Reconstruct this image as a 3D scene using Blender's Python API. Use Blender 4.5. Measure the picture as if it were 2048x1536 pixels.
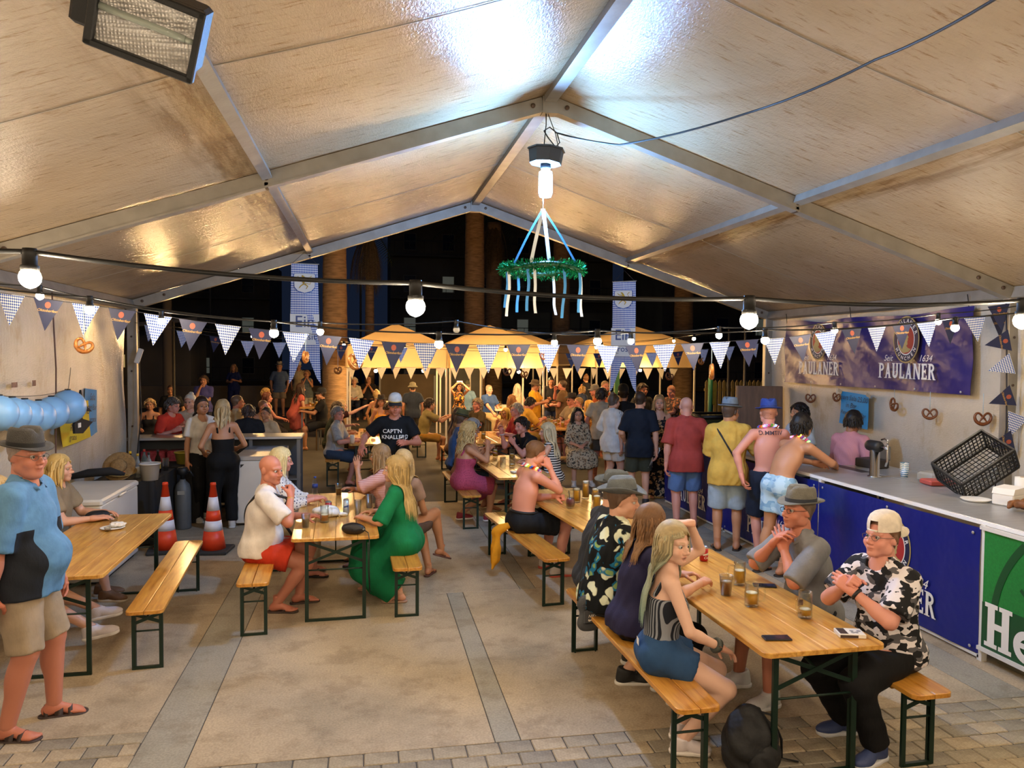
import bpy, bmesh, math, random, time
import numpy as np
from mathutils import Vector, Matrix
T_START = time.time()
for _o in list(bpy.data.objects): bpy.data.objects.remove(_o)
SC = bpy.context.scene
COL = SC.collection
R = math.radians
rng = np.random.default_rng(7)
random.seed(7)

# ------------------------------------------------------------------ camera, world, exposure
def make_camera():
    yaw, pitch, roll = R(10.597), R(-2.244), R(0.424)
    fw = Vector((math.sin(yaw)*math.cos(pitch), math.cos(yaw)*math.cos(pitch), math.sin(pitch)))
    r = Vector((math.cos(yaw), -math.sin(yaw), 0)); u = r.cross(fw)
    r2 = r*math.cos(roll)+u*math.sin(roll); u2 = -r*math.sin(roll)+u*math.cos(roll)
    cd = bpy.data.cameras.new('camera'); cd.sensor_width = 36; cd.lens = 1538/2048*36
    cd.clip_start = 0.05; cd.clip_end = 400
    co = bpy.data.objects.new('camera', cd); COL.objects.link(co)
    m = Matrix((r2, u2, -fw)).transposed().to_4x4(); m.translation = (0, 0, 2.39)
    co.matrix_world = m
    SC.camera = co
make_camera()
W = bpy.data.worlds.new('night_sky'); SC.world = W; W.use_nodes = True
W.node_tree.nodes['Background'].inputs[0].default_value = (0.010, 0.016, 0.035, 1)
W.node_tree.nodes['Background'].inputs[1].default_value = 0.6
SC.view_settings.view_transform = 'Standard'; SC.view_settings.look = 'None'
SC.view_settings.exposure = 0.0; SC.view_settings.gamma = 1.0
SC.view_settings.use_curve_mapping = False
cy = SC.cycles; cy.max_bounces = 6; cy.diffuse_bounces = 3; cy.glossy_bounces = 2; cy.transmission_bounces = 5; cy.transparent_max_bounces = 12
cy.caustics_reflective = False; cy.caustics_refractive = False; cy.sample_clamp_indirect = 6.0
WARM = (1.0, 0.80, 0.56); AMBER = (1.0, 0.60, 0.24); COLD = (0.20, 0.48, 1.0)
BULB_W, BACK_W, LAMP_W = 720.0, 1700.0, 1400.0      # emission strengths of the festoon bulbs, the rear bulbs, the cold lamp
# ------------------------------------------------------------------ mesh helpers
def npmesh(name, V, quads=None, tris=None, col=None, mi=None, smooth=True):
    me = bpy.data.meshes.new(name)
    V = np.asarray(V, np.float32)
    q = np.zeros((0, 4), np.int32) if quads is None else np.asarray(quads, np.int32).reshape(-1, 4)
    t = np.zeros((0, 3), np.int32) if tris is None else np.asarray(tris, np.int32).reshape(-1, 3)
    me.vertices.add(len(V)); me.vertices.foreach_set('co', V.ravel())
    loops = np.concatenate([q.ravel(), t.ravel()])
    me.loops.add(len(loops)); me.loops.foreach_set('vertex_index', loops)
    n = len(q)+len(t)
    me.polygons.add(n)
    st = np.concatenate([np.arange(len(q))*4, len(q)*4+np.arange(len(t))*3]).astype(np.int32)
    me.polygons.foreach_set('loop_start', st)
    if mi is not None: me.polygons.foreach_set('material_index', np.asarray(mi, np.int32))
    if smooth: me.polygons.foreach_set('use_smooth', np.ones(n, bool))
    if col is not None:
        a = me.color_attributes.new('Col', 'FLOAT_COLOR', 'POINT')
        c = np.ones((len(V), 4), np.float32); c[:, :3] = col
        a.data.foreach_set('color', c.ravel())
    me.update(calc_edges=True)
    return me

def link(name, me, mats=None, parent=None, loc=None, rotz=None):
    o = bpy.data.objects.new(name, me); COL.objects.link(o)
    if me is not None and mats is not None and len(me.materials) == 0:
        for m in (mats if isinstance(mats, (list, tuple)) else [mats]): me.materials.append(m)
    if parent is not None: o.parent = parent
    if loc is not None: o.location = loc
    if rotz is not None: o.rotation_euler = (0, 0, rotz)
    return o

def tag(o, label=None, cat=None, group=None, kind=None):
    if label: o['label'] = label
    if cat: o['category'] = cat
    if group: o['group'] = group
    if kind: o['kind'] = kind
    return o

def empty(name, loc=(0, 0, 0), rotz=0, label=None, cat=None, group=None, kind=None):
    o = bpy.data.objects.new(name, None); COL.objects.link(o)
    o.location = loc; o.rotation_euler = (0, 0, rotz); o.empty_display_size = 0.1
    return tag(o, label, cat, group, kind)

def copy_tree(o, parent=None):
    c = o.copy(); COL.objects.link(c); c.parent = parent
    for ch in list(o.children): copy_tree(ch, c)
    return c

class MB:
    """collects simple shapes into one mesh"""
    def __init__(s): s.v = []; s.f = []; s.n = 0; s.sm = []
    def add(s, V, F, smooth=False):
        s.v.extend([tuple(map(float, p)) for p in V]); s.f.extend([tuple(int(i)+s.n for i in f) for f in F])
        s.sm.extend([smooth]*len(F)); s.n += len(V); return s
    def box(s, c, d, rot=None, bev=0.0):
        x, y, z = d[0]/2, d[1]/2, d[2]/2
        if bev <= 0:
            V = np.array([(-x,-y,-z),(x,-y,-z),(x,y,-z),(-x,y,-z),(-x,-y,z),(x,-y,z),(x,y,z),(-x,y,z)])
            F = [(0,3,2,1),(4,5,6,7),(0,1,5,4),(1,2,6,5),(2,3,7,6),(3,0,4,7)]
        else:
            b = min(bev, x*.99, y*.99, z*.99); V = []; F = []
            for zz, ins in ((-z, b), (-z+b, 0), (z-b, 0), (z, b)):
                xi, yi = x-ins, y-ins
                V += [(-xi+b,-yi,zz),(xi-b,-yi,zz),(xi,-yi+b,zz),(xi,yi-b,zz),(xi-b,yi,zz),(-xi+b,yi,zz),(-xi,yi-b,zz),(-xi,-yi+b,zz)]
            for r in range(3):
                for i in range(8):
                    a, c2 = r*8+i, r*8+(i+1) % 8
                    F.append((a, c2, c2+8, a+8))
            F.append(tuple(range(7, -1, -1))); F.append(tuple(range(24, 32)))
            V = np.array(V)
        if rot is not None: V = V @ np.asarray(rot).T
        return s.add(V+np.asarray(c), F)
    def bar(s, a, b, w, h, up=(0, 0, 1)):
        a, b = np.asarray(a, float), np.asarray(b, float); d = b-a; L = np.linalg.norm(d); d /= L
        up = np.asarray(up, float); x = np.cross(d, up)
        if np.linalg.norm(x) < 1e-5: x = np.cross(d, (1, 0, 0))
        x /= np.linalg.norm(x); z = np.cross(x, d)
        return s.box((a+b)/2, (w, L, h), np.stack([x, d, z], 1))
    def tube(s, pts, r, n=8, caps=True, flat=1.0, smooth=True):
        P = np.asarray(pts, float); m = len(P)
        r = np.full(m, r, float) if np.isscalar(r) else np.asarray(r, float)
        T = np.gradient(P, axis=0); T /= np.linalg.norm(T, axis=1)[:, None]+1e-9
        ref = np.array([0, 0, 1.]) if abs(T[0, 2]) < .9 else np.array([1., 0, 0])
        V = []
        x = np.cross(T[0], ref); x /= np.linalg.norm(x)
        for i in range(m):
            x = x-T[i]*(x@T[i]); x /= np.linalg.norm(x)+1e-9; y = np.cross(T[i], x)
            for k in range(n):
                a = 2*math.pi*k/n
                V.append(P[i]+r[i]*(math.cos(a)*x+flat*math.sin(a)*y))
        F = []
        for i in range(m-1):
            for k in range(n):
                k2 = (k+1) % n
                F.append((i*n+k, i*n+k2, (i+1)*n+k2, (i+1)*n+k))
        if caps: F.append(tuple(range(n-1, -1, -1))); F.append(tuple((m-1)*n+k for k in range(n)))
        return s.add(V, F, smooth)
    def lathe(s, prof, c=(0, 0, 0), n=24, sx=1, sy=1, smooth=True, rot=None, caps=True):
        V = []; F = []
        for (r, z) in prof:
            for k in range(n):
                a = 2*math.pi*k/n; V.append((r*math.cos(a)*sx, r*math.sin(a)*sy, z))
        m = len(prof)
        for i in range(m-1):
            for k in range(n):
                k2 = (k+1) % n; F.append((i*n+k, i*n+k2, (i+1)*n+k2, (i+1)*n+k))
        if caps:
            if prof[0][0] > 1e-6: F.append(tuple(range(n-1, -1, -1)))
            if prof[-1][0] > 1e-6: F.append(tuple((m-1)*n+k for k in range(n)))
        V = np.array(V)
        if rot is not None: V = V @ np.asarray(rot).T
        return s.add(V+np.asarray(c), F, smooth)
    def prism(s, poly, y0, y1, plane='xz', M=None):
        """polygon (list of 2d points) extruded; plane xz -> along y, xy -> along z"""
        n = len(poly)
        if plane == 'xz': V = [(x, y0, z) for x, z in poly]+[(x, y1, z) for x, z in poly]
        else: V = [(x, y, y0) for x, y in poly]+[(x, y, y1) for x, y in poly]
        F = [tuple(range(n)), tuple(range(2*n-1, n-1, -1))]+[(i, i+n, (i+1) % n+n, (i+1) % n) for i in range(n)]
        V = np.array(V, float)
        if M is not None: V = V @ np.asarray(M)[:3, :3].T+np.asarray(M)[:3, 3]
        return s.add(V, F)
    def mesh(s, name):
        me = bpy.data.meshes.new(name); me.from_pydata(s.v, [], s.f)
        me.polygons.foreach_set('use_smooth', s.sm); me.update()
        bm = bmesh.new(); bm.from_mesh(me); bmesh.ops.recalc_face_normals(bm, faces=bm.faces); bm.to_mesh(me); bm.free()
        return me
    def build(s, name, mat=None, parent=None, loc=None, rotz=None):
        return link(name, s.mesh(name), mat, parent, loc, rotz)

def rotm(ax, deg):
    return np.array(Matrix.Rotation(R(deg), 3, ax))

# ------------------------------------------------------------------ materials
_MC = {}
def nt(name):
    m = bpy.data.materials.new(name); m.use_nodes = True
    return m, m.node_tree.nodes, m.node_tree.links, m.node_tree.nodes['Principled BSDF']
def lin(c):
    if isinstance(c, str):
        c = c.lstrip('#'); c = tuple(int(c[i:i+2], 16)/255 for i in (0, 2, 4))
        c = tuple((x/12.92 if x <= .04045 else ((x+.055)/1.055)**2.4) for x in c)
    return tuple(c[:3])
def mat(name, c, rough=0.5, metal=0, var=0.0, vs=8.0, bump=0.0, bs=60.0, spec=0.5, trans=0, emit=None, es=0, alpha=1, coat=0, stretch=(1, 1, 1)):
    if name in _MC: return _MC[name]
    c = lin(c); m, N, L, B = nt(name)
    B.inputs['Base Color'].default_value = (*c, 1); B.inputs['Roughness'].default_value = rough
    B.inputs['Metallic'].default_value = metal; B.inputs['Specular IOR Level'].default_value = spec
    B.inputs['Transmission Weight'].default_value = trans; B.inputs['Alpha'].default_value = alpha
    B.inputs['Coat Weight'].default_value = coat
    if trans > .6: B.inputs['IOR'].default_value = 1.13
    if emit: B.inputs['Emission Color'].default_value = (*emit, 1); B.inputs['Emission Strength'].default_value = es
    if var or bump:
        tc = N.new('ShaderNodeTexCoord'); mp = N.new('ShaderNodeMapping'); mp.inputs['Scale'].default_value = stretch
        L.new(tc.outputs['Object'], mp.inputs[0])
    if var:
        n = N.new('ShaderNodeTexNoise'); n.inputs['Scale'].default_value = vs; n.inputs['Detail'].default_value = 2.5
        rp = N.new('ShaderNodeValToRGB'); L.new(mp.outputs[0], n.inputs[0]); L.new(n.outputs[0], rp.inputs[0])
        rp.color_ramp.elements[0].position = .3; rp.color_ramp.elements[1].position = .7
        rp.color_ramp.elements[0].color = (*[x*(1-var) for x in c], 1); rp.color_ramp.elements[1].color = (*[min(1, x*(1+var)) for x in c], 1)
        L.new(rp.outputs[0], B.inputs['Base Color'])
    if bump:
        n = N.new('ShaderNodeTexNoise'); n.inputs['Scale'].default_value = bs; n.inputs['Detail'].default_value = 1.5
        b = N.new('ShaderNodeBump'); b.inputs['Strength'].default_value = bump; b.inputs['Distance'].default_value = .01
        L.new(mp.outputs[0], n.inputs[0]); L.new(n.outputs[0], b.inputs['Height']); L.new(b.outputs[0], B.inputs['Normal'])
    _MC[name] = m
    return m
def emis(name, c, s):
    if name in _MC: return _MC[name]
    m, N, L, B = nt(name); B.inputs['Base Color'].default_value = (.8, .8, .8, 1)
    B.inputs['Emission Color'].default_value = (*lin(c), 1); B.inputs['Emission Strength'].default_value = s
    _MC[name] = m; return m
def ramp(N, L, src, stops, interp='LINEAR'):
    r = N.new('ShaderNodeValToRGB'); cr = r.color_ramp; cr.interpolation = interp
    while len(cr.elements) < len(stops): cr.elements.new(.5)
    for e, (p, c) in zip(cr.elements, stops): e.position = p; e.color = (*lin(c), 1)
    if src is not None: L.new(src, r.inputs[0])
    return r
def noise(N, L, vec, scale, detail=4, rough=.55):
    n = N.new('ShaderNodeTexNoise'); n.inputs['Scale'].default_value = scale; n.inputs['Detail'].default_value = min(detail, 4)
    n.inputs['Roughness'].default_value = rough
    if vec is not None: L.new(vec, n.inputs[0])
    return n
def coords(N, L, scale=(1, 1, 1), kind='Object', rot=(0, 0, 0)):
    tc = N.new('ShaderNodeTexCoord'); mp = N.new('ShaderNodeMapping'); mp.inputs['Scale'].default_value = scale; mp.inputs['Rotation'].default_value = rot
    L.new(tc.outputs[kind], mp.inputs[0]); return mp.outputs[0]
def mixc(N, L, fac, a, b, mode='MIX'):
    m = N.new('ShaderNodeMix'); m.data_type = 'RGBA'; m.blend_type = mode
    for i, v in ((0, fac), (6, a), (7, b)):
        if hasattr(v, 'node'): L.new(v, m.inputs[i])
        elif i == 0: m.inputs[0].default_value = v
        else: m.inputs[i].default_value = (*lin(v), 1)
    return m.outputs[2]
def addbump(N, L, B, h, strength=.3, dist=.01):
    b = N.new('ShaderNodeBump'); b.inputs['Strength'].default_value = strength; b.inputs['Distance'].default_value = dist
    L.new(h, b.inputs['Height']); L.new(b.outputs[0], B.inputs['Normal'])
def attrmat(name, rough=.5, spec=.4, sheen=0, bump=0, bs=200, sss=0):
    if name in _MC: return _MC[name]
    m, N, L, B = nt(name); a = N.new('ShaderNodeVertexColor'); a.layer_name = 'Col'
    L.new(a.outputs[0], B.inputs['Base Color']); B.inputs['Roughness'].default_value = rough; B.inputs['Specular IOR Level'].default_value = spec
    if bump:
        n = noise(N, L, coords(N, L), bs, 3); addbump(N, L, B, n.outputs[0], bump, .004)
    _MC[name] = m; return m
# ------------------------------------------------------------------ tent shell and floor
X0, HE, HR, SL = 1.6365, 3.06, 4.70, (4.70-3.06)/5
XL, XR = X0-5, X0+5
def m_pvc(name, c, st=(1.0, 6.0, 1.0), lo=(.62, .50, .36)):
    m, N, L, B = nt(name); v = coords(N, L); vs = coords(N, L, st)
    n1 = noise(N, L, vs, 5.0, 8, .7); n2 = noise(N, L, v, .9, 4); c = lin(c)
    r1 = ramp(N, L, n1.outputs[0], [(.30, tuple(x*y for x, y in zip(c, lo))), (.43, tuple(x*.96 for x in c)), (.62, c)])
    r2 = ramp(N, L, n2.outputs[0], [(.35, (.82, .78, .70)), (.65, (1, 1, 1))])
    out = mixc(N, L, 1.0, r1.outputs[0], r2.outputs[0], 'MULTIPLY')
    if name == 'roof_pvc':       # brown water stains beside the purlins and the ridge
        sp = N.new('ShaderNodeSeparateXYZ'); L.new(v, sp.inputs[0]); ab = N.new('ShaderNodeMath'); ab.operation = 'ABSOLUTE'; L.new(sp.outputs[0], ab.inputs[0])
        st_ = ramp(N, L, None, [(0, (.2, .2, .2)), (.02, (.25, .25, .25)), (.05, (0, 0, 0)), (.42, (0, 0, 0)), (.515, (.15, .15, .15)), (.525, (1, 1, 1)), (.56, (.8, .8, .8)), (.60, (0, 0, 0)), (1, (0, 0, 0))])
        dv = N.new('ShaderNodeMath'); dv.operation = 'DIVIDE'; dv.inputs[1].default_value = 5.0; L.new(ab.outputs[0], dv.inputs[0]); L.new(dv.outputs[0], st_.inputs[0])
        sn = ramp(N, L, noise(N, L, coords(N, L, (5, .5, 5)), 1.6, 4, .7).outputs[0], [(.42, (0, 0, 0)), (.62, (1, 1, 1))]); mu = mixc(N, L, 1.0, st_.outputs[0], sn.outputs[0], 'MULTIPLY')
        out = mixc(N, L, mu, out, '#6e5330')
    L.new(out, B.inputs['Base Color'])
    B.inputs['Roughness'].default_value = .2; B.inputs['Specular IOR Level'].default_value = .45
    n3 = noise(N, L, coords(N, L, (2.2, 1, 2.2)), 26, 6, .65); n4 = noise(N, L, coords(N, L, (.7, 2, .7)), 9, 4, .6)
    ad = N.new('ShaderNodeMath'); ad.operation = 'ADD'; L.new(n3.outputs[0], ad.inputs[0]); L.new(n4.outputs[0], ad.inputs[1])
    addbump(N, L, B, ad.outputs[0], .5, .012)
    return m
M_ROOF = m_pvc('roof_pvc', '#b09c80'); M_WALLPVC = m_pvc('wall_pvc', '#cfc6b6', (.5, .5, .3), (.84, .78, .68))
M_ALU = mat('aluminium', '#8f8a81', .42, .35, var=.12, vs=6, bump=.1, bs=40); M_BOLT = mat('bolt', '#5a4a3e', .5, .6)
M_SEAM = mat('roof_seam', '#8d8270', .5)
FR_Y = (12.0, 7.0, 2.0, -3.0)
ceil = empty('ceiling', (X0, 4.5, 0), kind='structure')
def roofz(dx): return HR-SL*abs(dx)
for b in range(3):
    y1, y0 = FR_Y[b], FR_Y[b+1]
    for sg in (-1, 1):
        for hf in range(2):
            ya, yb = y0+(y1-y0)*hf/2, y0+(y1-y0)*(hf+1)/2
            nx, ny = 20, 8; V = []; F = []
            for t in (0, .006):
                for i in range(nx+1):
                    for j in range(ny+1):
                        dx = sg*5.12*i/nx; yy = ya+(yb-ya)*j/ny
                        sag = .035*math.sin(math.pi*(yy-y0)/(y1-y0))*math.sin(math.pi*min(1, i/nx*2 % 1))
                        V.append((dx, yy-4.5, roofz(dx)+.072-sag+t))
            k = (nx+1)*(ny+1)
            for i in range(nx):
                for j in range(ny):
                    a = i*(ny+1)+j; q = (a, a+1, a+ny+2, a+ny+1); F.append(q); F.append(tuple(k+z for z in reversed(q)))
            MB().add(V, F, True).build('roof_panel', M_ROOF, ceil)
        ym = (y0+y1)/2
        MB().tube([(sg*5.1*i/20, ym-4.5, roofz(5.1*i/20)+.066-.035*math.sin(math.pi*min(1, i/20*2 % 1))) for i in range(21)], .006, 5, flat=.4).build('seam', M_SEAM, ceil)
def beam(a, b, w, h, name, par, up=(0, 0, 1)):
    o = MB().bar(a, b, w, h, up).bar(np.array(a)-(0, 0, h*.56), np.array(b)-(0, 0, h*.56), w*1.18, h*.14, up).build(name, M_ALU, par); return o
for fy in FR_Y:
    for sg in (-1, 1):
        o = beam((sg*.06, fy-4.5, HR-.02), (sg*5.0, fy-4.5, HE), .09, .12, 'rafter', ceil)
        for d in (.16, 2.5, 4.55, 4.85):
            MB().lathe([(0, 0), (.021, 0), (.021, .014), (.012, .018), (0, .018)], n=10, rot=rotm('X', 90), c=(sg*d, fy-4.545, HR-SL*d+.005)).build('bolt', M_BOLT, o)
        pst = MB().box((0, 0, HE/2-.02), (.13, .10, HE-.0), bev=.008).box((0, 0, .01), (.26, .2, .02)).build('trim_%d' % (1+FR_Y.index(fy)*2+(sg > 0)), M_ALU, None, (X0+sg*5, fy, 0)); pst['kind'] = 'structure'
        for zz in (2.6, 2.1, 1.3): MB().lathe([(0, 0), (.014, 0), (.014, .008), (0, .01)], n=8, rot=rotm('X', 90), c=(.0, -.05, zz)).build('bolt', M_BOLT, pst)
    MB().box((0, fy-4.5, HR-.03), (.14, .12, .15)).build('ridge_bracket', M_ALU, ceil)
for i in range(3):
    for dx, nm in ((0, 'ridge_beam'), (-2.5, 'purlin'), (2.5, 'purlin'), (-5, 'eave_beam'), (5, 'eave_beam')):
        zz = roofz(dx)+(.03 if abs(dx) < 4 else .0); ang = 0 if dx == 0 else -math.copysign(math.degrees(math.atan(SL)), dx)
        up = (math.sin(R(-ang)), 0, math.cos(R(ang)))
        MB().bar((dx, FR_Y[i+1]+.05-4.5, zz), (dx, FR_Y[i]-.05-4.5, zz), .085 if dx else .11, .075 if abs(dx) < 4 else .12, up).build(nm, M_ALU, ceil)
        if dx: MB().box((dx, FR_Y[i]-4.5, zz-.085), (.03, .09, .05)).build('clamp', M_BOLT, ceil)
def pvc_wall(name, a, b, z1, fold, seed, gable=False):
    a, b = np.array(a), np.array(b); n = int(np.linalg.norm(b-a)/.06); m = 24; d = (b-a)/np.linalg.norm(b-a); nr = np.array([-d[1], d[0]])
    rr = np.random.default_rng(seed); ph = rr.uniform(0, 6, 8); V = []; F = []
    for t in (0, .012):
        for i in range(n+1):
            for j in range(m+1):
                u, w = i/n*np.linalg.norm(b-a), j/m*z1
                o = fold*(math.sin(u*2.1+ph[0]+w*.8)*.5+math.sin(u*5.3+ph[1]-w*1.7)*.3+math.sin(u*9+ph[2]+w*2.5)*.18+.35*math.sin(w*4.2+ph[3]+u))
                p = a+d*u+nr*(o+t); V.append((p[0], p[1], .02+w))
    k = (n+1)*(m+1)
    for i in range(n):
        for j in range(m):
            q0 = i*(m+1)+j; q = (q0, q0+1, q0+m+2, q0+m+1); F.append(q); F.append(tuple(k+z for z in reversed(q)))
    o = MB().add(V, F, True).build(name, M_WALLPVC); o['kind'] = 'structure'; return o
wl = pvc_wall('wall_left', (XL-.10, -3), (XL-.10, 12), HE+.02, .028, 3)
wr_ = pvc_wall('wall_right', (XR+.05, 12), (XR+.05, -3), HE+.02, .030, 4)
for y_, z_, a_, b_ in ((7.62, 2.42, .05, .30), (7.95, 2.42, .05, .26), (7.72, 2.58, .10, .06), (7.86, 2.60, .04, .10), (7.6, 2.05, .10, .05), (8.3, 2.05, .12, .05), (8.75, 2.05, .08, .06)):
    MB().box((XL-.045, y_, z_), (.004, a_, b_)).build('tape_residue', mat('tape_brown', '#8a6650', .8, var=.3, vs=30), wl)
wb = pvc_wall('wall_back', (XR, -3.1), (XL, -3.1), HE, .02, 5)
MB().prism([(-5, HE), (5, HE), (0, HR)], -.01, .01).build('gable_panel', M_WALLPVC, wb).location = (X0, -3.1, 0)

# ground and floor
M_ASPH = mat('night_paving', '#4a4743', .8, var=.25, vs=1.3, bump=.2, bs=30)
g = MB().box((0, 40, -.055), (160, 140, .1)).build('ground', M_ASPH); g['kind'] = 'structure'
def m_conc(name, c1, c2, c3):
    m, N, L, B = nt(name); v = coords(N, L)
    a = noise(N, L, v, 1.1, 6, .6); b = noise(N, L, v, 70, 3); d = noise(N, L, v, 3.2, 8, .7)
    r = ramp(N, L, a.outputs[0], [(.32, c1), (.5, c2), (.66, c3)])
    r2 = ramp(N, L, b.outputs[0], [(.35, (.80, .80, .80)), (.65, (1.08, 1.08, 1.08))]); r3 = ramp(N, L, d.outputs[0], [(.36, (.72, .69, .66)), (.5, (1, 1, 1))])
    x = mixc(N, L, 1, r.outputs[0], r2.outputs[0], 'MULTIPLY'); L.new(mixc(N, L, .8, x, r3.outputs[0], 'MULTIPLY'), B.inputs['Base Color'])
    B.inputs['Roughness'].default_value = .62; addbump(N, L, B, b.outputs[0], .25, .004); return m
M_CONC = m_conc('concrete', '#968872', '#ac9b82', '#b8a68a'); M_STRIP = m_conc('concrete_strip', '#8a8478', '#989284', '#a29b8c')
M_COB = [m_conc('paver_%d' % i, *c) for i, c in enumerate((('#8d8371', '#9c907b', '#a89a82'), ('#7f776a', '#8d8474', '#988e7c'), ('#a09078', '#ac9c82', '#b7a68b')))]
floor = MB().box((X0, 4.6, -.012), (10.6, 15.4, .012)).build('floor', mat('joint_sand', '#57514a', .9, var=.2, vs=12, bump=.3, bs=80)); floor['kind'] = 'structure'
def slab(x0, x1, y0, y1, m=None, g_=.006):
    MB().box(((x0+x1)/2, (y0+y1)/2, -.003), (x1-x0-g_, y1-y0-g_, .006), bev=.0025).build('slab', m or M_CONC, floor)
for (y0, y1) in ((4.58, 7.58), (7.58, 10.4), (10.4, 12.35)):
    yl = 5.08 if y0 < 5 else y0
    slab(XL-.2, -1.36, yl, y1); 
    xs = .77 if y0 < 7 else 1.52
    slab(-1.04, xs, y0, y1); slab(xs, xs+.16, y0, y1, M_STRIP); slab(xs+.16, 4.3, y0, y1); slab(4.3, 4.62, y0, y1, M_STRIP); slab(4.62, XR+.2, y0, y1)
slab(-1.36, -1.04, 2.0, 7.58, M_STRIP); slab(-1.36, -1.04, 7.58, 12.35, M_STRIP)
cob = [MB().box((0, 0, -.004), (.196, .134, .012), bev=.005).mesh('paver') for _ in range(3)]
for me_, m_ in zip(cob, M_COB): me_.materials.append(m_)
def pav(x, y, sx=1): link('paver', random.choice(cob), None, floor, (x, y, random.uniform(-.002, .001)), R(random.uniform(-.7, .7))).scale = (sx, 1, 1)
y = 4.51; row = 0
while y > 3.55:
    x = -1.04+.1+(.1 if row % 2 else 0)
    if row % 2: pav(-.988, y, .47)
    while x < 5.35:
        if not (x < -.6 and y < 4.3): pav(x, y)
        x += .203
    y -= .141; row += 1
y = 5.01; row = 0
while y > 4.5:
    x = -1.46-(.1 if row % 2 else 0)
    if row % 2: pav(-1.412, y, .47)
    while x > -2.7: pav(x, y); x -= .203
    y -= .141; row += 1
slab(XL-.2, XR+.2, -3, 3.48, M_STRIP) if False else None

# ------------------------------------------------------------------ lettering
_TX = {}
def text_mesh(s, size=1.0, off=0.0, shear=0.0, ext=.0, spacing=1.0):
    key = (s, size, off, shear, ext, spacing)
    if key in _TX: return _TX[key]
    cu = bpy.data.curves.new('lettering', 'FONT'); cu.body = s; cu.size = size; cu.offset = off; cu.shear = shear; cu.extrude = ext
    cu.align_x = 'CENTER'; cu.align_y = 'CENTER'; cu.space_character = spacing; cu.resolution_u = 3
    ob = bpy.data.objects.new('lettering', cu); COL.objects.link(ob)
    me = bpy.data.meshes.new_from_object(ob.evaluated_get(bpy.context.evaluated_depsgraph_get())); bpy.data.objects.remove(ob); bpy.data.curves.remove(cu)
    co = np.array([v.co[:] for v in me.vertices]) if len(me.vertices) else np.zeros((0, 3))
    me2 = (co, [tuple(p.vertices) for p in me.polygons]); bpy.data.meshes.remove(me); _TX[key] = me2; return me2
def put_text(m, s, x, z, size, y=0.0, off=0, shear=0, rot=0, sx=1.0, spacing=1.0):
    """adds flat lettering in the xz plane (facing -y) to an MB"""
    co, F = text_mesh(s, 1.0, off, shear, .0, spacing)
    if len(co) == 0: return m
    a = R(rot); px, pz = co[:, 0]*size*sx, co[:, 1]*size
    V = np.stack([x+px*math.cos(a)-pz*math.sin(a), np.full(len(co), y), z+px*math.sin(a)+pz*math.cos(a)], 1)
    return m.add(V, F)
def ring_pts(c, r0, r1, a0, a1, n=14, sx=1.0):
    A = np.linspace(R(a0), R(a1), n)
    return [[(c[0]+r1*math.cos(A[i])*sx, c[1]+r1*math.sin(A[i])), (c[0]+r1*math.cos(A[i+1])*sx, c[1]+r1*math.sin(A[i+1])), (c[0]+r0*math.cos(A[i+1])*sx, c[1]+r0*math.sin(A[i+1])), (c[0]+r0*math.cos(A[i])*sx, c[1]+r0*math.sin(A[i]))] for i in range(n-1)]
def rect(x0, z0, x1, z1): return [(x0, z0), (x1, z0), (x1, z1), (x0, z1)]
S_ = .17
def serif(cx, z, w=.34): return rect(cx-w/2, z-.045 if z > .5 else z, cx+w/2, z if z > .5 else z+.045) if True else None
GLY = {
 'P': (.62, [rect(.08, 0, .25, 1), serif(.165, 0), serif(.14, 1.0, .3)]+ring_pts((.30, .73), .13, .27, -90, 90, sx=1.05)+[rect(.25, .46, .31, .60), rect(.25, .86, .31, 1.0)]),
 'A': (.74, [[(.10, 0), (.24, 0), (.44, 1), (.32, 1)], [(.46, 0), (.64, 0), (.44, 1), (.30, 1)], rect(.22, .26, .52, .38), serif(.15, 0, .26), serif(.57, 0, .3)]),
 'U': (.72, [rect(.10, .28, .27, 1), rect(.47, .28, .62, 1), serif(.18, 1.0, .3), serif(.54, 1.0, .28)]+ring_pts((.36, .29), .10, .28, 180, 360, sx=.95)),
 'L': (.58, [rect(.08, 0, .25, 1), serif(.165, 1.0, .32), rect(.04, 0, .54, .13), rect(.46, 0, .54, .28)]),
 'N': (.78, [rect(.10, 0, .22, 1), rect(.56, 0, .68, 1), [(.10, 1), (.28, 1), (.68, 0), (.54, 0)], serif(.16, 0, .26), serif(.62, 1.0, .26), serif(.14, 1.0, .24)]),
 'E': (.60, [rect(.08, 0, .25, 1), rect(.04, 0, .54, .12), rect(.04, .88, .52, 1), rect(.2, .45, .44, .57), rect(.46, 0, .54, .26), rect(.45, .76, .52, 1), rect(.38, .38, .44, .64)]),
 'R': (.70, [rect(.08, 0, .25, 1), serif(.165, 0), serif(.14, 1.0, .3)]+ring_pts((.30, .74), .12, .26, -90, 90, sx=1.05)+[rect(.25, .48, .31, .62), rect(.25, .86, .31, 1.0), [(.30, .52), (.46, .52), (.68, 0), (.50, 0)], serif(.62, 0, .22)]),
 'H': (.84, [rect(.12, 0, .32, 1), rect(.52, 0, .72, 1), rect(.3, .44, .55, .58), rect(.04, 0, .40, .1), rect(.44, 0, .80, .1), rect(.04, .9, .40, 1), rect(.44, .9, .80, 1)]),
 'e': (.66, ring_pts((.34, .34), .17, .35, 20, 325, 24, .95)+[rect(.12, .30, .64, .42)]),
}
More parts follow.
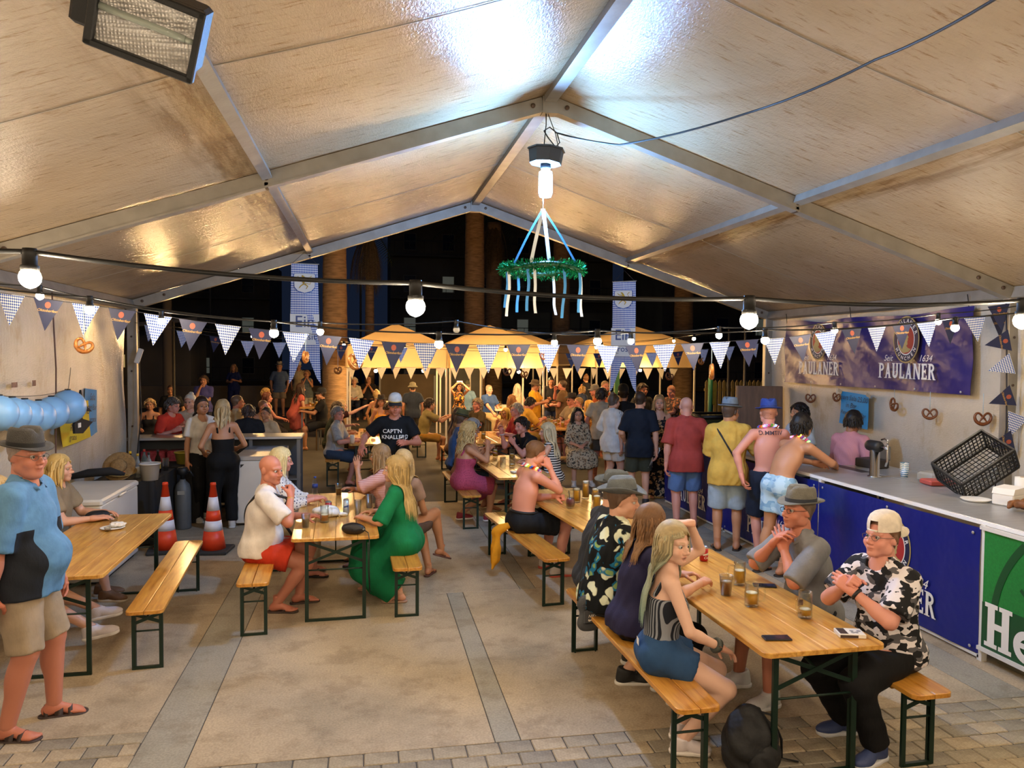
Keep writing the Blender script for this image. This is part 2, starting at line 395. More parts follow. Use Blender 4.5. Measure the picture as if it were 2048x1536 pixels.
def slab_text(m, s, x, z, hgt, y=0.0, sx=1.0):
    W_ = sum(GLY[c][0] for c in s)*hgt*sx; u = x-W_/2
    for c in s:
        for i, poly in enumerate(GLY[c][1]):
            n = len(poly); m.add([(u+px*hgt*sx, y-.0002*i, z+pz*hgt) for px, pz in poly], [tuple(range(n))])
        u += GLY[c][0]*hgt*sx
    return m
M_WHITE_INK = mat('white_ink', '#e6e3dc', .55); M_GOLD_INK = mat('gold_ink', '#a8925c', .5); M_RED_INK = mat('red_ink', '#a32a2a', .5); M_TAN_INK = mat('tan_ink', '#b09a63', .5)
M_NAVY_INK = mat('navy_ink', '#10183f', .5)
def oval(m, rx, rz, y, cx=0, cz=0, n=40): return m.add([(cx+rx*math.cos(2*math.pi*k/n), y, cz+rz*math.sin(2*math.pi*k/n)) for k in range(n)], [tuple(range(n))])
def emblem(par, x, z, k, y=-.012):
    """round brewery emblem: gold and navy oval rings with lettering, red field, monk profile; k = half height"""
    e = oval(MB(), .80*k, k, y, x, z).build('emblem', M_GOLD_INK, par)
    oval(MB(), .745*k, .935*k, y-.001, x, z).build('ring', M_NAVY_INK, e)
    oval(MB(), .53*k, .66*k, y-.002, x, z).build('ring', M_WHITE_INK, e); oval(MB(), .49*k, .61*k, y-.003, x, z).build('field', M_RED_INK, e)
    mk = [(-.44, -.30), (-.30, -.05), (-.22, .02), (-.30, .12), (-.28, .30), (-.16, .42), (.02, .42), (.10, .32), (.10, .20), (.17, .10), (.12, .05), (.13, -.02), (.10, -.08), (.12, -.2), (.04, -.26), (.16, -.36), (.33, -.40), (.18, -.52), (-.1, -.57), (-.3, -.48)]
    MB().add([(x+a*k, y-.004, z+b*k) for a, b in mk], [tuple(range(len(mk)))]).build('monk_profile', M_TAN_INK, e)
    t = MB()
    for i, ch in enumerate('PAULANER'):
        a = 158-(158-22)*i/7; put_text(t, ch, x+.635*k*math.cos(R(a)), z+.80*k*math.sin(R(a)), .23*k, y-.004, .02, 0, a-90)
    for i, ch in enumerate('M\u00dcNCHEN'):
        a = 212+(328-212)*i/6; put_text(t, ch, x+.635*k*math.cos(R(a)), z+.80*k*math.sin(R(a)), .21*k, y-.004, .02, 0, a+90)
    t.build('lettering', M_WHITE_INK, e)
    return e
# ------------------------------------------------------------------ festoon lights and lamps
M_BLACK = mat('black_rubber', '#111214', .55); M_GLASS_ON = emis('bulb_glow', WARM, BULB_W); M_GLASS_OFF = mat('bulb_off', '#b9b6ad', .25)
M_AMB_ON = emis('bulb_amber', AMBER, BACK_W)
def bulb_mesh(r, lit):
    gl = MB().lathe([(.001, -r*2.05)]+[(r*math.sin(R(a)), -r-r*math.cos(R(a))) for a in range(25, 141, 23)]+[(r*.55, -.004)], n=10).mesh('glass')
    so = MB().lathe([(.0, .055), (r*.62, .055), (r*.66, .04), (r*.66, .006), (r*.82, .004), (r*.8, -.012), (r*.55, -.014)], n=14).mesh('socket')
    return gl, so
_BM = {}
def bulb(x, y, z, label, r=.029, kind='warm', group='festoon bulbs', hang=0):
    key = (r, kind)
    if key not in _BM:
        gl, so = bulb_mesh(r, kind); gl.materials.append({'warm': M_GLASS_ON, 'off': M_GLASS_OFF, 'amber': M_AMB_ON}[kind]); so.materials.append(M_BLACK); _BM[key] = (gl, so)
    gl, so = _BM[key]
    e = empty('light_bulb', (x, y, z), 0, label, 'light bulb', group)
    link('glass', gl, None, e); link('socket', so, None, e)
    if hang: MB().tube([(0, 0, .05), (0, 0, hang)], .004, 4).build('cord', M_BLACK, e)
    return e
def cable(name, pts, r, label, m=None, seg=8, group=None):
    P = []
    for a, b in zip(pts[:-1], pts[1:]):
        a, b = np.array(a, float), np.array(b, float); d = np.linalg.norm(b-a); sag = .018*d
        for t in np.linspace(0, 1, seg, endpoint=False): P.append(a+(b-a)*t-np.array((0, 0, sag*4*t*(1-t))))
    P.append(np.array(pts[-1], float))
    o = MB().tube(P, r, 6).build(name, m or M_BLACK); tag(o, label, 'cable', group); return o
def festoon(bulbs, y0, ends, r, lab, where, kind='warm', cr=.006):
    pts = [ends[0]]+[(b[0], b[1], b[2]+.045) for b in bulbs]+[ends[1]]
    cable('festoon_cable', pts, cr, lab)
    for i, b in enumerate(bulbs): bulb(b[0], b[1], b[2], where[i] if isinstance(where, list) else where, r, b[3] if len(b) > 3 else kind)
ya = 2.5
festoon([(-3.1, ya, 2.78), (-2.05, ya, 2.70), (-.98, ya, 2.635), (.15, ya, 2.57), (1.31, ya, 2.545), (2.42, ya, 2.56), (3.5, ya, 2.63), (4.6, ya, 2.72), (5.7, ya, 2.84)], ya, ((XL, 2.4, 2.95), (XR, 2.4, 2.98)), .031,
        'thick black festoon cable across the tent nearest the viewer', ['large lit festoon bulb on the nearest cable, beyond the frame at the side']*2+
        ['large lit festoon bulb hanging near the white side wall at upper left', 'large lit festoon bulb hanging over the green dress woman', 'large lit festoon bulb hanging in front of the blue wall banner', 'large lit festoon bulb cut by the right frame edge']+['large lit festoon bulb on the nearest cable, beyond the frame at the side']*3, cr=.008)
yb = 5.1
festoon([(-2.75, yb, 2.80), (-1.67, yb, 2.67), (-.59, yb, 2.54), (.46, yb, 2.48), (1.55, yb, 2.51), (2.8, yb, 2.53), (4.35, yb, 2.64), (5.6, yb, 2.8)], yb, ((XL, yb, 2.95), (XR, yb, 2.95)), .029,
        'second black festoon cable crossing the tent behind the first', ['lit bulb on the second cable, '+w for w in ('beyond the left frame edge', 'over the left tent wall', 'over the barmaids', 'left of the wreath', 'under the wreath', 'over the bar queue', 'over the left printed logo', 'over the right printed logo')])
yc = 6.55
festoon([(-2.5, yc, 2.84), (-1.62, yc, 2.66), (-.39, yc, 2.59), (.74, yc, 2.62, 'off'), (1.6, yc, 2.52), (2.3, yc, 2.54), (3.14, yc, 2.60), (4.3, yc, 2.66), (5.4, yc, 2.76)], yc, ((XL, yc, 2.96), (XR, yc, 2.96)), .029,
        'third black festoon cable along the pennant line', ['bulb on the pennant cable, '+w for w in ('nearest the left wall', 'beside the rear left post', 'before the left hanging banner', 'unlit, over the captain shirt man', 'left of the right hanging banner', 'before the right hanging banner', 'over the red polo man', 'over the blue hat man', 'nearest the right wall')])
for yy, nm in ((0.1, 'above the stage'), (-1.9, 'behind the stage')):
    festoon([(-2.6+1.15*i, yy, 2.78) for i in range(8)], yy, ((XL, yy, 2.95), (XR, yy, 2.95)), .031, 'black festoon cable strung '+nm, 'lit festoon bulb strung '+nm)
# cold lamp with the wreath below it
M_COLD = emis('cold_lamp', COLD, LAMP_W)
lp = empty('pendant_lamp', (X0-.03, 6.98, 4.2), 0, 'cold white tubular lamp under a dark octagonal housing at the ridge', 'lamp')
MB().lathe([(.0, .075), (.175, .075), (.18, .06), (.165, .055), (.15, -.06), (.0, -.065)], n=8, smooth=False, rot=rotm('Y', 4)).build('housing', mat('lamp_housing', '#2d3036', .5), lp)
MB().lathe([(.045, -.065), (.05, -.09), (.04, -.12)], n=16).build('socket', M_BLACK, lp)
MB().lathe([(.03, -.12), (.058, -.135), (.062, -.17), (.062, -.33), (.05, -.36), (.0, -.37)], n=18).build('tube', M_COLD, lp)
MB().tube([(0, 0, .45), (.0, 0, .30), (-.02, 0, .075)], .005, 5).tube([(0, 0, .44), (.09, 0, .22), (.13, .02, .075)], .004, 5).build('chain', M_BLACK, lp)
MB().tube([(-.02, 0, .24), (.03, -.02, .27), (.10, -.02, .22), (.13, 0, .14), (.09, .0, .10), (.02, 0, .18), (-.02, 0, .24)], .006, 5).build('power_lead', M_BLACK, lp)
cable('lamp_cable', [(1.70, 6.95, 4.42), (2.12, 6.4, 4.19), (2.70, 5.2, 4.14), (2.84, 4.0, 4.08), (2.71, 3.0, 3.965), (2.6, 2.05, 4.25)], .008, 'black lamp cable sagging under the right roof slope', seg=6)
# disused strobe floodlight near the viewer, upper left
fl = empty('floodlight', (-.67, 2.6, 3.40), 0, 'black rectangular strobe floodlight hanging at the upper left corner', 'floodlight')
Mf = rotm('Z', 6) @ rotm('Y', 17) @ rotm('X', 32)
hs = MB().box((0, .067, 0), (.30, .13, .205), bev=.012); hs2 = MB()
for (c, d) in (((0, -.04, .100), (.325, .03, .022)), ((0, -.04, -.100), (.325, .03, .022)), ((.152, -.04, 0), (.022, .03, .22)), ((-.150, -.04, 0), (.026, .03, .22))): hs2.box(c, d, bev=.004)
for m_, nm, mm in ((hs, 'housing', mat('flood_black', '#17181a', .5, bump=.2, bs=120)), (hs2, 'bezel', mat('flood_black', '#17181a', .5))):
    m_.v = [tuple(p) for p in np.array(m_.v) @ Mf.T]; m_.build(nm, mm, fl)
mr, N_, L_, B_ = nt('hammered_reflector'); B_.inputs['Metallic'].default_value = .45; B_.inputs['Roughness'].default_value = .35; B_.inputs['Base Color'].default_value = (.72, .70, .68, 1)
vo = N_.new('ShaderNodeTexVoronoi'); vo.inputs['Scale'].default_value = 95; vo.inputs['Randomness'].default_value = .15; L_.new(coords(N_, L_), vo.inputs[0]); addbump(N_, L_, B_, vo.outputs['Distance'], .9, .01)
rf = MB(); V = []
for i in range(25):
    for j in range(13): u_, w_ = i/24*2-1, j/12*2-1; V.append((u_*.142, -.034+.02*(1-w_*w_), w_*.092))
rf.add(V, [(i*13+j, i*13+j+1, i*13+j+14, i*13+j+13) for i in range(24) for j in range(12)], True)
tb = MB().tube([(-.135, -.035, .012), (.115, -.035, .012)], .011, 10).tube([(.115, -.035, .012), (.14, -.035, .012)], .009, 8)
for m_, nm, mm in ((rf, 'reflector', mr), (tb, 'flash_tube', mat('flash_tube', '#9aa39a', .1, spec=.8))):
    m_.v = [tuple(p) for p in np.array(m_.v) @ Mf.T]; m_.build(nm, mm, fl)
br = MB().box((-.19, .05, .0), (.07, .12, .15), bev=.01).tube([(-.2, .06, .03), (-.27, .06, .1), (-.30, .05, .3), (-.28, .05, .5)], .008, 6).tube([(-.2, .09, .03), (-.25, .09, .12), (-.26, .09, .32), (-.28, .05, .5)], .008, 6)
br.v = [tuple(p) for p in np.array(br.v) @ Mf.T]; br.build('mounting_bracket', mat('flood_black', '#17181a', .5), fl)
# ------------------------------------------------------------------ beer tables and benches
def m_wood(name, a, b, c, coat=.5):
    m, N, L, B = nt(name); oi = N.new('ShaderNodeObjectInfo'); tc = N.new('ShaderNodeTexCoord')
    vm = N.new('ShaderNodeVectorMath'); vm.operation = 'MULTIPLY_ADD'; vm.inputs[1].default_value = (1, 1, 1); cx = N.new('ShaderNodeCombineXYZ')
    ml = N.new('ShaderNodeMath'); ml.operation = 'MULTIPLY'; ml.inputs[1].default_value = 37.0; L.new(oi.outputs['Random'], ml.inputs[0])
    for i in range(3): L.new(ml.outputs[0], cx.inputs[i])
    L.new(tc.outputs['Object'], vm.inputs[0]); L.new(cx.outputs[0], vm.inputs[2])
    mp = N.new('ShaderNodeMapping'); mp.inputs['Scale'].default_value = (14, 1.1, 14); L.new(vm.outputs[0], mp.inputs[0])
    n = noise(N, L, mp.outputs[0], 2.2, 6, .62); n2 = noise(N, L, vm.outputs[0], 2.4, 3)
    r = ramp(N, L, n.outputs[0], [(.30, a), (.48, b), (.68, c)])
    r2 = ramp(N, L, n2.outputs[0], [(.3, (.80, .76, .70)), (.65, (1.05, 1.03, 1.0))])
    x = mixc(N, L, 1, r.outputs[0], r2.outputs[0], 'MULTIPLY')
    vo = N.new('ShaderNodeTexVoronoi'); vo.inputs['Scale'].default_value = 2.3; mp2 = N.new('ShaderNodeMapping'); mp2.inputs['Scale'].default_value = (2.2, .8, 1); L.new(vm.outputs[0], mp2.inputs[0]); L.new(mp2.outputs[0], vo.inputs[0])
    kn = ramp(N, L, vo.outputs['Distance'], [(.0, (.22, .13, .07)), (.035, (.4, .28, .18)), (.06, (1, 1, 1)), (1, (1, 1, 1))])
    L.new(mixc(N, L, .85, x, kn.outputs[0], 'MULTIPLY'), B.inputs['Base Color'])
    B.inputs['Roughness'].default_value = .38; B.inputs['Coat Weight'].default_value = coat; B.inputs['Coat Roughness'].default_value = .18
    addbump(N, L, B, n.outputs[0], .12, .004); return m
M_WOOD = m_wood('varnished_pine', '#a8722e', '#cb9544', '#dbab58'); M_WOODB = m_wood('varnished_bench', '#a46a26', '#c58a36', '#d69f48')
M_GREEN = mat('green_steel', '#12291f', .42, .2)
def plank(w, L_, t, corner):
    """board lying in xy, top at z=0; corner: -1/0/1 which side has the rounded outer corners"""
    r = .045; x, y = w/2, L_/2; pts = []
    def arc(cx, cy, a0): return [(cx+r*math.cos(R(a0+18*k)), cy+r*math.sin(R(a0+18*k))) for k in range(6)]
    pts += arc(x-r, y-r, 0) if corner > 0 else [(x, y)]
    pts += arc(-x+r, y-r, 90) if corner < 0 else [(-x, y)]
    pts += arc(-x+r, -y+r, 180) if corner < 0 else [(-x, -y)]
    pts += arc(x-r, -y+r, 270) if corner > 0 else [(x, -y)]
    n = len(pts); b = .004; V = []; c = np.array(pts)
    for zz, k in ((-t, .996), (-t+b, 1), (-b, 1), (0, .0)):
        sc_ = np.ones(2) if k else np.array([(x-b)/x, (y-b)/y])
        V += [(p[0]*sc_[0], p[1]*sc_[1], zz) for p in c]
    F = [tuple(range(n-1, -1, -1)), tuple(range(3*n, 4*n))]+[(i*n+k, i*n+(k+1) % n, (i+1)*n+(k+1) % n, (i+1)*n+k) for i in range(3) for k in range(n)]
    return MB().add(V, F)
def leg_frames(par, xs, h, ly, brace_h, th=.032):
    for sy in (-1, 1):
        yy = sy*ly
        for sx in (-1, 1):
            l = MB().box((sx*xs, yy, h/2), (th, th*.6, h)).box((sx*(xs-th*.35), yy-sy*th*.5, h/2), (th*.3, th, h)).build('leg', M_GREEN, par)
        MB().box((0, yy, .012), (2*xs, th*.8, .02)).build('foot_bar', M_GREEN, par)
        b = MB().bar((-xs, yy, h-.03), (xs, yy+.002, h-brace_h), .024, .006, (0, 1, 0)).bar((xs, yy-.008, h-.03), (-xs, yy-.006, h-brace_h), .024, .006, (0, 1, 0)).build('cross_brace', M_GREEN, par)
        MB().tube([(-xs, yy, h-brace_h-.06), (xs, yy, h-brace_h-.06)], .007, 6).build('rod', M_GREEN, par)
        MB().bar((0, yy-sy*.01, h-brace_h*.55), (0, yy-sy*(.40 if h > .6 else .26), h-.012), .012, .012).build('folding_strut', M_GREEN, par)
def make_table(w=.76, L_=2.2, H=.77, nb=4):
    e = empty('beer_table')
    pw = w/nb
    for i in range(nb):
        o = plank(pw-.0025, L_, .028, -1 if i == 0 else (1 if i == nb-1 else 0)).build('plank', M_WOOD, e, (-w/2+pw*(i+.5), 0, H))
    for yy in (-.82, 0, .82): MB().box((0, yy, H-.045), (w-.1, .07, .03)).build('batten', M_WOOD, e)
    leg_frames(e, .25, H-.03, L_/2-.11, .22); return e
def make_bench(H=.48):
    e = empty('beer_bench'); w = .265
    for i in (0, 1): plank(w/2-.004, 2.2, .028, -1 if i == 0 else 1).build('plank', M_WOODB, e, (-w/4+i*w/2, 0, H))
    for yy in (-.85, 0, .85): MB().box((0, yy, H-.042), (w-.05, .06, .025)).build('batten', M_WOODB, e)
    leg_frames(e, .095, H-.03, .97, .10, .028); return e
T_proto, B_proto = make_table(), make_bench(); first = [True, True]
def table(x, y, rz, label):
    o = T_proto if first[0] else copy_tree(T_proto); first[0] = False; o.location = (x, y, 0); o.rotation_euler = (0, 0, R(rz)); return tag(o, label, 'table', 'folding beer tables')
def bench(x, y, rz, label):
    o = B_proto if first[1] else copy_tree(B_proto); first[1] = False; o.location = (x, y, 0); o.rotation_euler = (0, 0, R(rz)); return tag(o, label, 'bench', 'folding beer benches')
table(2.47, 4.90, 1.5, 'varnished beer table nearest the viewer, with beer mugs and two phones')
table(-.32, 7.95, 2.0, 'beer table between the bald man and the green dress woman')
table(-2.29, 7.05, 1.0, 'beer table with a paper plate, behind the man in blue shirt')
table(2.22, 7.85, 6.0, 'beer table of the shirtless man with the flower garland')
table(1.99, 10.95, 3.0, 'beer table between the pink dress woman and the man in black polo')
table(.0, 14.95, 2.0, 'beer table of the grey shirt man behind the captain shirt man')
table(2.28, 14.75, 2.0, 'beer table with a mug, in front of the man in red jersey')
table(4.10, 17.15, 0, 'beer table crowded with glasses under the pale canopies')
table(.55, 18.6, 0, 'far beer table under the pale canopy behind the cap man')
bench(1.74, 4.93, 1.5, 'bench the girl with green hair sits on, nearest the viewer')
bench(3.13, 4.87, 1.5, 'bench under the man in camouflage shirt')
bench(-1.70, 7.08, 4.0, 'empty bench between the traffic cones and the viewer')
bench(-2.98, 7.05, 1.0, 'bench behind the table with the paper plate')
bench(-.99, 7.66, 2.5, 'bench under the bald man in white shirt')
bench(.31, 7.92, 2.0, 'bench under the woman in green dress')
bench(1.62, 8.0, 6.5, 'bench under the shirtless man, yellow cloth hanging from it')
bench(2.86, 7.9, 6.0, 'bench on the bar side of the shirtless man')
bench(1.34, 11.3, 2.0, 'bench under the curly blonde woman in pink')
bench(2.62, 11.1, 3.0, 'bench under the man in black polo')
bench(-.66, 15.0, 2.0, 'bench under the man in grey striped shirt')
bench(.64, 15.2, 2.0, 'bench behind the captain shirt man')
bench(1.62, 14.8, 2.0, 'bench under the long-haired woman behind the pink dress woman')
bench(2.93, 15.0, 2.0, 'bench under the man in red jersey')
bench(3.44, 17.2, 0, 'bench under the man in yellow holding a phone')
bench(4.76, 17.2, 0, 'bench under the man with hat and sunglasses')
bench(3.85, 13.75, 82, 'crosswise bench under the dark-haired woman in floral dress')
bench(-.1, 18.6, 0, 'far bench under the canopy, woman in hat on it')
bench(1.2, 18.6, 0, 'far bench under the canopy behind the cap man')

# ------------------------------------------------------------------ things on the tables
def m_clear(name, tint, gl, rough):
    m, N, L, B = nt(name); t = N.new('ShaderNodeBsdfTransparent'); t.inputs[0].default_value = (*tint, 1); g = N.new('ShaderNodeBsdfGlossy'); g.inputs['Roughness'].default_value = rough
    lw = N.new('ShaderNodeLayerWeight'); lw.inputs[0].default_value = gl; mx = N.new('ShaderNodeMixShader'); L.new(lw.outputs['Facing'], mx.inputs[0]); L.new(t.outputs[0], mx.inputs[1]); L.new(g.outputs[0], mx.inputs[2]); L.new(mx.outputs[0], N['Material Output'].inputs[0]); return m
M_GLASS = m_clear('clear_glass', (.93, .95, .93), .22, .06); M_PLASTIC = m_clear('clear_plastic', (.88, .89, .88), .30, .25)
M_BEER = mat('beer', '#e0a02a', .08, trans=.25); M_BEERD = mat('amber_beer', '#c8782a', .08, trans=.25); M_FOAM = mat('beer_foam', '#f3ead8', .7, bump=.2, bs=200)
M_COLA = mat('dark_drink', '#2a120c', .1); M_WATER = mat('water', '#dfe9ee', .03, trans=.9)
def lathe_part(name, prof, m, par, n=20, smooth=True): return MB().lathe(prof, n=n, smooth=smooth).build(name, m, par)
def mug(x, y, z, label, level=.75, r=.043, h=.165, drink=M_BEER, foam=.012, rz=0, logo=True, group='beer mugs'):
    e = empty('beer_mug', (x, y, z), R(rz), label, 'mug', group); w = .005
    lathe_part('glass', [(r*.92, 0), (r*1.02, .01), (r, h*.3), (r, h*.62), (r*.93, h*.70), (r*.96, h), (r*.96-w*.6, h), (r*.93-w, h*.7), (r-w, h*.62), (r-w, .02), (.001, .016)], M_GLASS, e)
    lv = .02+(h-.03)*level
    if level > .02: lathe_part('beer', [(.0, .0175), (r-w-.0008, .021), (r-w-.0008, min(lv, h*.62)), (r*.93-w-.0008, max(min(lv, h*.7), h*.62) if lv > h*.62 else lv), (r*.93-w-.0008, lv), (.0, lv)], drink, e)
    if foam: lathe_part('foam', [(0, lv+.0005), (r*.93-w-.001, lv+.0005), (r*.93-w-.001, lv+foam), (r*.5, lv+foam+.004), (0, lv+foam+.005)], M_FOAM, e)
    MB().tube([(r*.95, 0, h*.82), (r+.03, 0, h*.80), (r+.038, 0, h*.5), (r+.028, 0, h*.24), (r*.97, 0, h*.22)], .0065, 8).build('handle', M_GLASS, e)
    if logo:
        V = []
        for a in np.linspace(-35, 35, 9):
            for zz in (h*.38, h*.60): V.append(((r+.0008)*math.sin(R(a)), -(r+.0008)*math.cos(R(a)), zz))
        MB().add(V, [(i*2, i*2+2, i*2+3, i*2+1) for i in range(8)]).build('printed_mark', mat('mug_print', '#6b2a2a', .5), e) if logo == 2 else None
    return e
def cup(x, y, z, label, level=.7, r=.040, h=.13, drink=M_BEERD, foam=.006, group='plastic cups'):
    e = empty('plastic_cup', (x, y, z), 0, label, 'cup', group); w = .0022; b = r*.74
    lathe_part('cup_wall', [(b, 0), (r, h-.004), (r+.003, h-.002), (r+.002, h), (r-w, h-.003), (b-w, .006), (.001, .006)], M_PLASTIC, e)
    if level > 0:
        lv = .008+(h-.02)*level; rl = b+(r-b)*lv/h-w-.001
        lathe_part('drink', [(0, .008), (b-w-.001, .0085), (rl, lv), (0, lv)], drink, e)
        if foam: lathe_part('foam', [(0, lv+.0003), (rl, lv+.0003), (rl+.001, lv+foam), (0, lv+foam)], M_FOAM, e)
    return e
def can(x, y, z, label, c, c2='#e4e2de', h=.115, r=.033, txt=None):
    e = empty('drink_can', (x, y, z), R(20), label, 'can', 'drink cans'); al = mat('can_metal', '#b9b9bb', .3, .9)
    lathe_part('can_wall', [(r*.8, 0), (r, .01), (r, h-.012)], mat('can_'+c.lstrip('#'), c, .3, .3), e); lathe_part('can_top', [(r, h-.012), (r*.84, h), (r*.8, h-.004), (.0, h-.004)], al, e)
    V = [((r+.0006)*math.sin(R(a)), -(r+.0006)*math.cos(R(a)), zz) for a in np.linspace(-60, 30, 9) for zz in (h*.45+.0006*a*.1, h*.58+.0006*a*.25)]
    MB().add(V, [(i*2, i*2+2, i*2+3, i*2+1) for i in range(8)]).build('wave_mark', mat('can_mark_'+c2.lstrip('#'), c2, .4), e)
    if txt:
        m = put_text(MB(), txt, 0, h*.27, .028, 0, .01, .2)
        m.v = [((r+.001)*math.sin(vx/r), -(r+.001)*math.cos(vx/r), vz) for vx, vy, vz in m.v]; m.build('lettering', M_WHITE_INK, e)
    return e
def phone(x, y, z, rz, label, case='#15161a', pic=None):
    e = empty('phone', (x, y, z), R(rz), label, 'phone', 'phones')
    MB().box((0, 0, .0045), (.076, .158, .009), bev=.004).build('case', mat('phone_case_'+case.lstrip('#'), case, .4), e)
    MB().box((0, 0, .0093), (.070, .150, .001)).build('screen', mat('phone_screen', '#1b2434', .1, spec=.6, var=.3, vs=20), e); return e
TZ = .771
mug(2.66, 4.29, TZ, 'nearly empty beer mug in front of the camouflage shirt man', .24, foam=.004, rz=200, logo=2)
mug(2.44, 4.55, TZ, 'half full beer mug on the nearest table beside the plastic cup', .55, foam=.004, rz=-20, h=.15, r=.046)
mug(2.58, 4.99, TZ, 'printed beer mug beside the clasped hands of the grey shirt man', .6, foam=.004, rz=160, logo=2)
cup(2.38, 4.79, TZ, 'plastic cup of amber beer on the nearest table', .72, h=.135, r=.046)
can(2.60, 5.62, TZ, 'red cola can beside the elbow of the girl with green hair', '#b01f22', txt='Cola')
phone(2.30, 3.99, TZ, 82, 'dark phone near the front edge of the nearest table'); phone(2.74, 4.93, TZ, 70, 'black phone lying beside the grey shirt man')
pk = empty('card_box', (2.75, 3.97, TZ), R(-15), 'flat white box with dark print on the nearest table corner', 'box')
MB().box((0, 0, .012), (.15, .105, .024), bev=.003).build('box_body', mat('cig_white', '#dcd8d2', .5), pk); MB().box((-.045, -.0, .0246), (.045, .09, .0008)).build('dark_print', mat('cig_print', '#3a2c2a', .5), pk); MB().box((-.02, -.0535, .011), (.10, .001, .015)).build('dark_print', mat('cig_print', '#3a2c2a', .5), pk)
m_ = MB()
for i in range(4): m_.lathe([(0, 0), (.012, 0), (.012, .0006), (0, .0008)], n=10, c=(.01+.02*(i % 3), -.02+.025*(i // 2), .0242))
m_.build('round_print', mat('cig_grey', '#8f8f96', .5), pk)
# bald man's table
cup(-.57, 7.29, TZ, 'plastic cup of dark drink before the bald man', .62, drink=M_COLA, foam=0, h=.125)
mug(-.41, 7.48, TZ, 'half full printed mug on the bald man\'s table', .38, drink=M_BEERD, foam=.005, rz=30)
can(-.22, 7.86, TZ, 'silver drink can beside the white plastic bag', '#a9adb0', '#3a4a7a', h=.15, r=.03)
cup(-.10, 7.78, TZ, 'empty slim plastic cup beside the silver can', 0, r=.033, h=.15)
cup(-.33, 8.91, TZ, 'plastic cup of amber beer at the far end of the bald man\'s table', .6, h=.13)
cup(.01, 8.12, TZ, 'clear plastic cup before the green dress woman', .0, h=.14, r=.04)
can(-.40, 8.02, TZ, 'red can behind the white plastic bag', '#a02028', h=.1)
wb_ = empty('water_bottle', (-.60, 9.02, TZ), 0, 'small water bottle with blue label and cap', 'bottle')
lathe_part('bottle_wall', [(.028, 0), (.032, .01), (.032, .05), (.030, .06), (.032, .07), (.032, .125), (.024, .155), (.012, .175), (.012, .185)], M_PLASTIC, wb_); lathe_part('bottle_label', [(.0326, .07), (.0326, .115)], mat('bottle_label', '#2c3f86', .5), wb_); lathe_part('cap', [(0, .2), (.015, .2), (.015, .182), (0, .182)], mat('cap_blue', '#24408c', .4), wb_)
def blob(name, c, r, sq, seed, m, par=None, amp=.18, f=9, h=.008, z0=0):
    g_ = Grid(A3(*c)-A3(*r)*1.4, A3(*c)+A3(*r)*1.4, h); g_.add(ell(c, r)); v, q = snets(g_)
    v = (v-A3(*c))*(1+amp*snoise((v-A3(*c))/max(r), f, seed))[:, None]+A3(*c); v[:, 2] = np.maximum(v[:, 2], z0)
    return link(name, npmesh(name, v, q), m, par)
LATE = []
def late(fn): LATE.append(fn)
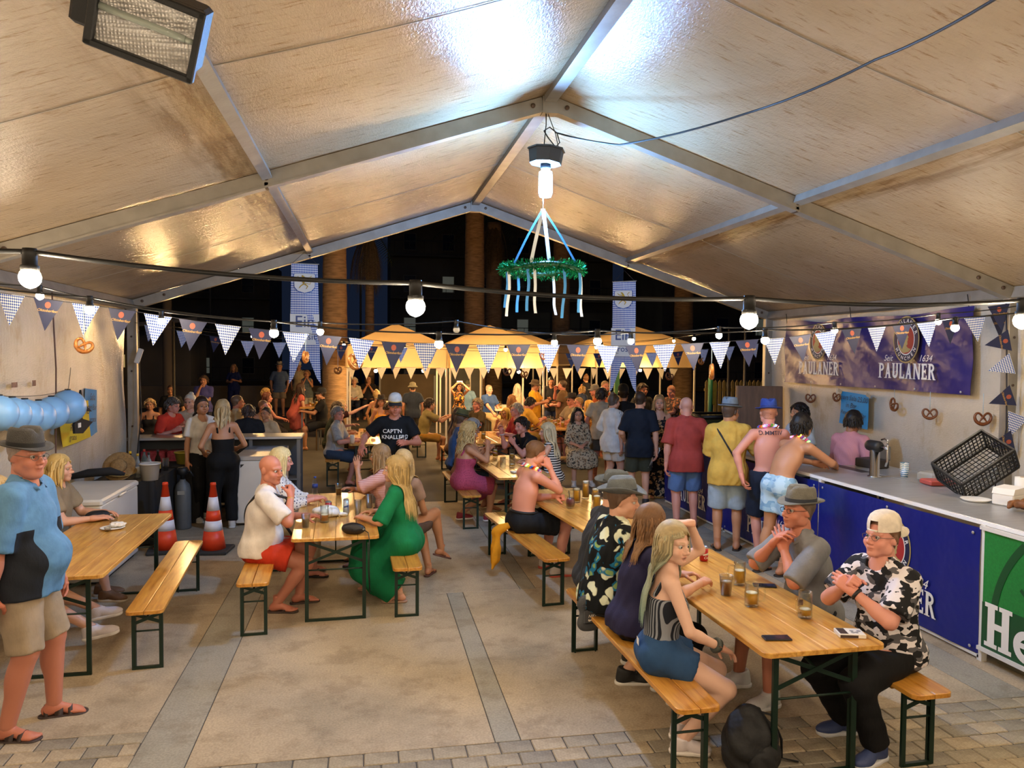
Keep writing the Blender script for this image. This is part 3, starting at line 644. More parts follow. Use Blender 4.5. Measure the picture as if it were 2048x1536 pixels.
@late
def _bags():
    o = blob('plastic_bag', (0, 0, .05), (.13, .10, .06), 0, 3, mat('white_bag', '#dcdad5', .35, bump=.6, bs=25), None, .22, 4); o.location = (-.40, 7.76, TZ); tag(o, 'crumpled white plastic bag on the bald man\'s table', 'bag')
    blob('bag_handle', (.15, -.02, .02), (.06, .03, .02), 0, 5, mat('white_bag', '#dcdad5', .35), o, .3, 5)
    e = empty('purse', (-.13, 6.97, TZ), R(-20), 'small black purse on the near end of the bald man\'s table', 'purse')
    blob('purse_body', (0, 0, .045), (.115, .055, .055), 0, 8, mat('black_leather', '#17171a', .45, bump=.3, bs=60), e, .10, 3)
    MB().box((.105, -.02, .05), (.02, .03, .012), bev=.003).build('clasp', mat('can_metal', '#b9b9bb', .3, .9), e)
    MB().tube([(.11, -.03, .045), (.16, -.06, .03), (.185, -.10, -.02), (.18, -.09, -.25), (.185, -.085, -.5), (.17, -.09, -.30), (.165, -.08, -.05)], .0045, 6).build('strap', mat('black_leather', '#17171a', .45), e)
    e = empty('leather_cap', (-2.56, 7.95, TZ), R(30), 'folded black leather cap on the table with the paper plate', 'cap'); blob('cap_body', (0, 0, .035), (.10, .075, .05), 0, 11, mat('black_leather', '#17171a', .45), e, .2, 4)
    MB().lathe([(.0, 0), (.09, .0), (.088, .008), (0, .012)], c=(.06, -.03, .002), n=20, sy=.7).build('peak', mat('black_leather', '#17171a', .45), e)
    tag(blob('napkin', (0, 0, .02), (.07, .05, .022), 0, 14, mat('napkin', '#e4e0d8', .8), None, .35, 7, .006), 'crumpled white napkin on the paper plate', 'napkin').location = (-2.26, 7.54, TZ+.012)
    e = empty('backpack', (2.16, 4.02, 0), R(25), 'black backpack on the ground beside the girl\'s bench', 'backpack'); bm_ = mat('backpack_cloth', '#15161a', .7, bump=.5, bs=30)
    blob('backpack_body', (0, 0, .16), (.17, .14, .20), 0, 21, bm_, e, .16, 6, .012); blob('front_pocket', (0, -.11, .11), (.12, .06, .10), 0, 22, bm_, e, .16, 5, .010)
    MB().tube([(.12, .03, .30), (.20, .0, .27), (.26, -.03, .12), (.24, -.05, .02), (.30, -.12, .01)], .016, 6, flat=.35).tube([(.06, .05, .34), (.16, .06, .30), (.2, .06, .2)], .014, 6, flat=.35).build('strap', bm_, e)
    MB().tube([(-.1, -.09, .25), (0, -.135, .255), (.1, -.09, .25)], .004, 5).build('zip', mat('zip', '#3a3a3f', .4, .5), e)
    g_ = Grid((-.14, -.06, -.17), (.14, .06, .19), .007)
    g_.add(cone((-.04, 0, -.08), (.04, 0, -.08), .055, .055)); g_.add(cone((-.05, 0, .07), (.05, 0, .07), .05, .05), .03); g_.add(cone((0, 0, -.05), (0, 0, .05), .075, .075), .05)
    e = empty('shoulder_bag', (1.60, 5.38, .50), R(8), 'grey shoulder bag with a white swoosh beside the floral shirt man', 'bag')
    v, q = snets(g_); v[:, 1] *= .55; gm = mat('grey_nylon', '#4a4d52', .7, bump=.3, bs=70); link('bag_body', npmesh('bag', v, q), gm, e)
    MB().box((0, -.040, -.02), (.13, .014, .10), bev=.006).build('front_pocket', gm, e); MB().tube([(-.08, -.042, .055), (.08, -.042, .055)], .004, 5).build('zip', mat('zip', '#3a3a3f', .4, .5), e)
    sw_ = [(-.03, .0), (-.034, -.012), (-.026, -.02), (-.012, -.016), (.045, .012), (-.012, -.006), (-.022, -.006)]
    mk_ = MB().add([(x, -.0485, z-.035) for x, z in sw_], [tuple(range(len(sw_)))]); put_text(mk_, 'NIKE', .0, -.016, .03, -.0485, .02, .25); mk_.build('swoosh_mark', M_WHITE_INK, e)
    MB().tube([(-.10, 0, .09), (-.06, .03, .28), (.02, .06, .55), (.1, .06, .72)], .012, 6, flat=.3).build('strap', mat('strap_black', '#1a1b1e', .7), e)
    e = empty('yellow_cloth', (1.50, 8.10, .49), 0, 'mustard yellow cloth knotted over the shirtless man\'s bench', 'cloth')
    g_ = Grid((-.2, -.2, -.5), (.2, .2, .2), .012); g_.add(cone((.02, 0, .06), (-.09, 0, .02), .03, .05)); g_.add(cone((-.14, 0, .0), (-.16, -.02, -.30), .04, .05), .04); g_.add(cone((-.15, .0, -.2), (-.19, -.05, -.40), .05, .015), .04); g_.add(cone((-.1, 0, .01), (-.15, 0, -.02), .04, .045), .03)
    v, q = snets(g_); v += .006*np.sin(v[:, 1:2]*140)*A3(1, 0, 0); link('cloth_drape', npmesh('cloth', v, q), fabric('#d9951f'), e)
pl = empty('paper_plate', (-2.29, 7.50, TZ), 0, 'white paper plate with scraps on the plate table', 'plate'); MB().lathe([(0, 0), (.07, 0), (.10, .012), (.105, .014), (.10, .016), (.07, .005), (0, .004)], n=28).build('plate_dish', mat('plate_white', '#e2dfd8', .6), pl)
cup(-2.33, 7.66, TZ, 'small clear plastic tumbler behind the paper plate', .0, r=.035, h=.06); cup(-2.30, 7.40, TZ+.0, 'tiny clear plastic dip cup before the paper plate', .3, r=.03, h=.035, foam=0, drink=M_BEERD)
# garland man's table
mug(2.24, 8.08, TZ, 'full beer mug on the shirtless man\'s table, foam on top', .86, foam=.018, rz=150); mug(2.45, 8.07, TZ, 'full beer mug beside the tall glass on the shirtless man\'s table', .84, foam=.014, rz=-10)
mug(2.40, 8.28, TZ, 'tall full beer glass behind the two mugs', .9, foam=.025, rz=100, h=.2); mug(2.36, 7.72, TZ, 'beer mug half hidden by the grey hat', .8, foam=.01, rz=60)
e = empty('stemless_glass', (2.09, 7.78, TZ), 0, 'round glass of dark red drink with a straw', 'glass'); lathe_part('glass', [(.03, 0), (.046, .02), (.05, .06), (.038, .12), (.036, .12), (.047, .06), (.043, .022), (.001, .012)], M_GLASS, e); lathe_part('drink', [(0, .013), (.041, .022), (.0465, .06), (.04, .105), (0, .105)], mat('red_drink', '#5a1518', .1), e); MB().tube([(.0, 0, .02), (-.012, 0, .13), (-.02, 0, .19)], .004, 6).build('straw', M_BLACK, e)
e = empty('sunglasses', (2.03, 8.40, TZ), R(20), 'black sunglasses lying on the shirtless man\'s table', 'glasses'); MB().tube([(-.07, 0, .02), (-.02, -.01, .025), (0, -.008, .03), (.02, -.01, .025), (.07, 0, .02)], .005, 6).tube([(-.07, 0, .02), (-.075, .07, .015), (-.07, .13, .004)], .004, 5).tube([(.07, 0, .02), (.075, .07, .015), (.07, .13, .004)], .004, 5).build('rim', M_BLACK, e); MB().lathe([(0, 0), (.03, 0), (.03, .002), (0, .003)], n=14, rot=rotm('X', 80), c=(-.035, -.006, .018), sy=.7).lathe([(0, 0), (.03, 0), (.03, .002), (0, .003)], n=14, rot=rotm('X', 80), c=(.035, -.006, .018), sy=.7).build('lens', mat('dark_lens', '#080808', .1), e)
for i, (x, y, lv) in enumerate(((1.86, 10.6, .0), (2.02, 10.75, .15), (2.16, 11.5, .5), (1.95, 11.8, .7))):
    mug(x, y, TZ, ['empty mug on the black polo man\'s table, nearest', 'nearly empty mug on the black polo man\'s table', 'half full mug on the black polo man\'s table', 'fullest mug on the black polo man\'s table'][i], lv, foam=.004 if lv else 0, rz=40*i)
o_ = MB().box((0, 0, .012), (.13, .09, .02), bev=.006).build('napkin', mat('napkin', '#e4e0d8', .8), None, (1.98, 10.25, TZ), R(20)); tag(o_, 'folded white napkin on the black polo man\'s table', 'napkin')
mug(2.12, 14.2, TZ, 'golden beer mug before the man in red jersey', .7, foam=.01)
for i in range(14):
    x = 3.85+.5*((i*37) % 10)/10; y = 16.3+1.7*((i*53) % 14)/14
    (mug if i % 3 else cup)(x, y, TZ, 'beer glass in the crowd of glasses on the canopy table', .3+.5*((i*7) % 5)/5, group='glasses on the canopy table')
for i, (x, y) in enumerate(((-.1, 14.3), (.1, 14.8), (-.05, 15.5), (.2, 15.7))): mug(x, y, TZ, 'beer glass on the grey shirt man\'s table', .5, group='glasses on the grey shirt table')
o_ = MB().lathe([(.035, 0), (.045, .15), (.047, .15), (.04, .0)], n=16).build('paper_cup', mat('paper_cup', '#e6dcc8', .6), None, (-.28, 13.98, TZ)); tag(o_, 'white paper cup on the near end of the grey shirt table', 'cup')
# ------------------------------------------------------------------ bar on the right
M_STEEL = mat('brushed_steel', '#b2b3b3', .34, .55, var=.1, vs=3, bump=.08, bs=90, stretch=(1, 8, 1)); M_WFRAME = mat('white_frame', '#d6d4cf', .45)
def m_vinyl(name, c, r=.3):
    m, N, L, B = nt(name); v = coords(N, L); n = noise(N, L, v, 2.5, 3); B.inputs['Base Color'].default_value = (*lin(c), 1); B.inputs['Roughness'].default_value = r
    addbump(N, L, B, n.outputs[0], .5, .05); return m
M_VBLUE = m_vinyl('blue_vinyl', '#0a1a72', .35); M_VNAVY = m_vinyl('navy_vinyl', '#2a2568', .28); M_VGREEN = mat('green_vinyl', '#1c7a35', .4, var=.12, vs=60); M_VDGREEN = mat('dark_green_vinyl', '#0f4a26', .4)
BX = 4.74
secs = [(5.20, 7.42, 6.18), (7.42, 9.65, 8.42), (9.65, 11.75, 10.70)]
for i, (y0, y1, yc_) in enumerate(secs):
    e = empty('bar_unit', (BX, (y0+y1)/2, 0), R(-90), ['blue bar front section next to the green panel, emblem fully in view', 'blue bar front section behind the two shirtless men', 'far blue bar front section behind the red polo man'][i], 'bar', 'bar front sections')
    w = y1-y0; n = 40; V = []
    for k in range(n+1):
        for j in range(9):
            x = -w/2+.01+(w-.02)*k/n; z = .05+1.0*j/8; V.append((x, -.012+.006*math.sin(x*7+i)*math.sin(z*5+1)+.004*math.sin(x*13), z))
    MB().add(V, [(k*9+j, (k+1)*9+j, (k+1)*9+j+1, k*9+j+1) for k in range(n) for j in range(8)], True).build('vinyl_front', M_VBLUE, e)
    MB().box((-w/2+.012, .02, .54), (.024, .04, 1.08)).box((w/2-.012, .02, .54), (.024, .04, 1.08)).box((0, .02, .03), (w, .04, .024)).build('frame', M_WFRAME, e)
    MB().box((-w/2+.03, .35, .54), (.03, .6, 1.0)).box((w/2-.03, .35, .54), (.03, .6, 1.0)).box((0, .35, .5), (w-.1, .58, .02)).build('shelf', mat('bar_inside', '#55554f', .6), e)
    off = (y0+y1)/2-yc_
    emblem(e, off, .66, .26, -.024)
    t = MB(); slab_text(t, 'PAULANER', off+.0, .17, .21, -.026, .92); t.build('lettering', M_WHITE_INK, e)
    t = MB(); put_text(t, 'Seit', off-.33, .43, .12, -.026, 0, .35); put_text(t, '1634', off+.30, .43, .12, -.026, 0, .35); t.build('lettering', M_WHITE_INK, e)
    g_ = MB()
    for xx in (-w/2+.08, 0, w/2-.08):
        for zz in (.09, 1.0): g_.lathe([(.006, 0), (.013, .0), (.013, .003), (.006, .004)], n=10, rot=rotm('X', 90), c=(xx, -.018, zz))
    g_.build('eyelets', M_STEEL, e)
e = empty('bar_unit', (BX, 4.1, 0), R(-90), 'green bar front section with big white letters at the right edge', 'bar', 'bar front sections'); w = 2.2
MB().box((0, .0, .60), (w-.05, .012, .95)).build('vinyl_front', M_VGREEN, e); MB().box((0, -.008, .30), (w-.05, .004, .36)).build('dark_band', M_VDGREEN, e)
MB().box((-w/2+.012, .02, .54), (.03, .05, 1.08)).box((w/2-.012, .02, .54), (.03, .05, 1.08)).box((0, -.005, .11), (w, .05, .03)).box((0, -.005, 1.06), (w, .05, .03)).build('frame', M_WFRAME, e)
t = MB(); slab_text(t, 'He', -w/2+.30, .15, .34, -.013); t.build('lettering', M_WHITE_INK, e)
t = MB()
for q in ring_pts((.0, .33), .94, 1.00, 136, 178, 20): t.add([(x, -.009, z) for x, z in q], [(0, 1, 2, 3)])
t.build('dark_print', M_VDGREEN, e); t = MB()
for i, ch in enumerate('HEI'): put_text(t, ch, -.62+.09*i, .66+.13*i, .22, -.009, .02, 0, 50-8*i)
t.build('dark_lettering', M_VDGREEN, e)
MB().box((-w/2+.2, .3, .05), (.25, .4, .1)).build('plinth_block', mat('plinth', '#77705f', .8), e)
bt = empty('bar_counter_top', (5.12, 7.4, 1.09), 0, 'long stainless steel bar counter top with white edge', 'counter')
MB().box((0, .0, 0), (.72, 8.8, .035), bev=.006).build('steel_top', M_STEEL, bt); MB().box((-.366, 0, -.002), (.012, 8.8, .03)).build('white_edge', emis('white_edge', '#c9c9c4', 0), bt)
MB().box((.30, 1.0, .019), (.12, 1.6, .002)).build('drip_grid', mat('drip_dark', '#3d3d3c', .4, .5), bt)
CT = 1.108
e = empty('work_table', (5.755, 6.72, 0), 0, 'steel work table inside the bar, crate and tap cups on it', 'table'); MB().box((0, 0, 1.09), (.53, 2.86, .035), bev=.005).build('table_top', M_STEEL, e)
for sx in (-1, 1):
    for sy in (-1, 1): MB().box((sx*.23, sy*1.38, .535), (.04, .04, 1.07)).build('leg', mat('grey_metal', '#6f7274', .4, .4), e)
# beer tap tower
e = empty('beer_tap', (5.30, 7.30, CT), R(-90), 'steel beer tap tower with a black head on the bar', 'beer tap')
MB().lathe([(.07, 0), (.07, .012), (.05, .016), (.05, .29), (.0, .30)], n=24).build('column', mat('chrome', '#c9c9c9', .12, 1), e)
MB().lathe([(.0, -.10), (.055, -.10), (.06, -.07), (.06, .06), (.045, .09), (0, .095)], n=20, rot=rotm('Y', 90), c=(0, 0, .33)).build('tap_head', M_BLACK, e)
MB().lathe([(0, 0), (.04, 0), (.035, .012), (0, .014)], n=18, rot=rotm('Y', -90), c=(-.10, 0, .33)).build('badge', mat('tap_badge', '#9a6a6a', .4), e)
MB().tube([(.09, 0, .33), (.16, 0, .335), (.20, 0, .33)], .018, 8).tube([(.2, 0, .36), (.2, 0, .30), (.215, -.01, .2), (.20, -.02, .14)], .011, 8).tube([(.2, 0, .35), (.2, .0, .41), (.15, 0, .425), (.10, 0, .41)], .009, 8).build('spout', mat('chrome', '#c9c9c9', .12, 1), e)
def basket(name, loc, rot, W_, D_, H_, label, m, nx=14, ny=9):
    e = empty(name, loc, 0, label, 'crate'); e.rotation_euler = rot; x, y = W_/2, D_/2
    fr = MB()
    for zz in (0, H_):
        for a, b in (((-x, -y), (x, -y)), ((x, -y), (x, y)), ((x, y), (-x, y)), ((-x, y), (-x, -y))): fr.bar((*a, zz), (*b, zz), .018, .03)
    for sx in (-1, 1):
        for sy in (-1, 1): fr.bar((sx*x, sy*y, 0), (sx*x, sy*y, H_), .016, .016, (0, 1, 0))
    fr.build('crate_frame', m, e)
    for nm, f in (('side_lattice', lambda u, z, s: (u*x, s*y, z)), ('end_lattice', lambda u, z, s: (s*x, u*y, z))):
        for s in (-1, 1):
            l = MB(); k = nx if nm[0] == 's' else ny
            for i in range(1, k): l.bar(f(-1+2*i/k, 0, s), f(-1+2*i/k, H_, s), .009, .009, (.3, .9, 0))
            for j in range(1, 5): l.bar(f(-1, H_*j/5, s), f(1, H_*j/5, s), .009, .009)
            l.build(nm, m, e)
    l = MB()
    for i in range(1, nx): l.bar((-x+2*x*i/nx, -y, 0), (-x+2*x*i/nx, y, 0), .006, .006)
    for j in range(1, ny): l.bar((-x, -y+2*y*j/ny, 0), (x, -y+2*y*j/ny, 0), .006, .006)
    l.build('base_lattice', m, e); return e
basket('plastic_crate', (5.66, 6.30, 1.30), (R(28), R(-35), R(-12)), .56, .38, .22, 'black lattice plastic crate tipped up on the bar', mat('crate_black', '#141414', .45))
e = empty('cash_box', (5.72, 7.95, CT), R(-80), 'open grey cash box behind the beer tap', 'cash box'); MB().box((0, .02, .05), (.30, .22, .10), bev=.01).build('box_body', mat('cash_dark', '#2b2622', .5), e); MB().box((0, .14, .17), (.30, .02, .16), bev=.008).build('lid', mat('cash_lid', '#57524a', .5), e)
st = empty('cup_stack', (5.62, 7.25, CT), 0, 'stack of paper cups with blue zigzag pattern beside the tap', 'cups')
mz, N_, L_, B_ = nt('zigzag_paper'); wv = N_.new('ShaderNodeTexWave'); wv.wave_profile = 'TRI'; wv.bands_direction = 'Z'; wv.inputs['Scale'].default_value = 14; wv.inputs['Distortion'].default_value = 3; wv.inputs['Detail Scale'].default_value = 3; L_.new(coords(N_, L_), wv.inputs[0]); L_.new(ramp(N_, L_, wv.outputs[0], [(.0, '#dfe6ea'), (.48, '#dfe6ea'), (.52, '#3f7aa8'), (1, '#3f7aa8')]).outputs[0], B_.inputs['Base Color'])
for i in range(4): MB().lathe([(.032, 0), (.043, .10), (.045, .10), (.034, 0)], n=16).build('paper_cup', mz, st, (0, 0, .018*i))
o = MB().lathe([(0, 0), (.10, 0), (.125, .02), (.12, .022), (.09, .008), (0, .006)], n=26).build('plate_stack', mat('plate_white', '#e2dfd8', .6), None, (5.34, 5.95, CT)); tag(o, 'stack of white plates at the right end of the bar', 'plates')
e = empty('paper_roll', (5.72, 5.85, CT), 0, 'white paper towel roll at the right end of the bar', 'paper roll'); MB().lathe([(.02, 0), (.06, 0), (.06, .22), (.02, .22)], n=22).build('roll', mat('tissue', '#dedcd6', .9), e); MB().lathe([(.018, .0), (.02, .0), (.02, .222), (.018, .222)], n=14).build('core', mat('kraft', '#8a6d4a', .8), e)
o = MB().box((0, 0, .05), (.24, .18, .10), bev=.01).prism([(-.12, .10), (.12, .10), (.08, .16), (-.1, .15)], -.09, .09).build('napkin_pack', mat('napkin', '#e4e0d8', .8), None, (5.5, 5.75, CT), R(20)); tag(o, 'torn white napkin pack beside the paper roll', 'napkins')
for i in range(9):
    k = i; m_ = MB().tube([(-.09, 0, .02), (-.04, .03, .045), (.02, .02, .05), (.08, -.02, .03), (.1, -.05, .015)], [.012, .03, .034, .028, .01], 7)
    o = m_.build('bread_roll', mat('crust', '#7a4a22', .6, var=.3, vs=20, bump=.4, bs=40), None, (5.34+.10*(i % 3), 5.50-.09*(i // 3), CT+.01+.012*(i % 2)), R(40*i)); tag(o, 'brown crusty bread in the heap at the right end of the bar', 'bread', 'bread heap on the bar')
o = MB().box((0, 0, .05), (.3, .22, .1), bev=.02).build('food_tray', mat('clear_tray', '#cfcfcb', .2, trans=.5), None, (5.75, 6.95, CT), R(10)); tag(o, 'clear plastic tray behind the crate on the bar', 'tray')
o = MB().box((0, 0, .03), (.28, .2, .05), bev=.01).build('food_pack', mat('red_pack', '#b5524a', .4), None, (5.62, 6.75, CT), R(-8)); tag(o, 'flat red food pack next to the tipped crate', 'package')
# wall banner with two printed halves
bn = empty('wall_banner', (6.56, 9.37, 0), R(-90), 'large navy banner with two white brewery logos on the right wall', 'banner'); w = 3.9; n = 60; V = []
def bannery(x, z): return .02*math.sin(x*3.1)-.05*math.exp(-((abs(x+.25)-.9*(2.95-z))/.10)**2)*(z-1.95)*.5+.012*math.sin(x*6+z*9)
def bannertop(x): return 2.93+.03*abs(x)/2-.05*math.exp(-((x+.95)/.5)**2)-.04*math.exp(-((x-.95)/.6)**2)
for k in range(n+1):
    for j in range(17):
        x = -w/2+w*k/n; z = 1.97+(bannertop(x)-1.97)*j/16; V.append((x, bannery(x, z), z))
k_ = len(V); V += [(x, y+.004, z) for x, y, z in V]; F = []
for k in range(n):
    for j in range(16): q = (k*17+j, (k+1)*17+j, (k+1)*17+j+1, k*17+j+1); F += [q, tuple(k_+i for i in reversed(q))]
MB().add(V, F, True).build('vinyl_sheet', M_VNAVY, bn)
for off, kk in ((-.91, .27), (.97, .29)):
    emblem(bn, off, 2.60, kk, -.075)
    t = MB(); slab_text(t, 'PAULANER', off+.0, 2.12, .19, -.07, .98); put_text(t, 'Seit', off-.33, 2.37, .11, -.07, 0, .35); put_text(t, '1634', off+.33, 2.37, .11, -.07, 0, .35); t.build('lettering', M_WHITE_INK, bn)
for xx, zz in ((-1.9, 2.93), (-.25, 2.94), (1.88, 2.96)): MB().tube([(xx, .0, zz-.02), (xx-.03, .0, zz+.13)], .006, 5).build('cable_tie', M_BLACK, bn)
t = MB()
for i in range(6):
    for zz in (2.0,): t.lathe([(.006, 0), (.014, .0), (.014, .003), (.006, .004)], n=10, rot=rotm('X', 90), c=(-1.85+.74*i, -.05, zz))
t.build('eyelets', M_STEEL, bn)
def note_paper(name, pts, loc, rz, c, label, lines, cat='notice', tape=True):
    e = empty(name, loc, rz, label, cat); xs = [p[0] for p in pts]; V = []; n = 10
    # bilinear sheet with a little curl
    for t in (0, .002):
        for i in range(n+1):
            for j in range(n+1):
                u, v = i/n, j/n; a, b, c_, d = [np.array(p) for p in pts]   # tl tr br bl
                p = (a*(1-u)+b*u)*(1-v)+(d*(1-u)+c_*u)*v; V.append((p[0], .010*math.sin(u*5+v*3)-t-.012*v*v, p[1]))
    k = (n+1)**2; F = []
    for i in range(n):
        for j in range(n): q = (i*(n+1)+j, i*(n+1)+j+1, (i+1)*(n+1)+j+1, (i+1)*(n+1)+j); F += [q, tuple(k+z for z in reversed(q))]
    MB().add(V, F, True).build('sheet', mat('paper_'+c.lstrip('#'), c, .7, var=.06, vs=6), e)
    t = MB()
    for s, x, z, sz, rot in lines: put_text(t, s, x, z, sz, -.026, -.004, .2, rot)
    if lines: t.build('handwriting', mat('marker_ink', '#1b2a3a', .7), e)
    if tape:
        for p in pts[:2]: MB().box((p[0], -.016, p[1]), (.09, .002, .05), rotm('Y', 20)).build('tape', mat('tape', '#8f8876', .5), e)
    return e
note_paper('price_notice', [(-.32, .25), (.31, .22), (.29, -.24), (-.33, -.20)], (6.57, 9.50, 1.65), R(-90), '#1f86bd', 'bright blue handwritten notice on the right wall below the banner', [('Apart Sala 25,00', -.02, .16, .10, -3), ('in Bar', -.05, .06, .10, -3), ('Reservierung Bar', .0, -.05, .08, -3), ('oder gratis', .05, -.15, .08, -3)])

# ------------------------------------------------------------------ left side: counter, freezers, cones, bottles
e = empty('service_counter', (-2.25, 12.35, 0), 0, 'grey service counter beyond the two barmaids', 'counter'); M_GREYM = mat('grey_metal', '#6f7274', .4, .4)
MB().box((0, .0, 1.09), (2.5, .55, .04), bev=.006).build('counter_top', M_STEEL, e); MB().box((0, .25, .55), (2.45, .03, 1.05)).build('back_panel', mat('counter_panel', '#3f444a', .5), e)
for xx in (-1.2, -.35, .5, 1.2): MB().box((xx, -.2, .53), (.05, .05, 1.06)).build('leg', M_GREYM, e)
MB().box((0, 0, .45), (2.4, .5, .025)).build('shelf', M_GREYM, e)
for i in range(4):
    o = MB().box((0, 0, .11), (.34, .26, .22), bev=.02).build('drink_pack', mat('pink_wrap', '#b04a5a', .25, var=.3, vs=25, trans=.2), None, (-3.15+.37*(i % 2), 12.27, .4635+.225*(i // 2))); tag(o, 'shrink-wrapped pack of red drinks on the counter shelf, %s' % ('lower by the post', 'lower by the barmaids', 'upper by the post', 'upper by the barmaids')[i], 'drinks', 'drink packs on the counter shelf')
cup(-2.72, 12.28, 1.112, 'pink plastic cup on the service counter', .2, r=.045, h=.14, drink=M_WATER, foam=0); mug(-2.5, 12.3, 1.112, 'amber beer glass on the service counter beside the pink cup', .75, drink=M_BEERD, foam=.012)
def freezer(x, y, rz, W_, D_, H_, label, steel):
    e = empty('chest_freezer', (x, y, 0), R(rz), label, 'freezer', 'chest freezers'); wm = mat('freezer_white', '#d3cec3', .35, var=.04, vs=4)
    MB().box((0, 0, (H_-.07)/2+.02), (W_, D_, H_-.10), bev=.012).build('cabinet', wm, e)
    if steel:
        MB().box((0, 0, H_-.03), (W_+.01, D_+.01, .06), bev=.006).build('steel_lid', M_STEEL, e); MB().box((.05, .2, H_+.001), (W_*.6, .5, .002)).build('lid_paper', mat('lid_paper', '#b9c0c8', .3), e); MB().prism([(0, 0), (.05, 0), (0, -.05)], -.002, 0).build('corner_mark', M_BLACK, e, (-W_/2+.07, -D_/2, H_-.11))
    else:
        MB().box((0, 0, H_-.035), (W_+.02, D_+.03, .07), bev=.02).build('lid', wm, e); MB().box((W_/2+.02, 0, H_-.05), (.03, .22, .03), bev=.01).build('lid_handle', wm, e)
    MB().box((0, 0, .015), (W_*.9, D_*.9, .03)).build('base', M_BLACK, e); return e
freezer(-3.0, 9.0, 0, .68, 1.25, .88, 'white chest freezer with closed lid behind the plate table', False)
freezer(-1.50, 11.60, 0, .58, 1.25, .96, 'white freezer with steel lid behind the bald man', True)
def cone_(x, y, rz, label):
    e = empty('traffic_cone', (x, y, 0), R(rz), label, 'traffic cone', 'traffic cones'); om = mat('cone_orange', '#e2421c', .45); wmt = mat('cone_white', '#d9d9e2', .35)
    prof = lambda z: .145-.112*(z/.78)
    for z0, z1, mm, nm in ((.04, .26, om, 'cone_skirt'), (.26, .38, wmt, 'reflective_band'), (.38, .50, om, 'cone_body'), (.50, .66, wmt, 'reflective_band'), (.66, .80, om, 'cone_tip')):
        MB().lathe([(prof(z0), z0), (prof(z1), z1)]+([(.036, .80), (.03, .83), (.0, .835)] if z1 > .7 else []), n=24).build(nm, mm, e)
    MB().box((0, 0, .02), (.40, .40, .04), bev=.01).build('base', mat('cone_base', '#2d2c2b', .8), e); return e
cone_(-2.38, 9.72, 8, 'orange traffic cone nearer the chest freezer'); cone_(-1.82, 9.62, -6, 'orange traffic cone nearer the bald man')
e = empty('cloth_table', (-2.95, 10.55, 0), 0, 'bottle table draped in black cloth behind the chest freezer', 'table'); V = []; n = 24
MB().box((0, 0, .78), (.72, 1.1, .03)).build('table_top', mat('drape_black', '#131314', .8), e)
ring = [(-.37, -.56), (.37, -.56), (.37, .56), (-.37, .56)]; P_ = []
for (a, b) in zip(ring, ring[1:]+ring[:1]):
    for k in range(14): t = k/14; P_.append((a[0]+(b[0]-a[0])*t, a[1]+(b[1]-a[1])*t))
m_ = len(P_); V = []
for j, zz in enumerate((.795, .5, .25, .03)):
    for k, (x, y) in enumerate(P_): s_ = 1+(.02+.04*j)*(.5+.5*math.sin(k*1.9)); V.append((x*s_, y*s_, zz))
MB().add(V, [(j*m_+k, j*m_+(k+1) % m_, (j+1)*m_+(k+1) % m_, (j+1)*m_+k) for j in range(3) for k in range(m_)], True).build('drape', mat('drape_black', '#131314', .8), e)
BZ = .797
for i, (x, y, c, cap, lab, lc) in enumerate(((-3.16, 10.30, '#20301f', '#d8d4c8', 'dark bottle with white cap next to the straw hats', '#c9c2ae'), (-3.02, 10.62, '#2b2118', '#e8c020', 'bottle with yellow cap among the spirits', '#20201e'), (-2.86, 10.36, '#cfd6d2', '#b8962e', 'clear spirits bottle with gold cap', '#d8d2c0'), (-2.76, 10.48, '#c5c9cc', '#1c1c1c', 'clear spirits bottle with black cap', '#8a2a2a'), (-2.9, 10.80, '#8a9a92', '#a82a20', 'pale bottle with red cap at the back', '#cfcabb'), (-2.72, 10.75, '#3a2a20', '#1c1c1c', 'dark spirits bottle beside the bucket', '#b59a4a'))):
    b = empty('spirits_bottle', (x, y, BZ), 0, lab, 'bottle', 'bottles on the black cloth table'); bm_ = mat('bottle_'+c.lstrip('#'), c, .06, trans=.7)
    lathe_part('bottle_glass', [(.034, 0), (.038, .01), (.038, .17), (.03, .20), (.014, .235), (.014, .275)], bm_, b, 16); lathe_part('cap', [(0, .30), (.016, .30), (.016, .27), (0, .27)], mat('cap_'+cap.lstrip('#'), cap, .4), b, 12); lathe_part('bottle_label', [(.0385, .05), (.0385, .14)], mat('blabel_'+lc.lstrip('#'), lc, .6), b, 16)
def bucket(x, y, z, r, h, c, label, inside=None):
    e = empty('bucket', (x, y, z), 0, label, 'bucket'); lathe_part('bucket_wall', [(r*.78, 0), (r, h), (r+.006, h), (r+.006, h-.02), (r-.004, h-.006), (r*.76, .01), (0, .01)], mat('bucket_'+c.lstrip('#'), c, .4, trans=.0), e, 24); MB().tube([(r*math.cos(a), r*math.sin(a), h-.02-.05*math.sin(a)) for a in np.linspace(R(180), R(360), 12)], .004, 5).build('bail', mat('wire', '#aaaaaa', .4, .6), e)
    if inside: MB().lathe([(0, h*.6), (r*.88, h*.6), (r*.7, h*.75), (0, h*.85)], n=16).build('contents', inside, e)
    return e
bucket(-2.66, 10.14, BZ, .12, .21, '#cfcbc4', 'white ice bucket beside the bottles', mat('ice', '#b9c9d6', .2)); MB().tube([(0, 0, 0), (.0, 0, .2)], .001, 4)
o = MB()
for k in range(3): o.lathe([(.03, .03*k), (.042, .03*k+.11), (.0425, .03*k+.11), (.031, .03*k)], n=14)
tag(o.build('cup_column', M_PLASTIC, None, (-2.66, 10.90, BZ)), 'column of clear plastic cups behind the ice bucket', 'cups')
bucket(-2.55, 11.55, .80, .15, .17, '#a89a3a', 'yellowish tub with lemon on the dark stand behind the gas cylinder', mat('lemons', '#d8b52a', .5))
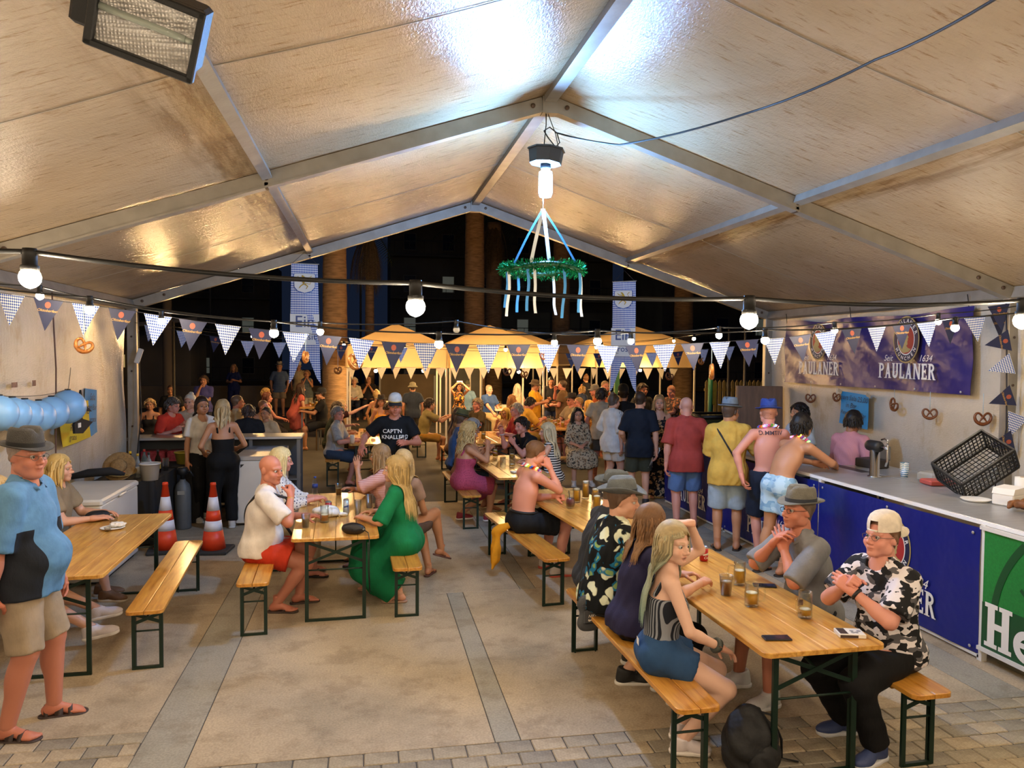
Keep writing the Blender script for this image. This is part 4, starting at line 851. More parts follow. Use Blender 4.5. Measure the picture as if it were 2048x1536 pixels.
o = MB().box((0, 0, .40), (.62, .6, .79), bev=.01).build('drape_stand', mat('drape_black', '#131314', .8), None, (-2.62, 11.55, 0)); tag(o, 'low black draped stand under the yellowish tub', 'stand')
for i, (c, z, lab) in enumerate((('#8d6f45', 0, 'brown straw hat, lower of the two behind the freezer'), ('#a98a4e', .07, 'straw hat with orange band behind the freezer'))):
    e = empty('straw_hat', (-3.02, 10.18+.02*i, BZ+z), R(20*i), lab, 'hat', 'straw hats'); sm_ = mat('straw_%d' % i, c, .8, var=.25, vs=40, bump=.6, bs=110)
    lathe_part('crown', [(.095, .01), (.09, .06), (.07, .095), (.02, .105), (0, .105)], sm_, e); lathe_part('brim', [(.09, .012), (.15, .006), (.19, .02), (.19, .024), (.15, .011), (.09, .017)], sm_, e, 28)
    if i: lathe_part('hat_band', [(.0965, .015), (.094, .042)], mat('orange_band', '#d8571c', .6), e)
    e.rotation_euler = (R(62 if not i else 14), 0, R(20*i)); e.location.z += .16 if not i else .02
o = MB().tube([(-.3, 0, .02), (-.1, .02, .06), (.15, 0, .08), (.3, .02, .04)], [.03, .05, .05, .02], 8).build('dark_cloth', mat('drape_black2', '#1b1b1d', .85, bump=.4, bs=20), None, (-3.15, 9.78, .885)); tag(o, 'black cloth heaped on the freezer against the wall', 'cloth')
e = empty('gas_cylinder', (-2.46, 10.95, 0), 0, 'grey gas cylinder between the traffic cones', 'gas cylinder')
lathe_part('cylinder', [(.10, 0), (.105, .02), (.105, .52), (.085, .60), (.04, .65), (.035, .67)], mat('gas_grey', '#56595a', .5, var=.1, vs=6), e); MB().lathe([(.03, .66), (.03, .72), (.07, .74), (.075, .80), (.06, .83), (.0, .83)], n=12).tube([(0, 0, .75), (.10, -.02, .78), (.14, 0, .70)], .012, 6).build('valve', M_BLACK, e); MB().box((.0, -.104, .50), (.09, .004, .05)).build('stamp_plate', mat('gas_plate', '#8b8b85', .5), e)
# posters, balloons and hanging things on the left wall
note_paper('yellow_poster', [(-.48, .22), (.40, .20), (.50, -.26), (-.42, -.28)], (-3.40, 9.85, 1.58), R(90), '#d8b91e', 'yellow handwritten poster on the left wall', [('Im EFECTIVO', -.02, .12, .15, -6), ('o tarjeta', -.1, -.0, .12, -4), ('Reserv. Bar', .02, -.10, .11, -4), ('gratis', -.15, -.2, .10, -4)], 'poster', False)
note_paper('blue_poster', [(-.18, .30), (.20, .26), (.22, -.28), (-.20, -.32)], (-3.42, 10.42, 1.63), R(90), '#1b84bb', 'blue handwritten poster overlapping the yellow one', [('Sala', 0, .18, .12, -4), ('im Bar', 0, .05, .10, -4), ('gratis', 0, -.1, .10, -4)], 'poster', False)
blm = mat('balloon_blue', '#7fb0dc', .35)
for i, (y, z, r) in enumerate(((7.25, 1.85, .15), (7.5, 1.82, .15), (7.75, 1.79, .15), (8.05, 1.76, .15), (8.35, 1.77, .16), (8.78, 1.80, .175))):
    e = empty('paper_lantern', (-3.10, y, z), 0, '%s pale blue paper lantern of the row, counted from the viewer' % 'first second third fourth fifth'.split()[i] if i < 5 else 'largest pale blue paper lantern, at the end of the row by the yellow poster', 'lantern', 'blue paper lanterns'); MB().lathe([(.03, -r)]+[(r*math.sin(R(a)), -r*math.cos(R(a))) for a in range(15, 166, 10)]+[(.03, r)], n=20).build('paper_globe', blm, e); MB().lathe([(.03, r*.97), (.03, r+.012), (0, r+.014)], n=8).build('wire_top', M_BLACK, e)
cable('lantern_string', [(-3.12, 6.9, 2.05), (-3.1, 8.0, 1.96), (-3.1, 8.8, 1.99), (-3.25, 9.3, 2.2)], .003, 'thin string carrying the blue paper lanterns')
e = empty('black_figure', (-3.1, 9.12, 1.70), R(90), 'black felt witch-like decoration beside the yellow poster', 'decoration')
MB().prism([(-.22, .02), (-.05, .12), (.02, .26), (.08, .12), (.34, .0), (.1, .02), (.05, -.02)], -.01, .01).prism([(-.2, -.1), (-.02, .02), (.05, -.06), (.36, -.12), (.05, -.22), (-.18, -.2)], -.012, .012).build('felt_body', mat('felt_black', '#17171a', .9), e); MB().box((-.06, -.014, -.12), (.08, .004, .05)).build('white_tag', M_WHITE_INK, e)
cable('wall_cable', [(-3.28, 8.9, 3.0), (-3.26, 8.92, 2.2), (-3.27, 8.9, 1.2), (-3.26, 8.95, .2)], .008, 'thin dark cable running down the left wall', mat('cable_brown', '#5a3f34', .6)); cable('post_cable', [(-3.26, 11.9, 2.95), (-3.24, 11.85, 2.3), (-3.2, 11.8, 1.5), (-3.3, 11.8, .6)], .008, 'black cable hanging down the rear left tent post')
o = MB().box((0, 0, 0), (.07, .05, .22), rotm('Y', 18), .008).build('power_strip', mat('strip_white', '#cfcbc2', .5), None, (-3.24, 11.85, 2.32)); tag(o, 'white power strip hanging on the rear left tent post', 'power strip')
# ------------------------------------------------------------------ implicit surfaces for bodies and clothes
A3 = lambda *a: np.array(a, float)
def unit(v): v = np.asarray(v, float); return v/(np.linalg.norm(v)+1e-12)
def smin(a, b, k):
    if k <= 0: return np.minimum(a, b)
    h = np.clip(.5+.5*(b-a)/k, 0, 1); return b+(a-b)*h-k*h*(1-h)
def cone(a, b, ra, rb, flat=False): return ('c', A3(*a), A3(*b), ra, rb, flat)
def ell(c, r, Rm=None): return ('e', A3(*c), A3(*r), np.eye(3) if Rm is None else np.asarray(Rm), 0, 0)
def pdist(pr, X, Y, Z):
    if pr[0] == 'c':
        _, a, b, ra, rb, flat = pr; ba = b-a; L2 = ba@ba+1e-9
        x, y, z = X-a[0], Y-a[1], Z-a[2]
        t = (x*ba[0]+y*ba[1]+z*ba[2])/L2; tc = np.clip(t, 0, 1)
        d = np.sqrt((x-ba[0]*tc)**2+(y-ba[1]*tc)**2+(z-ba[2]*tc)**2)-(ra+(rb-ra)*tc)
        if flat: d = np.maximum(d, (t-1)*math.sqrt(L2))
        return d
    _, c, r, Rm = pr[:4]
    x, y, z = X-c[0], Y-c[1], Z-c[2]
    if Rm is not None and not np.allclose(Rm, np.eye(3)):
        x, y, z = (Rm[0, 0]*x+Rm[1, 0]*y+Rm[2, 0]*z, Rm[0, 1]*x+Rm[1, 1]*y+Rm[2, 1]*z, Rm[0, 2]*x+Rm[1, 2]*y+Rm[2, 2]*z)
    q0, q1, q2 = x/r[0], y/r[1], z/r[2]
    k0 = np.sqrt(q0*q0+q1*q1+q2*q2)+1e-9
    k1 = np.sqrt((q0/r[0])**2+(q1/r[1])**2+(q2/r[2])**2)+1e-9
    return k0*(k0-1)/k1
def pbox(pr):
    if pr[0] == 'c':
        _, a, b, ra, rb, _f = pr; m = max(ra, rb); return np.minimum(a, b)-m, np.maximum(a, b)+m
    c, r = pr[1], pr[2]; e = np.abs(pr[3]) @ r if pr[3] is not None else r
    return c-e, c+e
class Grid:
    def __init__(s, lo, hi, h):
        s.lo = np.asarray(lo, float); s.h = h; n = np.ceil((np.asarray(hi)-s.lo)/h).astype(int)+1; s.n = n
        s.ax = [(s.lo[i]+h*np.arange(n[i])).astype(np.float32) for i in range(3)]
        s.D = np.full(n, .5, np.float32)
    def xyz(s, sl=None):
        a = s.ax if sl is None else [s.ax[i][sl[i]] for i in range(3)]
        return a[0][:, None, None], a[1][None, :, None], a[2][None, None, :]
    def add(s, pr, k=.03, infl=0.0):
        lo, hi = pbox(pr); m = k+3*s.h+infl
        i0 = np.clip(((lo-m-s.lo)/s.h).astype(int), 0, s.n); i1 = np.clip(((hi+m-s.lo)/s.h).astype(int)+2, 0, s.n)
        if (i1 <= i0).any(): return
        sl = tuple(slice(a, b) for a, b in zip(i0, i1))
        d = pdist(pr, *s.xyz(sl))-infl
        s.D[sl] = smin(s.D[sl], d, k)
    def addall(s, prims, k=.03, infl=0.0):
        for p in prims: s.add(p, k, infl)
    def plane(s, pt, nrm):       # keep the side the normal points away from
        X, Y, Z = s.xyz(); s.D = np.maximum(s.D, (X-pt[0])*nrm[0]+(Y-pt[1])*nrm[1]+(Z-pt[2])*nrm[2])
    def cut(s, pr): s.D = np.maximum(s.D, -pdist(pr, *s.xyz()).astype(np.float32))
    def sample(s, P):
        q = (np.asarray(P)-s.lo)/s.h; q = np.clip(q, 0, s.n-1.001); i = q.astype(int); f = q-i; r = 0
        for dx in (0, 1):
            for dy in (0, 1):
                for dz in (0, 1):
                    w = (f[:, 0] if dx else 1-f[:, 0])*(f[:, 1] if dy else 1-f[:, 1])*(f[:, 2] if dz else 1-f[:, 2])
                    r = r+w*s.D[np.minimum(i[:, 0]+dx, s.n[0]-1), np.minimum(i[:, 1]+dy, s.n[1]-1), np.minimum(i[:, 2]+dz, s.n[2]-1)]
        return r
    def grad(s, P):
        e = s.h; g = np.stack([s.sample(P+A3(*(e*np.eye(3)[i])))-s.sample(P-A3(*(e*np.eye(3)[i]))) for i in range(3)], 1)
        return g/(np.linalg.norm(g, axis=1)[:, None]+1e-9)
_CO = np.array([(i, j, k) for i in (0, 1) for j in (0, 1) for k in (0, 1)])
_ED = [(a, b) for a in range(8) for b in range(a+1, 8) if np.abs(_CO[a]-_CO[b]).sum() == 1]
def snets(G, D=None):
    D = G.D if D is None else D
    S = D < 0
    if not S.any(): return np.zeros((0, 3)), np.zeros((0, 4), int)
    w = [np.where(S.any(axis=tuple(j for j in range(3) if j != i)))[0] for i in range(3)]
    o = [max(int(a[0])-1, 0) for a in w]; e = [min(int(a[-1])+2, D.shape[i]) for i, a in enumerate(w)]
    D = np.pad(D[o[0]:e[0], o[1]:e[1], o[2]:e[2]], 1, constant_values=.1); S = D < 0
    base = G.lo+(np.array(o)-1)*G.h
    n = np.array(D.shape)-1; c = np.zeros(n, np.uint8)
    for i, j, k in _CO: c += S[i:i+n[0], j:j+n[1], k:k+n[2]]
    act = (c > 0) & (c < 8); ids = np.argwhere(act); m = len(ids)
    idx = np.full(n, -1, np.int64); idx[act] = np.arange(m)
    vals = np.stack([D[ids[:, 0]+i, ids[:, 1]+j, ids[:, 2]+k] for i, j, k in _CO], 1)
    pos = np.zeros((m, 3)); cnt = np.zeros(m)
    for a, b in _ED:
        va, vb = vals[:, a], vals[:, b]; mk = (va < 0) != (vb < 0)
        t = np.where(mk, va/np.where(mk, va-vb, 1), 0)
        pos += mk[:, None]*(_CO[a]+(_CO[b]-_CO[a])*t[:, None]); cnt += mk
    P = base+(ids+pos/cnt[:, None])*G.h
    Q = []
    for ax in range(3):
        b, c2 = (ax+1) % 3, (ax+2) % 3
        s0 = [slice(None)]*3; s1 = [slice(None)]*3
        s0[ax] = slice(0, -1); s1[ax] = slice(1, None)
        x = S[tuple(s0)] != S[tuple(s1)]
        e = np.argwhere(x); ok = (e[:, b] > 0) & (e[:, c2] > 0) & (e[:, b] < D.shape[b]-1) & (e[:, c2] < D.shape[c2]-1); e = e[ok]
        sg = S[tuple(e.T)]
        def at(db, dc):
            f = e.copy(); f[:, b] += db; f[:, c2] += dc; return idx[tuple(f.T)]
        q = np.stack([at(-1, -1), at(0, -1), at(0, 0), at(-1, 0)], 1)
        q[~sg] = q[~sg][:, ::-1]; Q.append(q)
    return P, np.concatenate(Q)

# ------------------------------------------------------------------ hands, feet, heads: templates built once
_TPL = {}
def hand_tpl(pose, lod):
    key = ('hand', pose, lod)
    if key in _TPL: return _TPL[key]
    h = (.0042, .0062)[lod]
    C = {'relax': (22, 30, 22, 35), 'fist': (78, 92, 50, 70), 'grip': (38, 50, 36, 55), 'flat': (6, 8, 5, 15), 'table': (12, 22, 16, 25)}[pose]
    G = Grid((-.09, -.03, -.11), (.07, .21, .045), h)
    kn = [(-.031, .088), (-.0105, .094), (.010, .090), (.029, .080)]
    ln = [(.040, .026, .021), (.045, .030, .022), (.041, .027, .021), (.032, .020, .018)]
    for i, (x, y) in enumerate(kn): G.add(cone((x*.55, 0, 0), (x, y, 0), .0175, .0125), .018)
    G.add(cone((0, -.03, 0), (0, .01, 0), .027, .024), .02)
    G.add(ell((-.004, .045, -.006), (.036, .045, .015)), .012)
    for i, (x, y) in enumerate(kn):
        p = A3(x, y, 0); a = 0; sp = (i-1.5)*(-5 if pose == 'flat' else -2); r = (.0095, .0098, .0094, .0084)[i]
        for j in range(3):
            a += C[j]+(i*3 if pose in ('relax', 'grip') else 0)
            d = A3(-math.sin(R(sp))*math.cos(R(a)), math.cos(R(a)), -math.sin(R(a))); q = p+d*ln[i][j]
            G.add(cone(p, q, r, r*.9), .004 if j else .008); p = q; r *= .9
    t = R(C[3]); p = A3(-.022, .022, -.008)
    d1 = unit((-.72, .62, -.25-.6*math.sin(t)*.5)); q = p+d1*.046; G.add(cone(p, q, .016, .0125), .016)
    d2 = unit((-.42+.5*math.sin(t), .8, -.25-.7*math.sin(t))); q2 = q+d2*.034; G.add(cone(q, q2, .0118, .0105), .004)
    d3 = unit((-.2+.75*math.sin(t), .8, -.3-.7*math.sin(t))); q3 = q2+d3*.026; G.add(cone(q2, q3, .0105, .0085), .004)
    V, Q = snets(G); _TPL[key] = (V, Q); return V, Q
def foot_tpl(lod):
    key = ('foot', lod)
    if key in _TPL: return _TPL[key]
    G = Grid((-.06, -.1, -.09), (.06, .21, .06), (.006, .009)[lod])
    G.add(cone((0, 0, .05), (0, -.005, -.03), .036, .034), .02); G.add(ell((0, -.035, -.05), (.032, .038, .034)), .03)
    G.add(cone((0, .0, -.03), (0, .11, -.062), .034, .024), .03); G.add(ell((.0, .11, -.066), (.044, .05, .018)), .02)
    for i, (x, y, r) in enumerate(((-.030, .165, .0125), (-.012, .163, .0095), (.004, .156, .009), (.018, .147, .0085), (.031, .134, .008))):
        G.add(cone((x*.9, y-.045, -.07), (x, y, -.074), r, r), .008)
    G.plane((0, 0, -.083), (0, 0, -1))
    V, Q = snets(G); _TPL[key] = (V, Q); return V, Q
def shoe_tpl(kind, lod):
    key = ('shoe', kind, lod)
    if key in _TPL: return _TPL[key]
    h = (.006, .010)[lod]; out = []
    if kind in ('sneaker', 'boot'):
        G = Grid((-.075, -.12, -.1), (.075, .23, .09), h)
        G.add(cone((0, -.03, .0), (0, -.04, -.05), .045, .043), .03); G.add(cone((0, 0, -.02), (0, .12, -.055), .043, .032), .03)
        G.add(ell((0, .12, -.058), (.047, .075, .034)), .03); G.add(cone((0, -.005, .045 if kind == 'boot' else .01), (0, -.01, -.03), .048, .045), .02)
        G.plane((0, 0, .05 if kind == 'boot' else .02), (0, .15, 1)); G.plane((0, 0, -.078), (0, 0, -1)); out.append(snets(G))
        G2 = Grid((-.08, -.12, -.1), (.08, .24, -.03), h)
        for a, b, ra, rb in (((0, -.045, -.075), (0, .03, -.075), .046, .044), ((0, .03, -.075), (-.002, .135, -.075), .044, .056)): G2.add(cone(a, b, ra, rb), .02)
        G2.plane((0, 0, -.066), (0, 0, 1)); G2.plane((0, 0, -.092), (0, 0, -1)); out.append(snets(G2))
    else:
        G2 = Grid((-.08, -.12, -.12), (.08, .24, -.03), h)
        for a, b, ra, rb in (((0, -.045, -.085), (0, .03, -.085), .042, .040), ((0, .03, -.085), (-.002, .13, -.085), .040, .052)): G2.add(cone(a, b, ra, rb), .02)
        G2.plane((0, 0, -.074), (0, 0, 1)); G2.plane((0, 0, -.094), (0, 0, -1)); out.append(snets(G2))
        m = MB()
        bands = [((-.048, .07), (.046, .06), .03)] if kind == 'slide' else ([((-.045, .09), (.045, .08), .012), ((-.040, .03), (.040, .025), .022), ((-.036, -.04), (.036, -.04), .012)] if kind == 'sandal' else [])
        for (x0, y0), (x1, y1), w in bands:
            arc = [(x0+(x1-x0)*t, y0+(y1-y0)*t, -.08+(.062 if y0 < .05 else .044)*math.sin(math.pi*t)**.6) for t in np.linspace(0, 1, 9)]
            V = [(x, y+dy, z+dz) for x, y, z in arc for dy, dz in ((-w, 0), (w, 0), (w, .006), (-w, .006))]
            m.add(V, [(i*4+k, i*4+(k+1) % 4, i*4+4+(k+1) % 4, i*4+4+k) for i in range(8) for k in range(4)])
        if kind == 'flip':
            for sx in (-1, 1): m.tube([(-.012, .13, -.07), (sx*.02-.006, .10, -.052), (sx*.044, .045, -.075)], .006, 5)
        out.append((np.array(m.v), np.array([f for f in m.f if len(f) == 4])))
    _TPL[key] = out; return out

HEADC = A3(0, .0, -.012)
def head_prims(sex, fat, mouth):
    f = sex == 'f'; w = 1+.10*fat
    P = [(ell((0, -.014, .036), (.077, .098, .084)), .0), (ell((0, .030, -.050), (.056*w, .064, .064*(.94 if f else 1))), .03),
         (ell((0, .072, -.098*(.96 if f else 1)), (.024*(.85 if f else 1.1), .022, .019)), .025)]
    for s in (-1, 1):
        P += [(ell((s*.040, .056, -.034), (.028*w, .030, .030)), .02), (cone((s*.012, .087, .022), (s*.045, .070, .020), .011 if f else .014, .009), .014),
              (ell((s*.078, -.012, -.004), (.009, .019, .031), rotm('Z', s*18)), .006), (ell((s*.05*w, .01, -.065), (.024, .035, .03)), .02)]
    P += [(cone((0, .088, .012), (0, .113, -.030), .0085, .0125), .010), (ell((.011, .100, -.037), (.0095, .011, .0085)), .006), (ell((-.011, .100, -.037), (.0095, .011, .0085)), .006)]
    lo = -.012 if mouth else 0
    P += [(ell((0, .0915, -.0600), (.023, .011, .0062)), .006), (ell((0, .0895, -.0725+lo), (.020, .012, .0072)), .006)]
    P += [(cone((0, -.03, -.03), (0, -.02, -.2), .055, .055), .02)]
    if fat > .6: P += [(ell((0, .04, -.1), (.05, .045, .03)), .03)]
    return P
def head_tpl(sex, fat, mouth, lod):
    fat = round(fat*2)/2; key = ('head', sex, fat, mouth, lod)
    if key in _TPL: return _TPL[key]
    na, nb = ((54, 84), (34, 52))[lod]
    al = np.linspace(0, 1, na+1)[1:]; al = math.pi*(.62*al+.38*al**2.2)*.985
    be = np.linspace(0, 2*math.pi, nb, endpoint=False)
    Al, Be = np.meshgrid(al, be, indexing='ij')
    d = np.stack([np.sin(Al)*np.cos(Be), np.cos(Al), np.sin(Al)*np.sin(Be)], -1).reshape(-1, 3)
    d = np.vstack([[(0, 1, 0)], d])
    pr = head_prims(sex, fat, mouth)
    def F(P):
        D = None
        for p, k in pr:
            q = pdist(p, P[:, 0], P[:, 1], P[:, 2]); D = q if D is None else smin(D, q, k)
        for s in (-1, 1):
            D = np.maximum(D, -smin(pdist(ell((s*.031, .094, .001), (.016, .012, .0062)), P[:, 0], P[:, 1], P[:, 2]), np.full(len(P), 9.), 0))
        if mouth: D = np.maximum(D, -pdist(ell((0, .098, -.0685), (.014, .02, .0075)), P[:, 0], P[:, 1], P[:, 2]))
        else: D = np.maximum(D, -pdist(ell((0, .104, -.0663), (.021, .014, .0014)), P[:, 0], P[:, 1], P[:, 2]))
        return D
    r = np.full(len(d), .165)
    for _ in range(34): r = np.clip(r-.75*F(HEADC+d*r[:, None]), .02, .165)
    V = HEADC+d*r[:, None]
    i = np.arange(na-1)[:, None]; j = np.arange(nb)[None]; j2 = (j+1) % nb
    Q = np.stack([1+i*nb+j+0*j2, 1+i*nb+j2, 1+(i+1)*nb+j2, 1+(i+1)*nb+j+0*i], -1).reshape(-1, 4)[:, ::-1]
    Tt = np.stack([np.zeros(nb, int), 1+np.arange(nb), 1+(np.arange(nb)+1) % nb], 1)[:, ::-1]
    _TPL[key] = (V, Q, Tt, d, r); return _TPL[key]
def eye_tpl():
    if 'eye' in _TPL: return _TPL['eye']
    na, nb = 8, 12; V = [(0, 1, 0)]; C = [0]
    angs = [16, 33, 34.5, 50, 75, 100, 140, 175]
    for a in angs:
        for k in range(nb):
            b = 2*math.pi*k/nb; V.append((math.sin(R(a))*math.cos(b), math.cos(R(a)), math.sin(R(a))*math.sin(b))); C.append(0 if a <= 16 else (1 if a <= 33 else 2))
    Q = [(1+i*nb+k, 1+(i+1)*nb+k, 1+(i+1)*nb+(k+1) % nb, 1+i*nb+(k+1) % nb) for i in range(na-1) for k in range(nb)]
    Tt = [(0, 1+k, 1+(k+1) % nb) for k in range(nb)]
    _TPL['eye'] = (np.array(V, float), np.array(Q)[:, ::-1], np.array(Tt)[:, ::-1], np.array(C)); return _TPL['eye']
def sstep(a, b, x): t = np.clip((x-a)/(b-a), 0, 1); return t*t*(3-2*t)
def hair_mask(P, recede=0):
    zl = np.interp(P[:, 1], [-.11, -.05, -.03, .0, .03, .06, .075, .1], [-.075, -.06, -.045, .008, .030, .056+recede*.6, .070+recede, .076+recede])
    zl = np.where((np.abs(P[:, 0]) > .055) & (P[:, 1] > .02), np.minimum(zl, .042+recede*.5), zl)
    return sstep(-.006, .012, P[:, 2]-zl)
def snoise(P, f, seed=0):
    r = np.random.default_rng(seed); s = 0
    for _ in range(6):
        k = r.normal(size=3)*f; s = s+np.sin(P @ k+r.uniform(0, 6.28))
    return s/6

# ------------------------------------------------------------------ cloth materials
def fabric(spec):
    """'#hex' plain, or ('pattern', '#a', '#b', ...)"""
    if not isinstance(spec, (tuple, list)): spec = ('plain', spec)
    key = 'cloth_'+'_'.join(str(s) for s in spec).replace('#', '')
    if key in _MC: return _MC[key]
    m, N, L, B = nt(key); B.inputs['Roughness'].default_value = .82; B.inputs['Specular IOR Level'].default_value = .25
    v = coords(N, L); k = spec[0]
    if k == 'plain':
        n = noise(N, L, v, 9, 4); c = lin(spec[1]); B.inputs['Base Color'].default_value = (*c, 1)
        r = ramp(N, L, n.outputs[0], [(.3, tuple(x*.84 for x in c)), (.7, tuple(min(1, x*1.1) for x in c))]); L.new(r.outputs[0], B.inputs['Base Color'])
    elif k in ('hstripe', 'vstripe'):
        w = N.new('ShaderNodeTexWave'); w.bands_direction = 'Z' if k == 'hstripe' else 'X'; w.inputs['Scale'].default_value = spec[3]; w.inputs['Distortion'].default_value = .6; w.inputs['Detail'].default_value = 1
        L.new(v, w.inputs[0]); r = ramp(N, L, w.outputs[0], [(.0, spec[1]), (.5, spec[1]), (.55, spec[2]), (1, spec[2])]); L.new(r.outputs[0], B.inputs['Base Color'])
    elif k == 'camo':
        v2 = coords(N, L, (1, 1, 1.7)); sc = spec[5] if len(spec) > 5 else 13; base = None
        for i in (0, 1):
            n = noise(N, L, coords(N, L, (1, 1, 1.7), rot=(0, 0, .9*i+.2)), sc*(1+.25*i), 1.5, .4); r = ramp(N, L, n.outputs[0], [(0, (0, 0, 0)), (.535, (1, 1, 1))], 'CONSTANT')
            base = mixc(N, L, r.outputs[0], base if base is not None else spec[2], spec[3] if i == 0 else spec[1])
        L.new(base, B.inputs['Base Color'])
    elif k == 'panel':      # cloth with darker side panels below the sleeves
        sp = N.new('ShaderNodeSeparateXYZ'); L.new(v, sp.inputs[0]); ab = N.new('ShaderNodeMath'); ab.operation = 'ABSOLUTE'; L.new(sp.outputs[0], ab.inputs[0])
        g1 = N.new('ShaderNodeMath'); g1.operation = 'GREATER_THAN'; g1.inputs[1].default_value = .165; L.new(ab.outputs[0], g1.inputs[0]); g2 = N.new('ShaderNodeMath'); g2.operation = 'LESS_THAN'; g2.inputs[1].default_value = 1.30; L.new(sp.outputs[2], g2.inputs[0])
        g3 = N.new('ShaderNodeMath'); g3.operation = 'MULTIPLY'; g4 = N.new('ShaderNodeMath'); g4.operation = 'LESS_THAN'; g4.inputs[1].default_value = .268; L.new(ab.outputs[0], g4.inputs[0]); g5 = N.new('ShaderNodeMath'); g5.operation = 'MULTIPLY'; L.new(g1.outputs[0], g5.inputs[0]); L.new(g4.outputs[0], g5.inputs[1]); L.new(g5.outputs[0], g3.inputs[0]); L.new(g2.outputs[0], g3.inputs[1])
        n = noise(N, L, v, 12, 5); c = lin(spec[1]); r = ramp(N, L, n.outputs[0], [(.3, tuple(x*.8 for x in c)), (.7, tuple(min(1, x*1.15) for x in c))]); L.new(mixc(N, L, g3.outputs[0], r.outputs[0], spec[2]), B.inputs['Base Color'])
    elif k == 'floral':
        sc = spec[5] if len(spec) > 5 else 16
        a = N.new('ShaderNodeTexVoronoi'); a.inputs['Scale'].default_value = sc; n0 = noise(N, L, v, 7, 2)
        mv = N.new('ShaderNodeMix'); mv.data_type = 'RGBA'; mv.inputs[0].default_value = .12; L.new(v, mv.inputs[6]); L.new(n0.outputs[1], mv.inputs[7]); L.new(mv.outputs[2], a.inputs[0])
        r1 = ramp(N, L, a.outputs['Distance'], [(0, spec[2]), (.42, spec[2]), (.47, spec[1]), (1, spec[1])])
        n2 = noise(N, L, v, sc*.55, 1); n3 = ramp(N, L, n2.outputs[0], [(.0, (0, 0, 0)), (.52, (0, 0, 0)), (.54, (1, 1, 1)), (1, (1, 1, 1))])
        b = N.new('ShaderNodeTexVoronoi'); b.inputs['Scale'].default_value = sc*1.2; L.new(mv.outputs[2], b.inputs[0])
        r2 = ramp(N, L, b.outputs['Distance'], [(0, spec[4]), (.26, spec[4]), (.3, spec[3]), (.46, spec[3]), (.50, spec[1]), (1, spec[1])])
        L.new(mixc(N, L, n3.outputs[0], r1.outputs[0], r2.outputs[0]), B.inputs['Base Color'])
    elif k == 'dots':
        a = N.new('ShaderNodeTexVoronoi'); a.inputs['Scale'].default_value = spec[3]; a.inputs['Randomness'].default_value = .35; L.new(v, a.inputs[0])
        r = ramp(N, L, a.outputs['Distance'], [(0, spec[2]), (.26, spec[2]), (.32, spec[1]), (1, spec[1])]); L.new(r.outputs[0], B.inputs['Base Color'])
    n = noise(N, L, coords(N, L, (1, 1, .45)), 14, 4, .6); addbump(N, L, B, n.outputs[0], .35, .02)
    _MC[key] = m; return m
SKIN = {'fair': '#cf9d82', 'pink': '#d0917f', 'tan': '#b3805f', 'red': '#bd7a62', 'brown': '#8a5b3e', 'pale': '#dcb29b'}
M_SKIN = attrmat('skin', .5, .45, bump=.12, bs=160); M_HAIR = attrmat('hair', .5, .35, bump=.25, bs=420)

